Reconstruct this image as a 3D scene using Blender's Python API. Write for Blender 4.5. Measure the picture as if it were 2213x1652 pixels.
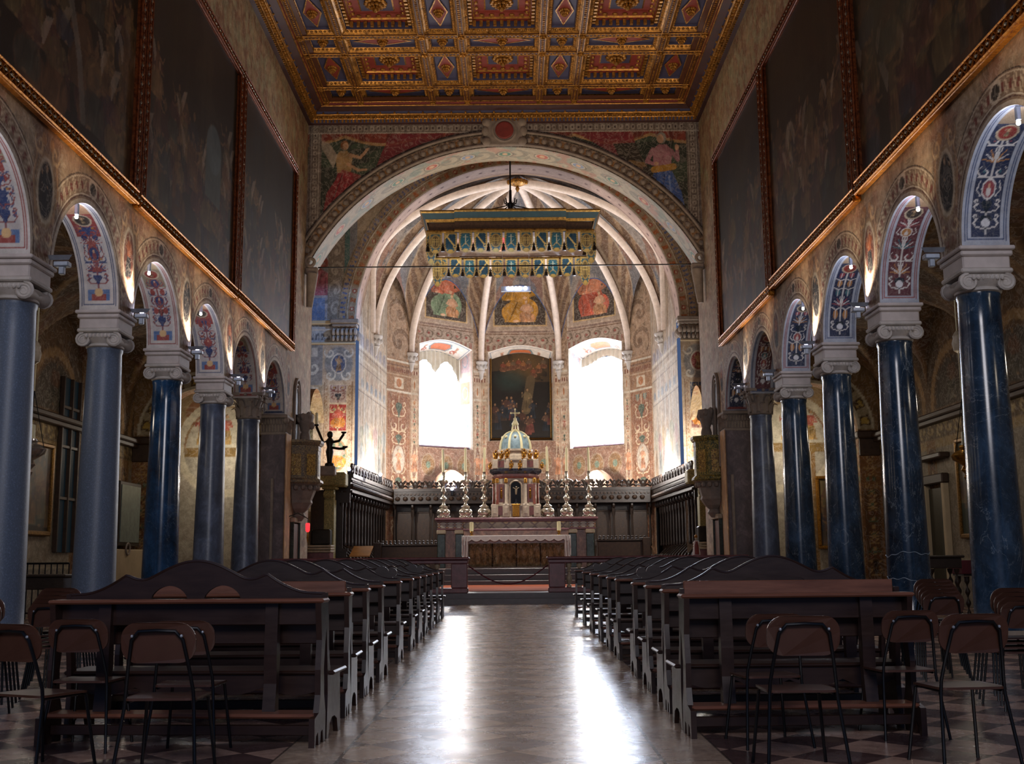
import bpy, math, random
import numpy as np
from mathutils import Vector, Matrix
for o in list(bpy.data.objects): bpy.data.objects.remove(o)
SC = bpy.context.scene
COL = SC.collection
PI = math.pi
random.seed(7)

# ------------------------------------------------------------------ camera
F_PX, PITCH, ROLL, EYE = 2410.0, math.radians(9.0), math.radians(-0.5), 1.25
_f = Vector((0, math.cos(PITCH), math.sin(PITCH)))
_u = Vector((0, -math.sin(PITCH), math.cos(PITCH)))
_r = Vector((1, 0, 0))
RV = _r*math.cos(ROLL) + _u*math.sin(ROLL)
UV = -_r*math.sin(ROLL) + _u*math.cos(ROLL)
cd = bpy.data.cameras.new('camera'); cam = bpy.data.objects.new('camera', cd); COL.objects.link(cam)
cd.sensor_fit = 'HORIZONTAL'; cd.sensor_width = 36.0; cd.lens = F_PX/2213*36.0
cd.clip_start = 0.1; cd.clip_end = 300
mw = Matrix.Identity(4)
for i in range(3):
    mw[i][0] = RV[i]; mw[i][1] = UV[i]; mw[i][2] = -_f[i]
mw[2][3] = EYE
cam.matrix_world = mw
SC.camera = cam

def at(px, py, Y):
    d = _f + RV*((px-1106.5)/F_PX) + UV*((826-py)/F_PX)
    t = Y/d.y
    return Vector((d.x*t, Y, EYE+d.z*t))
def onx(px, py, X):
    d = _f + RV*((px-1106.5)/F_PX) + UV*((826-py)/F_PX)
    t = X/d.x
    return Vector((X, d.y*t, EYE+d.z*t))

# ------------------------------------------------------------------ world and exposure
SC.view_settings.view_transform = 'Standard'
SC.view_settings.look = 'None'
SC.view_settings.exposure = 0.27
SC.view_settings.gamma = 1.0
SC.view_settings.use_curve_mapping = False
W = bpy.data.worlds.new('world'); SC.world = W; W.use_nodes = True
W.node_tree.nodes['Background'].inputs[0].default_value = (0.22, 0.36, 0.75, 1)
W.node_tree.nodes['Background'].inputs[1].default_value = 0.20

def lamp(name, kind, loc, energy, color, size=0.1, target=None, spot=60, blend=0.5, sy=None):
    l = bpy.data.lights.new(name, kind); o = bpy.data.objects.new(name, l); COL.objects.link(o)
    o.location = loc; l.energy = energy; l.color = color
    if kind == 'AREA':
        l.shape = 'RECTANGLE'; l.size = size; l.size_y = sy or size
    else: l.shadow_soft_size = size
    if kind == 'SPOT': l.spot_size = math.radians(spot); l.spot_blend = blend
    if target is not None:
        o.rotation_euler = (Vector(target)-Vector(loc)).to_track_quat('-Z', 'Y').to_euler()
    return o

# nave measurements (metres)
XL, XR = -6.64, 6.23          # faces of the two arcade walls
TH = 0.66                     # arcade wall thickness
Y0, DD, PW = 14.92, 3.485, 0.76
ZI, ZCR = 5.46, 6.82          # springing and crown of the arcade
YC = 35.0                     # chancel arch wall
ZCEIL = 16.0
AL, AR = -11.4, 11.0          # outer walls of the aisles
WARM, COOL, NEUT = (1.0, 0.74, 0.48), (0.55, 0.72, 1.0), (1.0, 0.93, 0.86)
# main lights: daylight through the apse windows and the high windows of the choir bay
LB = {}
BX0 = .2
def lights():
    # daylight of the high side windows of the bay in front of the choir
    lamp('bay_daylight', 'SPOT', (5.2, 37.2, 13.2), 5200, (.25, .5, 1), .25, (-7.3, 43, 9.9), 20, .5)
    lamp('bay_daylight', 'SPOT', (-5.2, 37.2, 12.5), 2200, (.75, .85, 1.0), .25, (6.4, 46, 7.0), 26, .8)
    # lamps standing on the cornice of the stalls, pointing up into the apse
    for x, y in ((-5.85, 41.5), (6.5, 41.5), (-5.4, 46.5), (6.15, 46.5), (-2.5, 50.0), (3.2, 50.0)):
        lamp('stall_uplight', 'POINT', (x, y, 5.0), 350, NEUT, 0.12)
    lamp('bay_uplight', 'SPOT', (-5.2, 37.0, 5.0), 1000, NEUT, 0.1, (-.6, 40.3, 13.2), 80, 0.8)
    lamp('bay_uplight', 'SPOT', (5.0, 37.0, 5.0), 1000, NEUT, 0.1, (.8, 40.3, 13.2), 80, 0.8)
    for x in (-3.2, 3.6): lamp('vault_fill', 'SPOT', (x, 41.4, 5.2), 1500, NEUT, .1, (BX0, 48.5, 17), 80, .8)  # added spots without fixtures, to brighten the dim vault
    # beam of the lamp bar hanging over the altar
    lamp('altar_beam', 'SPOT', (.2, 41.8, 10.3), 1500, NEUT, .15, (.1, 41.0, 0), 75, .7)
    # cold daylight from the entrance end of the nave, behind the camera
    lamp('entrance_daylight', 'AREA', (0, -6, 8.0), 750, (0.96, 0.92, 0.96), 5, (0, 20, 3), sy=4)
    for X in (-9.3, 8.9):
        for y in (12, 17, 22, 27, 31): lamp('aisle_fill', 'POINT', (X, y, 4.3), 17, (1, .86, .68), .15)  # added warm points without fixtures, to brighten the dark aisles
        lamp('chapel_lamp', 'POINT', (X, 35, 4.6), 70, (1, .9, .76), .2)
lights()

# ------------------------------------------------------------------ colour and painting helpers
def c3(h):
    h = h.lstrip('#'); v = [int(h[i:i+2], 16)/255 for i in (0, 2, 4)]
    return np.array([x/12.92 if x <= .04045 else ((x+.055)/1.055)**2.4 for x in v])
def frac(x): return x-np.floor(x)
def vn(u, v, s=0):
    iu, iv = np.floor(u), np.floor(v); fu, fv = u-iu, v-iv
    fu = fu*fu*(3-2*fu); fv = fv*fv*(3-2*fv)
    def h(a, b): return frac(np.sin(a*127.1+b*311.7+s*17.3)*43758.5453)
    return (h(iu, iv)*(1-fu)+h(iu+1, iv)*fu)*(1-fv)+(h(iu, iv+1)*(1-fu)+h(iu+1, iv+1)*fu)*fv
def fbm(u, v, s=0, o=4):
    r = 0; a = .5
    for i in range(o): r = r+a*vn(u*2**i, v*2**i, s+i); a *= .5
    return r/(1-.5**o)

class Paint:
    """colours of a painted surface, one value per mesh vertex; u and v in metres on the surface"""
    def __init__(s, U, V, base, mott=.25, sc=1.5, seed=0):
        s.U, s.V = U, V; s.C = np.tile(c3(base), (U.size, 1)); s.seed = seed
        if mott: s.C *= (1-mott/2+mott*fbm(U*sc, V*sc, seed))[:, None]
    def put(s, m, col, a=1.0):
        col = c3(col) if isinstance(col, str) else col
        w = (m.astype(float)*a if m.dtype == bool else np.clip(m, 0, 1)*a)[:, None]
        s.C = s.C*(1-w)+col*w
    def rect(s, x0, x1, y0, y1, col, a=1.0): s.put((s.U >= x0) & (s.U <= x1) & (s.V >= y0) & (s.V <= y1), col, a)
    def frame(s, x0, x1, y0, y1, w, col, a=1.0):
        U, V = s.U, s.V
        s.put((U >= x0) & (U <= x1) & (V >= y0) & (V <= y1) & ~((U > x0+w) & (U < x1-w) & (V > y0+w) & (V < y1-w)), col, a)
    def ell(s, x, y, rx, ry, col, a=1.0, soft=.12, rot=0):
        du, dv = s.U-x, s.V-y
        if rot: cr, sr = math.cos(rot), math.sin(rot); du, dv = du*cr+dv*sr, -du*sr+dv*cr
        d = np.hypot(du/rx, dv/ry); s.put(np.clip((1-d)/soft+.5, 0, 1), col, a)
    def ring(s, x, y, rx, ry, w, col, a=1.0):
        d = np.hypot((s.U-x)/rx, (s.V-y)/ry); s.put(np.abs(d-1) < w/min(rx, ry)/2, col, a)
    def poly(s, pts, col, a=1.0):
        U, V = s.U, s.V; inside = np.zeros(U.size, bool); n = len(pts)
        for i in range(n):
            x1, y1 = pts[i]; x2, y2 = pts[(i+1) % n]
            if y1 == y2: continue
            c = ((y1 > V) != (y2 > V)) & (U < (x2-x1)*(V-y1)/(y2-y1)+x1); inside ^= c
        s.put(inside, col, a)
    def line(s, pts, w, col, a=1.0, taper=1.0):
        n = len(pts)-1
        for i in range(n):
            ax, ay = pts[i]; bx, by = pts[i+1]; L = (bx-ax)**2+(by-ay)**2+1e-9
            t = np.clip(((s.U-ax)*(bx-ax)+(s.V-ay)*(by-ay))/L, 0, 1)
            ww = w*(1+(taper-1)*(i+t)/n)
            s.put(np.hypot(s.U-ax-t*(bx-ax), s.V-ay-t*(by-ay)) < ww/2, col, a)
    def spiral(s, x, y, R, hand, col, turns=1.6, w=.16, a=1.0, mask=None):
        du, dv = s.U-x, s.V-y; r = np.hypot(du, dv)/R; th = np.arctan2(dv, du*hand)/(2*PI)
        m = (r < 1) & (np.abs(frac(np.sqrt(r+1e-6)*turns-th)-.5) < w)
        if mask is not None: m &= mask
        s.put(m, col, a)
    def rinceau(s, x0, x1, y0, y1, col, period=None, a=1.0, leaf=None, vert=False, w=.15):
        """running scroll of spirals filling a band"""
        A, B = (s.V, s.U) if vert else (s.U, s.V)
        a0, a1, b0, b1 = (y0, y1, x0, x1) if vert else (x0, x1, y0, y1)
        R = (b1-b0)/2; P = period or 2*R; k = np.floor((A-a0)/P)
        du = A-a0-(k+.5)*P; dv = (B-(b0+b1)/2)*np.where(k % 2 == 0, 1, -1)
        r = np.hypot(du/(P/2), dv/R); th = np.arctan2(dv, du)/(2*PI)
        ins = (A >= a0) & (A <= a1) & (B >= b0) & (B <= b1)
        m = ins & (r < 1.05) & (np.abs(frac(np.sqrt(r+1e-6)*1.7-th)-.5) < w)
        s.put(m, col, a)
        m2 = ins & (r > .95) & (vn(s.U/R*5, s.V/R*5, 3) > .62); s.put(m2, col, a*.9)
        s.put(ins & (r < .26), leaf or col, a)
    def tex(s, amount, sc, seed, mask=None):
        n = 1-amount/2+amount*fbm(s.U*sc, s.V*sc, seed, 3)
        if mask is not None: n = np.where(mask, n, 1)
        s.C *= n[:, None]
    def grotesque(s, xc, y0, y1, hw, ground, motif, acc, dark='#23303c', seed=0):
        """symmetrical candelabra ornament climbing a vertical panel"""
        if ground: s.rect(xc-hw, xc+hw, y0, y1, ground)
        U = s.U; ins = (np.abs(U-xc) < hw) & (s.V > y0) & (s.V < y1)
        if not ins.any(): return
        idx = np.where(ins)[0]
        q = Paint(np.abs(s.U[idx]-xc), s.V[idx], '#000000', 0); q.C = s.C[idx]
        rnd = random.Random(seed); y = y0+hw*.35; k = 0
        q.rect(-.1, hw*.05, y0, y1, motif, .8)
        while y < y1-hw*.4:
            t = rnd.choice((0, 1, 2, 3, 4)) if k else 2
            a1 = acc[k % len(acc)]; H = hw*(.8+.5*rnd.random())
            if t == 0:
                q.spiral(hw*.5, y+H*.45, hw*.42, 1, motif, 1.5, .17); q.ell(hw*.5, y+H*.45, hw*.1, hw*.1, a1)
                q.line([(0, y), (hw*.3, y+H*.1), (hw*.85, y+H*.05)], hw*.09, motif)
            elif t == 1:
                q.ell(0, y+H*.45, hw*.36, H*.44, a1); q.ring(0, y+H*.45, hw*.42, H*.5, hw*.09, motif)
                q.ell(0, y+H*.62, hw*.1, H*.12, '#c9a184'); q.ell(0, y+H*.3, hw*.17, H*.22, motif, .9)
                q.line([(hw*.5, y+H*.1), (hw*.75, y+H*.4), (hw*.6, y+H*.9)], hw*.08, motif)
            elif t == 2:
                q.poly([(-.01, y), (hw*.22, y), (hw*.1, y+H*.2), (hw*.4, y+H*.6), (hw*.3, y+H*.8), (-.01, y+H*.85)], dark)
                q.line([(hw*.1, y+H*.05), (hw*.6, y+H*.1), (hw*.8, y+H*.4), (hw*.55, y+H*.6)], hw*.09, motif)
                q.spiral(hw*.62, y+H*.8, hw*.22, -1, motif, 1.2, .2)
            elif t == 3:
                for j in range(4):
                    an = .2+j*.38; q.line([(0, y+H*.1), (hw*.85*math.cos(an), y+H*.1+H*.85*math.sin(an))], hw*.13, motif if j % 2 else a1, 1, .5)
            else:
                q.ell(hw*.45, y+H*.4, hw*.22, H*.36, a1); q.line([(hw*.1, y+H*.9), (hw*.45, y+H*.75), (hw*.85, y+H*.95)], hw*.1, motif)
                q.line([(hw*.45, y), (hw*.45, y+H*.75)], hw*.07, motif); q.ell(0, y+H*.5, hw*.1, H*.3, motif)
            y += H*1.02; k += 1
        s.C[idx] = q.C
    def person(s, x, y, h, robe='#8a3b33', robe2='#4a5f7c', skin='#c49a78', hair='#5a3d2a', pose='stand', flip=1, a=1.0):
        """a robed figure, feet at (x, y), h tall"""
        f = flip; P = lambda pts: [(x+f*u*h, y+v*h) for u, v in pts]
        box = (np.abs(s.U-x) < h*.5) & (s.V > y-.05*h) & (s.V < y+1.1*h)
        if not box.any(): return
        idx = np.where(box)[0]; full = s; s = Paint(full.U[idx], full.V[idx], '#000000', 0); s.C = full.C[idx].copy(); old = s.C.copy()
        if pose == 'sit':
            s.ell(x-f*.1*h, y+.2*h, .26*h, .21*h, robe2, a, .05); s.ell(x+f*.13*h, y+.24*h, .23*h, .24*h, robe2, a, .05); s.poly(P([(-.3, 0), (.3, .0), (.34, .2), (.2, .45), (-.14, .5), (-.33, .2)]), robe2, a)
            s.line(P([(-.2, .05), (-.05, .4)]), .03*h, c3(robe2)*.5, a); s.line(P([(.05, .02), (.16, .42)]), .03*h, c3(robe2)*1.5, a)
            s.line(P([(.25, .05), (.26, .33)]), .025*h, c3(robe2)*.55, a)
            s.poly(P([(-.17, .45), (.18, .45), (.19, .76), (.05, .84), (-.1, .84), (-.2, .7)]), robe, a)
            s.line(P([(.17, .75), (.3, .58), (.12, .5)]), .09*h, robe, a, .7); s.line(P([(-.17, .72), (-.28, .55), (-.1, .45)]), .09*h, c3(robe)*.75, a, .7)
            s.ell(x+f*.02*h, y+.94*h, .075*h, .09*h, hair, a); s.ell(x+f*.035*h, y+.92*h, .055*h, .072*h, skin, a)
            s.ell(x+f*.1*h, y+.49*h, .04*h, .03*h, skin, a); s.ell(x-f*.08*h, y+.02*h, .06*h, .025*h, skin, a)
        else:
            s.poly(P([(-.17, 0), (.19, .01), (.16, .3), (.1, .52), (-.08, .52), (-.14, .3)]), robe2, a)
            for k in range(4):
                s.line(P([(-.12+.08*k, .02), (-.05+.04*k, .5)]), .014*h, c3(robe2)*(.5 if k % 2 else 1.6), a)
            s.poly(P([(-.1, .48), (.11, .48), (.13, .76), (.04, .83), (-.06, .83), (-.13, .74)]), robe, a)
            if pose == 'angel':
                s.poly(P([(-.1, .75), (-.22, .95), (-.42, 1.02), (-.3, .8), (-.16, .55)]), '#b9a894', a*.8)
                s.line(P([(.1, .76), (.25, .72), (.36, .86)]), .055*h, skin, a, .7); s.line(P([(.06, .62), (.22, .52), (.34, .53)]), .05*h, skin, a, .7)
            else:
                s.line(P([(.12, .76), (.2, .6), (.09, .56)]), .06*h, robe, a, .8); s.line(P([(-.11, .75), (-.2, .62), (-.19, .76)]), .055*h, c3(robe)*.8, a, .8)
                s.ell(x-f*.19*h, y+.79*h, .028*h, .04*h, skin, a); s.ell(x+f*.08*h, y+.57*h, .03*h, .025*h, skin, a)
            s.ell(x+f*.005*h, y+.92*h, .062*h, .075*h, hair, a); s.ell(x+f*.02*h, y+.905*h, .045*h, .06*h, skin, a)
        # folds and brushwork inside the painted figure
        ch = np.abs(s.C-old).sum(1) > 1e-4; w = vn((s.U-x)/h*9+2*vn((s.U-x)/h*5, (s.V-y)/h*4, 7), (s.V-y)/h*3.2, 11)
        fold = np.where(s.V < y+.8*h, .55+.9*w, .85+.3*w); s.C = np.where(ch[:, None], s.C*fold[:, None], s.C); full.C[idx] = s.C

# ------------------------------------------------------------------ node materials
class S:
    """small wrapper that writes shader maths as python expressions"""
    def __init__(s, nt, sock): s.nt, s.k = nt, sock
    def _m(s, op, *a, clamp=False):
        n = s.nt.nodes.new('ShaderNodeMath'); n.operation = op; n.use_clamp = clamp
        for i, v in enumerate((s,)+a):
            if isinstance(v, S): s.nt.links.new(v.k, n.inputs[i])
            else: n.inputs[i].default_value = v
        return S(s.nt, n.outputs[0])
    def __add__(s, o): return s._m('ADD', o)
    def __sub__(s, o): return s._m('SUBTRACT', o)
    def __mul__(s, o): return s._m('MULTIPLY', o)
    def __truediv__(s, o): return s._m('DIVIDE', o)
    def frac(s): return s._m('FRACT')
    def abs(s): return s._m('ABSOLUTE')
    def floor(s): return s._m('FLOOR')
    def lt(s, o): return s._m('LESS_THAN', o)
    def gt(s, o): return s._m('GREATER_THAN', o)
    def max(s, o): return s._m('MAXIMUM', o)
    def min(s, o): return s._m('MINIMUM', o)
    def mod2(s): return s._m('FLOORED_MODULO', 2.0)

class Mat:
    def __init__(s, name, base='#808080', rough=.6, metal=0.0, spec=.5):
        s.m = bpy.data.materials.new(name); s.m.use_nodes = True; s.nt = s.m.node_tree
        s.b = s.nt.nodes['Principled BSDF']; s.b.inputs['Base Color'].default_value = (*c3(base), 1)
        s.b.inputs['Roughness'].default_value = rough; s.b.inputs['Metallic'].default_value = metal
        s.b.inputs['Specular IOR Level'].default_value = spec
        s.co = s.nt.nodes.new('ShaderNodeTexCoord').outputs['Object']
    def xyz(s):
        n = s.nt.nodes.new('ShaderNodeSeparateXYZ'); s.nt.links.new(s.co, n.inputs[0])
        return [S(s.nt, o) for o in n.outputs]
    def noise(s, scale, detail=4, rough=.55, stretch=None, dist=0.0):
        n = s.nt.nodes.new('ShaderNodeTexNoise'); n.inputs['Scale'].default_value = scale
        n.inputs['Detail'].default_value = detail; n.inputs['Roughness'].default_value = rough; n.inputs['Distortion'].default_value = dist
        co = s.co
        if stretch:
            mp = s.nt.nodes.new('ShaderNodeMapping'); mp.inputs['Scale'].default_value = stretch
            s.nt.links.new(s.co, mp.inputs[0]); co = mp.outputs[0]
        s.nt.links.new(co, n.inputs['Vector']); return S(s.nt, n.outputs['Fac'])
    def voro(s, scale, feature='F1'):
        n = s.nt.nodes.new('ShaderNodeTexVoronoi'); n.feature = feature; n.inputs['Scale'].default_value = scale
        s.nt.links.new(s.co, n.inputs['Vector']); return S(s.nt, n.outputs['Distance'])
    def ramp(s, fac, stops):
        r = s.nt.nodes.new('ShaderNodeValToRGB'); e = r.color_ramp.elements
        while len(e) < len(stops): e.new(.5)
        for i, (p, c) in enumerate(stops): e[i].position = p; e[i].color = (*c3(c), 1)
        s.nt.links.new(fac.k, r.inputs[0]); return r.outputs[0]
    def mix(s, fac, a, b, mode='MIX'):
        n = s.nt.nodes.new('ShaderNodeMix'); n.data_type = 'RGBA'; n.blend_type = mode
        for sock, v in ((n.inputs['Factor'], fac), (n.inputs[6], a), (n.inputs[7], b)):
            if isinstance(v, S): s.nt.links.new(v.k, sock)
            elif isinstance(v, str): sock.default_value = (*c3(v), 1)
            elif isinstance(v, (int, float)): sock.default_value = v
            else: s.nt.links.new(v, sock)
        return n.outputs[2]
    def col(s, out): s.nt.links.new(out, s.b.inputs['Base Color']); return s
    def rough(s, fac, lo, hi):
        r = fac*(hi-lo)+lo; s.nt.links.new(r.k, s.b.inputs['Roughness']); return s
    def bump(s, h, strength=.3, dist=.01):
        n = s.nt.nodes.new('ShaderNodeBump'); n.inputs['Strength'].default_value = strength; n.inputs['Distance'].default_value = dist
        s.nt.links.new(h.k, n.inputs['Height']); s.nt.links.new(n.outputs[0], s.b.inputs['Normal']); return s
    def emit(s, col, st):
        s.b.inputs['Emission Color'].default_value = (*c3(col), 1); s.b.inputs['Emission Strength'].default_value = st; return s
    def shift(s):
        """moves the pattern by a random amount per object"""
        i = s.nt.nodes.new('ShaderNodeObjectInfo'); a = s.nt.nodes.new('ShaderNodeVectorMath'); a.operation = 'ADD'; r = S(s.nt, i.outputs['Random'])*37.0
        c = s.nt.nodes.new('ShaderNodeCombineXYZ'); [s.nt.links.new(r.k, c.inputs[k]) for k in range(3)]; s.nt.links.new(s.co, a.inputs[0]); s.nt.links.new(c.outputs[0], a.inputs[1]); s.co = a.outputs[0]; return s
    def attr(s):
        n = s.nt.nodes.new('ShaderNodeAttribute'); n.attribute_name = 'Col'; return n.outputs['Color']

def simple(name, base, rough=.6, metal=0.0, var=.25, scale=6, bump=.15, spec=.5, dark=None, stretch=None):
    m = Mat(name, base, rough, metal, spec); n = m.noise(scale, 5, .6, stretch)
    c = c3(base); m.col(m.mix(n, tuple(), tuple()) if False else m.ramp(n, [(.25, dark or base), (.75, base)]))
    if not dark:
        r = [x for x in m.nt.nodes if x.type == 'VALTORGB'][0].color_ramp.elements
        r[0].color = (*(c*(1-var)), 1); r[1].color = (*np.minimum(c*(1+var), 1), 1)
    if bump: m.bump(m.noise(scale*4, 4, .6, stretch), bump, .01)
    m.rough(n, max(rough-.08, .02), min(rough+.12, 1)); return m.m

def painted(name, rough=.75, spec=.3, mott=.35, scale=5, orn=0.0, osc=3.2):
    m = Mat(name, '#ffffff', rough, 0, spec); a = m.attr()
    if orn:       # fine painted scrollwork over everything
        n1 = m.noise(osc, 2, .5, None, 2.6); w = (n1-.5).abs().lt(.035)
        n2 = m.noise(osc*1.7, 1.5, .5, None, 2.2); w2 = (n2-.46).abs().lt(.03); n3 = m.noise(osc*.8, 3, .6)
        a = m.mix(orn*.55, a, m.ramp(n3, [(.38, '#8a5a4c'), (.5, '#ffffff'), (.62, '#8d9a90')]), 'MULTIPLY')
        a = m.mix(w*orn, a, m.mix(.5, a, '#e8dccb')); a = m.mix(w2*(orn*.8), a, m.mix(.6, a, '#33241d'))
    n = m.noise(scale, 7, .65); g = m.ramp(n, [(.3, '#9c9890'), (.62, '#ffffff')])
    m.col(m.mix(mott*1.6, a, g, 'MULTIPLY')); m.bump(m.noise(14, 6, .7), .25, .01); return m.m

M = {}
M['fresco'] = painted('fresco', orn=.3, osc=2.4)
M['soffit'] = painted('painted_plaster', .6, .4, .2, orn=.15, osc=6)
M['canvas'] = painted('dark_oil_canvas', .5, .3, .2)
def gold(name, base='#c08a3a', rough=.32, dark='#5a3212', sc=30):
    m = Mat(name, base, rough, .85); n = m.noise(sc, 5, .7); m.col(m.ramp(n, [(.3, dark), (.6, base)])); m.bump(m.noise(sc*2, 3), .5, .01); return m.m
M['gold'] = gold('gilding'); M['gold2'] = gold('dull_gilding', '#8f6a35', .45, '#3c2614')
M['brass'] = gold('brass', '#c8963c', .25, '#8a5c20', 8)
M['silver'] = gold('silver', '#d8d2c4', .18, '#a79c86', 12)
M['stone'] = simple('grey_stone', '#b3aca6', .65, var=.22, scale=4, bump=.4)
M['stone_dark'] = simple('weathered_stone', '#8d8074', .7, var=.3, scale=5, bump=.5)
M['cream'] = simple('cream_plaster', '#bba888', .8, var=.15, scale=2, bump=.2)
M['wood'] = simple('dark_pew_wood', '#281712', .33, var=.3, scale=3, bump=.03, stretch=(1, 5, 5))
M['wood_edge'] = simple('lit_pew_wood', '#6b4232', .36, var=.3, scale=3, bump=.04, stretch=(1, 8, 8))  # lighter brown: lit look of the top boards put into the colour
M['walnut'] = simple('carved_walnut', '#2c2019', .42, var=.4, scale=6, bump=.4)
M['walnut2'] = simple('carved_walnut_panel', '#3a281b', .5, var=.45, scale=9, bump=.6)
M['black'] = simple('black_iron', '#15151a', .4, .6, var=.2)
M['iron'] = simple('bronze', '#2c261f', .38, .7, var=.3)
M['redstone'] = simple('red_marble', '#71464a', .3, var=.35, scale=7, bump=.1)
M['white'] = simple('white_linen', '#d5d2d0', .8, var=.06, scale=20)
M['wax'] = simple('candle_wax', '#e6dcae', .5, var=.05)
M['rope'] = simple('dark_red_rope', '#5b1d28', .8)
M['steel'] = simple('grey_lamp_housing', '#9aa2ae', .4, .5)
def emis(name, col, st):
    m = Mat(name, '#000000', .5); m.emit(col, st); return m.m
M['bulb_w'] = emis('lit_lamp_white', '#fff1dd', 22)
M['bulb_b'] = emis('lit_lamp_cool', '#c9d2ff', 26)
M['redglow'] = emis('red_lamp_glass', '#ff2a30', 2.0)

# ------------------------------------------------------------------ mesh helpers
class MB:
    def __init__(s): s.v, s.f = [], []
    def add(s, vs, fs):
        n = len(s.v); s.v += [tuple(v) for v in vs]; s.f += [tuple(i+n for i in f) for f in fs]; return s
    def box(s, x0, x1, y0, y1, z0, z1, rz=0, rx=0):
        vs = [(x, y, z) for z in (z0, z1) for y in (y0, y1) for x in (x0, x1)]
        if rz or rx:
            c = Vector(((x0+x1)/2, (y0+y1)/2, (z0+z1)/2)); R = Matrix.Rotation(rz, 3, 'Z') @ Matrix.Rotation(rx, 3, 'X')
            vs = [tuple(R @ (Vector(v)-c)+c) for v in vs]
        return s.add(vs, [(0, 2, 3, 1), (4, 5, 7, 6), (0, 1, 5, 4), (2, 6, 7, 3), (0, 4, 6, 2), (1, 3, 7, 5)])
    def bbox(s, x0, x1, y0, y1, z0, z1, b=.01):
        """box with chamfered edges"""
        b = min(b, abs(x1-x0)*.45, abs(y1-y0)*.45, abs(z1-z0)*.45); vs = []; idx = {}
        for i, x in enumerate((x0, x1)):
            for j, y in enumerate((y0, y1)):
                for k, z in enumerate((z0, z1)):
                    sx, sy, sz = (b if i == 0 else -b), (b if j == 0 else -b), (b if k == 0 else -b)
                    idx[i, j, k, 0] = len(vs); vs.append((x, y+sy, z+sz))
                    idx[i, j, k, 1] = len(vs); vs.append((x+sx, y, z+sz))
                    idx[i, j, k, 2] = len(vs); vs.append((x+sx, y+sy, z))
        g = lambda *a: idx[a]; fs = []
        for i in (0, 1):
            fs.append((g(i, 0, 0, 0), g(i, 1, 0, 0), g(i, 1, 1, 0), g(i, 0, 1, 0)))
            fs.append((g(0, i, 0, 1), g(1, i, 0, 1), g(1, i, 1, 1), g(0, i, 1, 1)))
            fs.append((g(0, 0, i, 2), g(1, 0, i, 2), g(1, 1, i, 2), g(0, 1, i, 2)))
            for j in (0, 1):
                fs.append((g(i, j, 0, 0), g(i, j, 1, 0), g(i, j, 1, 1), g(i, j, 0, 1)))
                fs.append((g(i, 0, j, 0), g(i, 1, j, 0), g(i, 1, j, 2), g(i, 0, j, 2)))
                fs.append((g(0, i, j, 1), g(1, i, j, 1), g(1, i, j, 2), g(0, i, j, 2)))
                for k in (0, 1): fs.append((g(i, j, k, 0), g(i, j, k, 1), g(i, j, k, 2)))
        return s.add(vs, fs)
    def lathe(s, prof, n=20, c=(0, 0, 0), sx=1, sy=1, a0=0, a1=2*PI, rz=0):
        full = abs(a1-a0-2*PI) < 1e-6; m = n if full else n+1; vs = []
        for r, z in prof:
            for k in range(m):
                a = a0+(a1-a0)*k/n+rz; vs.append((c[0]+r*math.cos(a)*sx, c[1]+r*math.sin(a)*sy, c[2]+z))
        fs = []
        for i in range(len(prof)-1):
            for k in range(n):
                k2 = (k+1) % m if full else k+1; fs.append((i*m+k, i*m+k2, (i+1)*m+k2, (i+1)*m+k))
        if full:
            if prof[0][0] > 1e-4: fs.append(tuple(range(m-1, -1, -1)))
            if prof[-1][0] > 1e-4: fs.append(tuple((len(prof)-1)*m+k for k in range(m)))
        return s.add(vs, fs)
    def tube(s, path, r, n=8, cap=True):
        P = [Vector(p) for p in path]; vs = []; up = None; R = r if hasattr(r, '__len__') else [r]*len(P)
        for i, p in enumerate(P):
            t = (P[min(i+1, len(P)-1)]-P[max(i-1, 0)]).normalized()
            if up is None: up = Vector((0, 0, 1)) if abs(t.z) < .9 else Vector((1, 0, 0))
            a = t.cross(up).normalized(); up = a.cross(t).normalized()
            vs += [p+R[i]*(math.cos(2*PI*k/n)*a+math.sin(2*PI*k/n)*up) for k in range(n)]
        fs = [(i*n+k, i*n+(k+1) % n, (i+1)*n+(k+1) % n, (i+1)*n+k) for i in range(len(P)-1) for k in range(n)]
        if cap: fs += [tuple(range(n)), tuple((len(P)-1)*n+k for k in range(n-1, -1, -1))]
        return s.add(vs, fs)
    def prism(s, pts, t0, t1, axis='y', org=(0, 0, 0)):
        """polygon pts (a,b) extruded: axis y: a=x b=z; axis x: a=y b=z; axis z: a=x b=y"""
        def m(a, b, t):
            q = {'y': (a, t, b), 'x': (t, a, b), 'z': (a, b, t)}[axis]; return (q[0]+org[0], q[1]+org[1], q[2]+org[2])
        n = len(pts); vs = [m(a, b, t0) for a, b in pts]+[m(a, b, t1) for a, b in pts]
        return s.add(vs, [tuple(range(n)), tuple(range(2*n-1, n-1, -1))]+[(i, i+n, (i+1) % n+n, (i+1) % n) for i in range(n)])
    def ball(s, c, r, n=8, m=5, sx=1, sy=1, sz=1):
        pr = [(math.sin(PI*i/m)*r, -math.cos(PI*i/m)*r*sz) for i in range(m+1)]; pr[0] = (1e-5, pr[0][1]); pr[-1] = (1e-5, pr[-1][1])
        return s.lathe(pr, n, c, sx, sy)
    def loft(s, rings, closed=True):
        n = len(rings[0]); b = len(s.v); s.v += [tuple(p) for r in rings for p in r]
        for i in range(len(rings)-1):
            for k in range(n if closed else n-1):
                s.f.append((b+i*n+k, b+i*n+(k+1) % n, b+(i+1)*n+(k+1) % n, b+(i+1)*n+k))
        return s
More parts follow.
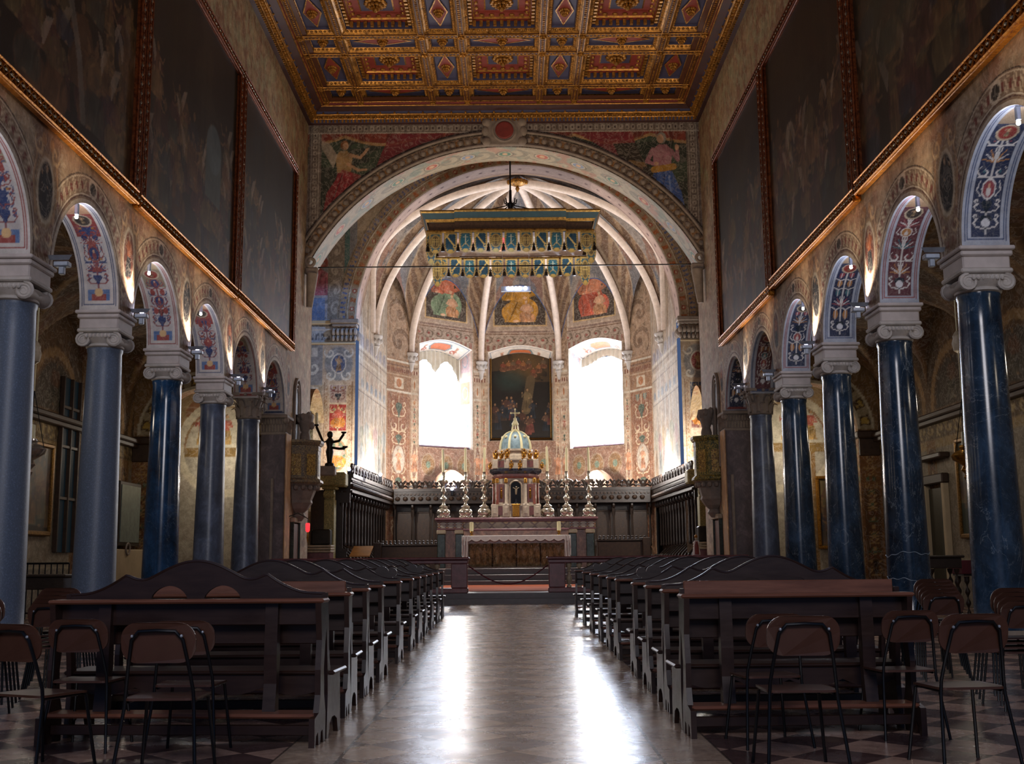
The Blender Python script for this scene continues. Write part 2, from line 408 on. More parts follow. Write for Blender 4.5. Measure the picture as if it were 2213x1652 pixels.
    def build(s, name, mat, parent=None, smooth=False, loc=None, rz=0, mats=None, fm=None):
        me = bpy.data.meshes.new(name); me.from_pydata(s.v, [], s.f)
        me.materials.append(M[mat] if isinstance(mat, str) else mat)
        if mats:
            for x in mats: me.materials.append(M[x])
            me.polygons.foreach_set('material_index', fm)
        o = bpy.data.objects.new(name, me); COL.objects.link(o)
        if smooth:
            me.polygons.foreach_set('use_smooth', [True]*len(me.polygons))
            try: me.set_sharp_from_angle(angle=math.radians(42))
            except Exception: pass
        if parent is not None: o.parent = parent
        if loc is not None: o.location = loc
        if rz: o.rotation_euler = (0, 0, rz)
        return o

def tag(o, label, cat, group=None):
    o['label'] = label; o['category'] = cat
    if group: o['group'] = group
    return o
def thing(name, label, cat, loc=(0, 0, 0), rz=0, group=None):
    o = bpy.data.objects.new(name, None); COL.objects.link(o); o.empty_display_size = .1
    o.location = loc; o.rotation_euler = (0, 0, rz); return tag(o, label, cat, group)
def struct(o): o['kind'] = 'structure'; return o
def dup(r, loc=None, rz=None, label=None, group=None, scale=None):
    """copy of a thing with copies of its parts and sub-parts"""
    def cp(o, par):
        c = o.copy(); COL.objects.link(c); c.parent = par
        for ch in KIDS.get(o.name, []): cp(ch, c)
        return c
    allo = list(bpy.data.objects); KIDS = {}
    for o in allo:
        if o.parent: KIDS.setdefault(o.parent.name, []).append(o)
    c = cp(r, None)
    if loc is not None: c.location = loc
    if rz is not None: c.rotation_euler[2] = rz
    if label: c['label'] = label
    if group: c['group'] = group
    if scale: c.scale = scale
    return c

def grid(name, mat, pos, nu, nv, paint=None, parent=None, smooth=True, us=None, vs=None, keep=None):
    """surface pos(u,v) -> x,y,z arrays over a grid; paint(U,V,X,Y,Z) -> colours"""
    u = np.linspace(0, 1, nu) if us is None else np.asarray(us); v = np.linspace(0, 1, nv) if vs is None else np.asarray(vs)
    nu, nv = len(u), len(v); U, V = np.meshgrid(u, v, indexing='ij'); U = U.ravel(); V = V.ravel()
    X, Y, Z = pos(U, V); co = np.stack([X+0*U, Y+0*U, Z+0*U], 1)
    i = np.arange(nu-1)[:, None]*nv+np.arange(nv-1)[None, :]; i = i.ravel()
    F = np.stack([i, i+nv, i+nv+1, i+1], 1)
    if keep is not None: k = keep(U, V); F = F[k[F].all(1)]
    me = bpy.data.meshes.new(name); me.vertices.add(len(co)); me.vertices.foreach_set('co', co.ravel())
    me.loops.add(F.size); me.loops.foreach_set('vertex_index', F.ravel())
    me.polygons.add(len(F)); me.polygons.foreach_set('loop_start', np.arange(len(F))*4); me.polygons.foreach_set('loop_total', np.full(len(F), 4))
    me.update(calc_edges=True); me.polygons.foreach_set('use_smooth', np.full(len(F), smooth))
    if paint is not None:
        C = paint(U, V, co); a = me.color_attributes.new('Col', 'FLOAT_COLOR', 'POINT')
        a.data.foreach_set('color', np.concatenate([np.clip(C, 0, 1), np.ones((len(C), 1))], 1).ravel())
    me.materials.append(M[mat] if isinstance(mat, str) else mat)
    o = bpy.data.objects.new(name, me); COL.objects.link(o)
    if parent is not None: o.parent = parent
    return o
class PM:
    """several grid patches in one painted mesh; each patch gives (x,y,z) and the painting coordinates (a,b)"""
    def __init__(s): s.co, s.F, s.ab, s.n = [], [], [], 0
    def patch(s, fn, us, vs, flip=False):
        us = np.linspace(0, 1, us) if isinstance(us, int) else np.asarray(us); vs = np.linspace(0, 1, vs) if isinstance(vs, int) else np.asarray(vs)
        U, V = np.meshgrid(us, vs, indexing='ij'); U = U.ravel(); V = V.ravel(); nv = len(vs)
        X, Y, Z, A, B = fn(U, V); o = 0*U
        s.co.append(np.stack([X+o, Y+o, Z+o], 1)); s.ab.append(np.stack([A+o, B+o], 1))
        i = (np.arange(len(us)-1)[:, None]*nv+np.arange(nv-1)[None, :]).ravel()
        F = np.stack([i, i+nv, i+nv+1, i+1], 1); F = F[:, ::-1] if flip else F
        s.F.append(F+s.n); s.n += len(U); return s
    def rect(s, p0, du, dv, nu, nv, a0=0, b0=0):
        """flat patch at p0 spanned by vectors du, dv; painting coordinates in metres"""
        p0, du, dv = map(np.array, (p0, du, dv)); lu, lv = np.linalg.norm(du), np.linalg.norm(dv)
        return s.patch(lambda U, V: tuple(p0[k]+U*du[k]+V*dv[k] for k in range(3))+(a0+U*lu, b0+V*lv), nu, nv)
    def build(s, name, mat, paint, parent=None, smooth=False):
        co = np.concatenate(s.co); ab = np.concatenate(s.ab); F = np.concatenate(s.F); me = bpy.data.meshes.new(name)
        me.vertices.add(len(co)); me.vertices.foreach_set('co', co.ravel()); me.loops.add(F.size); me.loops.foreach_set('vertex_index', F.ravel())
        me.polygons.add(len(F)); me.polygons.foreach_set('loop_start', np.arange(len(F))*4); me.polygons.foreach_set('loop_total', np.full(len(F), 4))
        me.update(calc_edges=True); me.polygons.foreach_set('use_smooth', np.full(len(F), smooth))
        C = paint(ab[:, 0], ab[:, 1], co); a = me.color_attributes.new('Col', 'FLOAT_COLOR', 'POINT')
        a.data.foreach_set('color', np.concatenate([np.clip(C, 0, 1), np.ones((len(C), 1))], 1).ravel())
        me.materials.append(M[mat]); o = bpy.data.objects.new(name, me); COL.objects.link(o)
        if parent is not None: o.parent = parent
        return o

# ------------------------------------------------------------------ floor
def floor_mat():
    m = Mat('marble_floor', '#8a7a70', .2, 0, .45); x, y, z = m.xyz(); T = .64
    n = m.noise(1.3, 4); n2 = m.noise(9, 6, .7)
    def checker(ox, oy):
        p = ((x+y)*(1/T)+ox).floor(); q = ((x-y)*(1/T)+oy).floor(); return (p+q)._m('FLOORED_MODULO', 2.0)
    side = checker(.5-(-2.75+7.62)/T % 1, .5-(-2.75-7.62)/T % 1)
    lane_x = (x+.10).abs(); lane = lane_x.lt(1.02); strip = lane_x.lt(1.43)
    lc = checker(1.5-(-.03+7.92)/T % 1, .5-(-.03-7.92)/T % 1)
    ys = ((y-8.47)*(1/2.42)); yb = ys.frac().lt(.085)
    lc = (lc.max(yb))
    c_side = m.mix(side, '#bd9c8a', '#5a4442'); c_lane = m.mix(lc, '#80685a', '#d0b494')
    c_strip = m.mix(n2, '#ab9480', '#cbb49c')
    # joints
    def joint(ox, oy, w):
        a = ((x+y)*(1/T)+ox).frac()-.5; b = ((x-y)*(1/T)+oy).frac()-.5
        return (a.abs().gt(.5-w)).max(b.abs().gt(.5-w))
    js = joint(.5-(-2.75+7.62)/T % 1, .5-(-2.75-7.62)/T % 1, .008); jl = joint(1.5-(-.03+7.92)/T % 1, .5-(-.03-7.92)/T % 1, .012)
    jx = ((lane_x-1.02).abs().lt(.012)).max((lane_x-1.43).abs().lt(.008)); jy = ((y*(1/.9)).frac().lt(.012))*strip
    c = m.mix(strip, c_side, m.mix(lane, c_strip, c_lane))
    j = m.mix
    jj = (js*(strip*-1+1)).max(jl*lane).max(jx).max(jy*(lane*-1+1))
    c = m.mix(jj*.7, c, '#1c1718'); g = m.ramp(n, [(.3, '#b8b4ba'), (.7, '#ffffff')]); c = m.mix(.8, c, g, 'MULTIPLY')
    g2 = m.ramp(n2, [(.35, '#cfcac8'), (.6, '#ffffff')]); m.col(m.mix(.9, c, g2, 'MULTIPLY'))
    wav = m.noise(3.2, 3, .5, (1.0, 2.2, 1)); fine = m.noise(22, 3, .5, (1, 2, 1))
    h = wav*1.0+fine*.16+jj*-.35; m.bump(h, .36, .012)
    m.rough(m.noise(2.2, 5, .7), .16, .38); return m.m
M['floor'] = floor_mat()
M['carpet'] = simple('orange_red_carpet', '#a8532f', .9, var=.15)
b = MB().box(-16, 15, -14, 75, -.3, 0); struct(b.build('floor', 'floor'))

# ------------------------------------------------------------------ arcades
PB, PR, PG = '#3b4c72', '#8e3a35', '#3f5b4c'
def arcade_paint(side):
    def paint(A, B, co):
        p = Paint(A, B, '#b0987e', .5, 1.1, 3 if side < 0 else 9)
        p.tex(.5, 6, 5)
        p.put(fbm(A*3, B*3, 8) > .58, '#8c5246', .35); p.put(fbm(A*4+9, B*4, 18) > .6, '#5d6152', .35)
        p.put(fbm(A*2.2, B*9, 28) > .6, '#c6b394', .4)
        zs = ZI
        for k in range(-2, 6):
            yp = Y0+k*DD+PW/2; yc = yp+DD/2
            s = np.hypot(A-yc, np.maximum(B-zs, 0)); a = (DD-PW)/2; inb = (np.abs(A-yc) < DD/2) & (k < 5)
            if k < 5:
                band = inb & (s < a+.46) & (B > zs); p.put(band, '#8b7563', .85)
                for r, w, c in ((a+.035, .07, '#cfc3b2'), (a+.11, .018, '#5b3d38'), (a+.14, .02, '#d3c8b8'), (a+.42, .025, '#cdbfa9'), (a+.455, .018, '#4e4238')):
                    p.put(inb & (np.abs(s-r) < w/2) & (B > zs-.3), c)
                th = np.arctan2(B-zs, A-yc); q = frac(th*7.5); mm = inb & (s > a+.17) & (s < a+.4) & (B > zs)
                p.put(mm & (q < .55) & (frac((s-a)*9+q*2) < .5), '#cdbba2', .9)
                p.put(mm & (q > .62) & (np.abs(s-a-.28) < .06), '#7b3a33', .9)
                p.ring(yc, zs+a+.28, .15, .13, .05, '#d5c9b8'); p.ell(yc, zs+a+.28, .12, .1, '#35302c')
            # oval portrait in the spandrel, with scrollwork around
            p.poly([(yp-.16, 5.5), (yp+.16, 5.5), (yp+.42, 6.3), (yp+.46, 7.35), (yp-.46, 7.35), (yp-.42, 6.3)], '#85644f', .6)
            for sx in (-1, 1):
                p.spiral(yp+sx*.27, 7.12, .17, sx, '#cfae84', 1.4, .2); p.spiral(yp+sx*.2, 5.86, .13, -sx, '#cdb391', 1.3, .2)
                p.line([(yp+sx*.3, 6.1), (yp+sx*.42, 6.6), (yp+sx*.34, 6.95)], .05, '#b5906c')
                p.ell(yp+sx*.13, 7.22, .08, .1, '#b98d63')
            p.ring(yp, 6.5, .27, .46, .06, '#c9b99f'); p.ring(yp, 6.5, .33, .53, .035, '#a88c6b'); p.ell(yp, 6.5, .24, .43, '#2a2320' if k % 2 == 0 else '#6d3c2c')
            p.person(yp, 6.12, .78, '#26282b' if k % 2 == 0 else '#9a5630', '#1f2022', '#a98a6b', '#7e6a55')
        # upper wall: scrollwork band between the paintings and the cornice
        up = B > 13.0; p.put(up, '#b0916a', .6); p.put(up & (np.abs(frac(A*.9+np.sin(B*5)*.18)-.5) < .09), '#b7a37c', .6)
        p.put(up & (fbm(A*3.5, B*2.5, 44) > .56), '#7d4132', .5); p.put(up & (fbm(A*4.5, B*3.5, 54) > .6), '#a8b08d', .45)
        p.put((B > 15.0), '#6d5a44', .4)
        if True:   # lancet blind window near the chancel
            p.tex(.4, 2.2, 61, A > 32.5)
        return p.C
    return paint
def soffit_paint(side):
    def paint(A, B, co):
        # A: length along the arch from the springing, B: across the wall
        a = (DD-PW)/2; L = PI*a; k = np.floor(A/100); A = A-k*100; Am = np.minimum(A, L-A)
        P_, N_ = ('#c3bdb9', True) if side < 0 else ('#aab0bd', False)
        out = np.zeros((A.size, 3))
        for kk in np.unique(k):
            m = k == kk; p = Paint(Am[m], B[m], P_, .2, 3, int(kk)); U, V = p.U, p.V; c = TH/2
            lines = PR if (kk % 2 == 0) == (side < 0) else PB
            for w in (.045, .075): p.frame(.06+w-.045, 3, w, TH-w, .012, lines)
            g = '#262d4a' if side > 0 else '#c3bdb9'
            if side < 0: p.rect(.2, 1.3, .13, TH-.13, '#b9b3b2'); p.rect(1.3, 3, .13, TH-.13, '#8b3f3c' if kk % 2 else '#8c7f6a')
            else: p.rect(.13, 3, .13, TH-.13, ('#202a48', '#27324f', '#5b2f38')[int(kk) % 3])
            q = Paint(V, U, '#000000', 0); q.C = p.C
            mot = '#cfcbc8' if side > 0 else PB
            if side < 0:
                q.rect(.14, TH-.14, .16, .34, '#5672a0'); q.rect(.2, TH-.2, .16, .27, '#93443f'); q.ell(c, .3, .07, .07, '#d5b07e')
                q.grotesque(c, .36, 1.55, .2, None, '#3d4a72', ('#93443f', '#2f3f6b', '#a8783f'), '#5b2d2f', int(kk)+3)
                q.grotesque(c+.001, .36, 1.55, .215, None, '#8a4a48', ('#2f3f6b', '#93443f'), '#2f3f6b', int(kk)+13)
            else:
                q.grotesque(c, .16, 1.52, .215, None, mot, ('#3e6a74', '#b07c4a', '#91434a'), '#0f2030', int(kk)+5)
                q.ell(c, .32, .06, .06, '#d8d8dd')
            q.ring(c, 1.68, .13, .14, .035, '#b5a58d'); q.ell(c, 1.68, .12, .13, '#3a3330' if kk % 2 else '#86312c'); q.person(c, 1.6, .18, '#a88a6a', '#7d6a50')
            q.rect(.13, TH-.13, 1.86, 2.3, '#b89c76', .6); q.tex(.3, 5, 9)
            out[m] = q.C
        return out
    return paint

M['imp'] = simple('pale_impost_stone', '#b6aca8', .6, var=.2, scale=3, bump=.3)
arc_w = {}
for side, X in ((-1, XL), (1, XR)):
    nm = 'left' if side < 0 else 'right'; fl = side > 0; a = (DD-PW)/2
    pm = PM(); sf = PM(); xb = X+side*TH
    ks = range(-2, 5)
    for k in ks:
        y0c = Y0+k*DD+PW/2; yc = y0c+DD/2
        dens = 150 if k < 2 else 110
        t = np.linspace(0, PI, dens*2//3); ys = np.concatenate([np.linspace(y0c, yc-a-1e-3, dens//8), yc-a*np.cos(t), np.linspace(yc+a+1e-3, y0c+DD, dens//8)])
        def fn(U, V, ys=ys, yc=yc):
            Y = ys[np.round(U*(len(ys)-1)).astype(int)]; d = np.abs(Y-yc)
            zl = np.where(d < a, ZI+np.sqrt(np.maximum(a*a-d*d, 0)), ZI); return X, Y, zl+(7.45-zl)*V, Y, zl+(7.45-zl)*V
        pm.patch(fn, len(ys), 64 if k < 2 else 48, flip=not fl)
        pm.patch(lambda U, V, yc=yc: (xb, yc-DD/2+DD*U, 7.1+.35*V, 0*U+90, V), 2, 2, flip=fl)
        def fb(U, V, ys=ys, yc=yc):
            Y = ys[np.round(U*(len(ys)-1)).astype(int)]; d = np.abs(Y-yc); zl = np.where(d < a, ZI+np.sqrt(np.maximum(a*a-d*d, 0)), ZI)
            return xb, Y, zl+(7.3-zl)*V, 0*U+90, V
        pm.patch(fb, len(ys), 2, flip=fl)
        def fs(U, V, yc=yc, k=k):
            th = U*PI; s = (k+5)*100+th*a; return X+side*TH*V, yc-a*np.cos(th), ZI+a*np.sin(th), s, V*TH
        sf.patch(fs, 230 if k < 3 else 130, 44 if k < 3 else 30, flip=fl)
        # underside at the impost
    yend = Y0+5*DD+PW/2
    pm.patch(lambda U, V: (X, yend+(36.3-yend)*U, ZI*0+.0+7.45*V, yend+(36.3-yend)*U, 7.45*V), 90, 160, flip=not fl)
    pm.patch(lambda U, V: (X, 6+(36.3-6)*U, 7.45+8.9*V, 6+30.3*U, 7.45+8.9*V), 420, 110, flip=not fl)
    pm.patch(lambda U, V: (xb, 6+30.3*U, 7.3+9.05*V, 0*U+90, V), 2, 2, flip=fl)
    w = pm.build('wall_'+nm, 'fresco', arcade_paint(side)); struct(w)
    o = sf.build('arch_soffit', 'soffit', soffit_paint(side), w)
    # blind lancet with stone moulding near the chancel
    g = MB(); yc = 33.95 if side < 0 else 33.6
    def lan(r, z1): 
        return [(yc-r, 3.9), (yc-r, z1)]+[(yc-r*math.cos(PI*i/12)*(1), z1+r*1.5*math.sin(PI*i/12)) for i in range(1, 12)]+[(yc+r, z1), (yc+r, 3.9)]
    for r, d, wd in ((.44, .07, .05), (.34, .045, .04), (.26, .03, .03)):
        P = lan(r, 6.1); g.tube([(X-side*d*.5, y, z) for y, z in P], wd, 6)
    g.build('blind_lancet', 'stone_dark', w)
    MB().prism(lan(.27, 6.1), X-side*.012, X+.0, 'x').build('lancet_panel', 'walnut2', w)

# ------------------------------------------------------------------ columns
def marble(name, base, dark, rough, vein=None, sc=2.5, seed=0, vs=1.2):
    m = Mat(name, base, rough, 0, .6).shift(); n = m.noise(sc, 10, .72, (1, 1, .7), .5); c = m.ramp(n, [(.3, dark), (.52, base), (.75, np_hex(np.minimum(c3(base)*2.3+.01, 1)))])
    if vein:
        v = m.noise(vs, 6, .6, (1, 1, .6), 1.5); w = (v-.5).abs().lt(.004); c = m.mix(w*.2, c, vein)
        v2 = m.noise(vs*2.3, 6, .6, None, 2.0); w = (v2-.47).abs().lt(.005); c = m.mix(w*.08, c, vein)
    m.col(c); m.rough(n, rough, rough+.1); m.bump(m.noise(40, 3), .03, .005); return m.m
def np_hex(c):
    v = [12.92*x if x <= .0031308 else 1.055*x**(1/2.4)-.055 for x in c]; return '#%02x%02x%02x' % tuple(int(min(max(x, 0), 1)*255) for x in v)
M['mb_blue'] = marble('polished_blue_marble', '#24394f', '#0e1d2c', .13, '#b9c8d2')
M['mb_deep'] = marble('deep_blue_marble', '#14395c', '#06192c', .12, '#7fa0b8')
M['mb_grey'] = marble('clouded_grey_marble', '#4f5a70', '#2f3646', .26, '#9aa0ab')
M['mb_gran'] = marble('grey_granite', '#56647a', '#4f5c70', .38, None, 60)
M['mb_pier'] = marble('mauve_stone', '#5d5053', '#3d3538', .55, None, 3)
M['mb_pilw'] = marble('ochre_plaster', '#b48a5a', '#8f6a45', .7, None, 3)

def volute(b, c, r, side_y, w, hand=1):
    pts = []; n = 30
    for i in range(n+1):
        t = i/n; rr = r*(1-.78*t); an = PI/2+hand*t*2.4*2*PI; pts.append((c[0]+rr*math.cos(an), c[1], c[2]+rr*math.sin(an)))
    b.tube(pts, [r*.2*(1-.5*i/n) for i in range(n+1)], 5)
    b.tube([(c[0], c[1]-w, c[2]), (c[0], c[1]-w*.1, c[2])], r*.9, 12)
def ionic():
    """ionic capital 0.45 high whose volutes look along the nave, resting at z=0"""
    b = MB(); b.lathe([(.275, 0), (.31, .02), (.31, .05), (.285, .07), (.33, .12), (.36, .17), (.33, .2)], 28)
    for sy in (-1, 1):
        y = .30*sy
        b.bbox(-.33, .33, min(y, y-.07*sy), max(y, y-.07*sy), .14, .27, .02)
        for sx in (-1, 1):
            pts = []; r = .125
            for i in range(31):
                t = i/30; rr = r*(1-.8*t); an = PI/2-sx*t*2.3*2*PI; pts.append((sx*.255+rr*math.cos(an), y, .13+rr*math.sin(an)))
            b.tube(pts, [.03*(1-.5*i/30) for i in range(31)], 5)
    for sx in (-1, 1):
        b.lathe([(.11, -.31), (.12, -.27), (.085, -.2), (.075, 0), (.085, .2), (.12, .27), (.11, .31)], 14, (0, 0, 0))
        n = 7*14; vs = b.v[-n:]; b.v[-n:] = [(sx*.255+v[0], v[2], .13+v[1]) for v in vs]
    b.bbox(-.36, .36, -.35, .35, .26, .33, .02)
    for i in range(-3, 4): b.ball((i*.065, -.345, .19), .03, 6, 4, 1, .6, 1.4)
    return b
def corinth(h=.78, r=.27, R=.42, n=8):
    b = MB(); b.lathe([(r, 0), (r+.04, .02), (r+.02, .05), (r+.01, .1), (r+.03, h*.6), (r+.1, h*.82), (r+.08, h*.88)], 24)
    for row, (z0, hh, out, k) in enumerate(((.04, h*.42, .12, n), (.1, h*.6, .16, n))):
        for i in range(k):
            a = 2*PI*(i+.5*row)/k; ca, sa = math.cos(a), math.sin(a); rings = []
            for j in range(6):
                t = j/5; rad = r+.03+out*t**2.4*(1 if j < 5 else 1.25); z = z0+hh*math.sin(t*PI*.55)*(1 if j < 5 else .86); w = .085*math.sin(PI*(.25+.7*t))
                rings.append([(rad*ca-w*sa, rad*sa+w*ca, z), ((rad+.035)*ca, (rad+.035)*sa, z), (rad*ca+w*sa, rad*sa-w*ca, z)])
            b.loft(rings, False)
    for i in range(4):
        a = PI/4+PI/2*i; ca, sa = math.cos(a), math.sin(a)
        b.tube([((r+.03+.13*t)*ca, (r+.03+.13*t)*sa, h*(.55+.35*t)) for t in (0, .5, 1)], .035, 6)
        cx, cy = (R+.02)*ca, (R+.02)*sa
        b.ball((cx, cy, h*.83), .075, 8, 5)
        b.ball((r+.14)*1 and ((r+.15)*math.cos(PI/2*i), (r+.15)*math.sin(PI/2*i), h*.92), .05, 6, 4)
    P = []
    for i in range(4):
        a = PI/4+PI/2*i; P.append((math.cos(a-.1)*(R+.14), math.sin(a-.1)*(R+.14))); P.append((math.cos(a+.1)*(R+.14), math.sin(a+.1)*(R+.14)))
        P.append((math.cos(a+PI/4)*(R*.82), math.sin(a+PI/4)*(R*.82)))
    b.prism(P, h*.89, h, 'z'); return b
M['mb_two'] = marble('blue_marble_with_white_veins', '#1e3349', '#0b1826', .13, '#b9c8d2')
M['vein'] = simple('white_vein', '#8fa0b0', .2)
kinds_l = {-1: 'mb_gran', 0: 'mb_gran', 1: 'mb_gran', 2: 'mb_deep', 3: 'mb_grey', 4: 'mb_grey'}
kinds_r = {-1: 'mb_blue', 0: 'mb_blue', 1: 'mb_two', 2: 'mb_blue', 3: 'mb_blue', 4: 'mb_grey'}
lab = {('left', -1): 'grey granite column beyond the left edge of the view, nearest the entrance', ('right', -1): 'blue marble column nearest the entrance on the right',
 ('left', 0): 'smooth grey granite column with ionic capital at the very left edge of the photo',
 ('left', 1): 'smooth grey granite column rising behind the left end of the nearest left pew',
 ('left', 2): 'deep glossy blue marble column, third visible on the left side of the nave',
 ('left', 3): 'clouded grey-blue column with ionic capital, fourth visible on the left side',
 ('left', 4): 'mottled grey column with leafy corinthian capital on the left, before the end pier',
 ('right', 0): 'veined blue marble column at the far right, largest of the right row',
 ('right', 1): 'dark blue marble column with two white veins low down, second from the right edge',
 ('right', 2): 'polished dark blue column with ionic capital, middle of the right row',
 ('right', 3): 'slim dark blue column between the middle column and the corinthian one on the right',
 ('right', 4): 'grey-blue column with leafy corinthian capital on the right, before the end pier'}
ion = ionic().build('capital', 'stone', None, True); cor = corinth().build('capital', 'stone_dark', None, True)
ion_me, cor_me = ion.data, cor.data; bpy.data.objects.remove(ion); bpy.data.objects.remove(cor)
for side, X in ((-1, XL), (1, XR)):
    nm = 'left' if side < 0 else 'right'; xc = X+side*TH/2
    for k in range(-1, 5):
        yc = Y0+k*DD+PW/2; t = thing('column', lab[nm, k], 'column', (xc, yc, 0), 0, 'columns of the nave arcade'); kor = k == 4
        top = 4.84 if not kor else 4.92
        pr = [(.37, .26)]+[(.352-.075*(z-.3)**1.3/(top-.3)**1.3, z) for z in np.linspace(.3, top-.08, 12)]+[(.292, top-.05), (.295, top)]
        MB().lathe(pr, 48).build('shaft', (kinds_l if side < 0 else kinds_r)[k], t, True)
        if side > 0 and k == 1:
            for z0_, tl in ((1.28, .02), (.80, -.10)):
                pv = [(.3525*math.cos(a)*(1-.0*z0_)*.992, .3525*math.sin(a)*.992, z0_+tl*math.cos(a)+.03*math.sin(a*3+z0_)+.012*math.sin(a*11)) for a in np.linspace(PI*.9, PI*2.0, 60)]
                MB().tube(pv, [.0035+.004*abs(math.sin(i*.31)) for i in range(60)], 5).build('white_vein', 'vein', t, True)
        MB().bbox(-.46, .46, -.46, .46, 0, .12, .01).lathe([(.45, .12), (.47, .15), (.45, .19), (.40, .2), (.38, .23), (.36, .27)], 32).build('base', 'stone_dark', t, True)
        o = bpy.data.objects.new('capital', cor_me if kor else ion_me); COL.objects.link(o); o.parent = t; o.location = (0, 0, top)
        if kor: o.scale = (1, 1, .88)
        else: o.scale = (1.0, 1.08, .95)
        if not kor:
            b = MB(); hx, hy = TH/2, PW/2
            b.bbox(-hx-.0, hx, -hy+.02, hy-.02, 5.14, 5.37, .02).bbox(-hx-.03, hx+.03, -hy-.02, hy+.02, 5.32, 5.40, .02).bbox(-hx-.055, hx+.055, -hy-.05, hy+.05, 5.40, 5.46, .015)
            b.build('impost_block', 'imp', t)
    # end pier with pilaster capital
    yc = Y0+5*DD+PW/2
    t = thing('pier', 'square end pier with leafy capital beside the pulpit on the %s' % nm, 'pier', (xc, yc, 0))
    MB().bbox(-.355, .355, -.42, .37, 0, 4.92, .03).build('shaft', 'mb_pier', t)
    MB().box(min(-.38*side, -.355*side), max(-.38*side, -.355*side), -.36, .36, .0, 4.92).build('ochre_side', 'mb_pilw', t)['label'] = 'ochre plaster side facing the nave'
    MB().tube([(-.12*side-.1, -.44, .2), (-.12*side-.1, -.44, 3.6)], .045, 8).build('pipe', 'stone_dark', t)
    b = MB(); b.bbox(-.42, .42, -.5, .5, 5.36, 5.46, .02); b.bbox(-.37, .37, -.44, .46, 4.88, 4.96, .02); b.box(-.34, .34, -.4, .42, 4.92, 5.4)
    for zz, out, hh in ((4.97, .10, .2), (5.08, .14, .25)):
        for i in range(9):
            for (fx, fy, dx, dy) in ((0, -1, 1, 0), (-side, 0, 0, 1)):
                off = (i-4)*.085+(0.04 if hh > .22 else 0); cx, cy = (off, -.4) if fx == 0 else (-side*.34, off); rings = []
                for j in range(5):
                    tt = j/4; o_ = out*tt**2.2; w = .045*math.sin(PI*(.25+.7*tt)); z = zz+hh*math.sin(tt*PI*.56)
                    rings.append([(cx+fx*o_-dx*w, cy+fy*o_-dy*w, z), (cx+fx*(o_+.03), cy+fy*(o_+.03), z), (cx+fx*o_+dx*w, cy+fy*o_+dy*w, z)])
                b.loft(rings, False)
    for sx in (-1, 1):
        b.ball((sx*.38, -.47, 5.28), .09, 8, 5)
    b.build('capital', 'stone_dark', t, True)
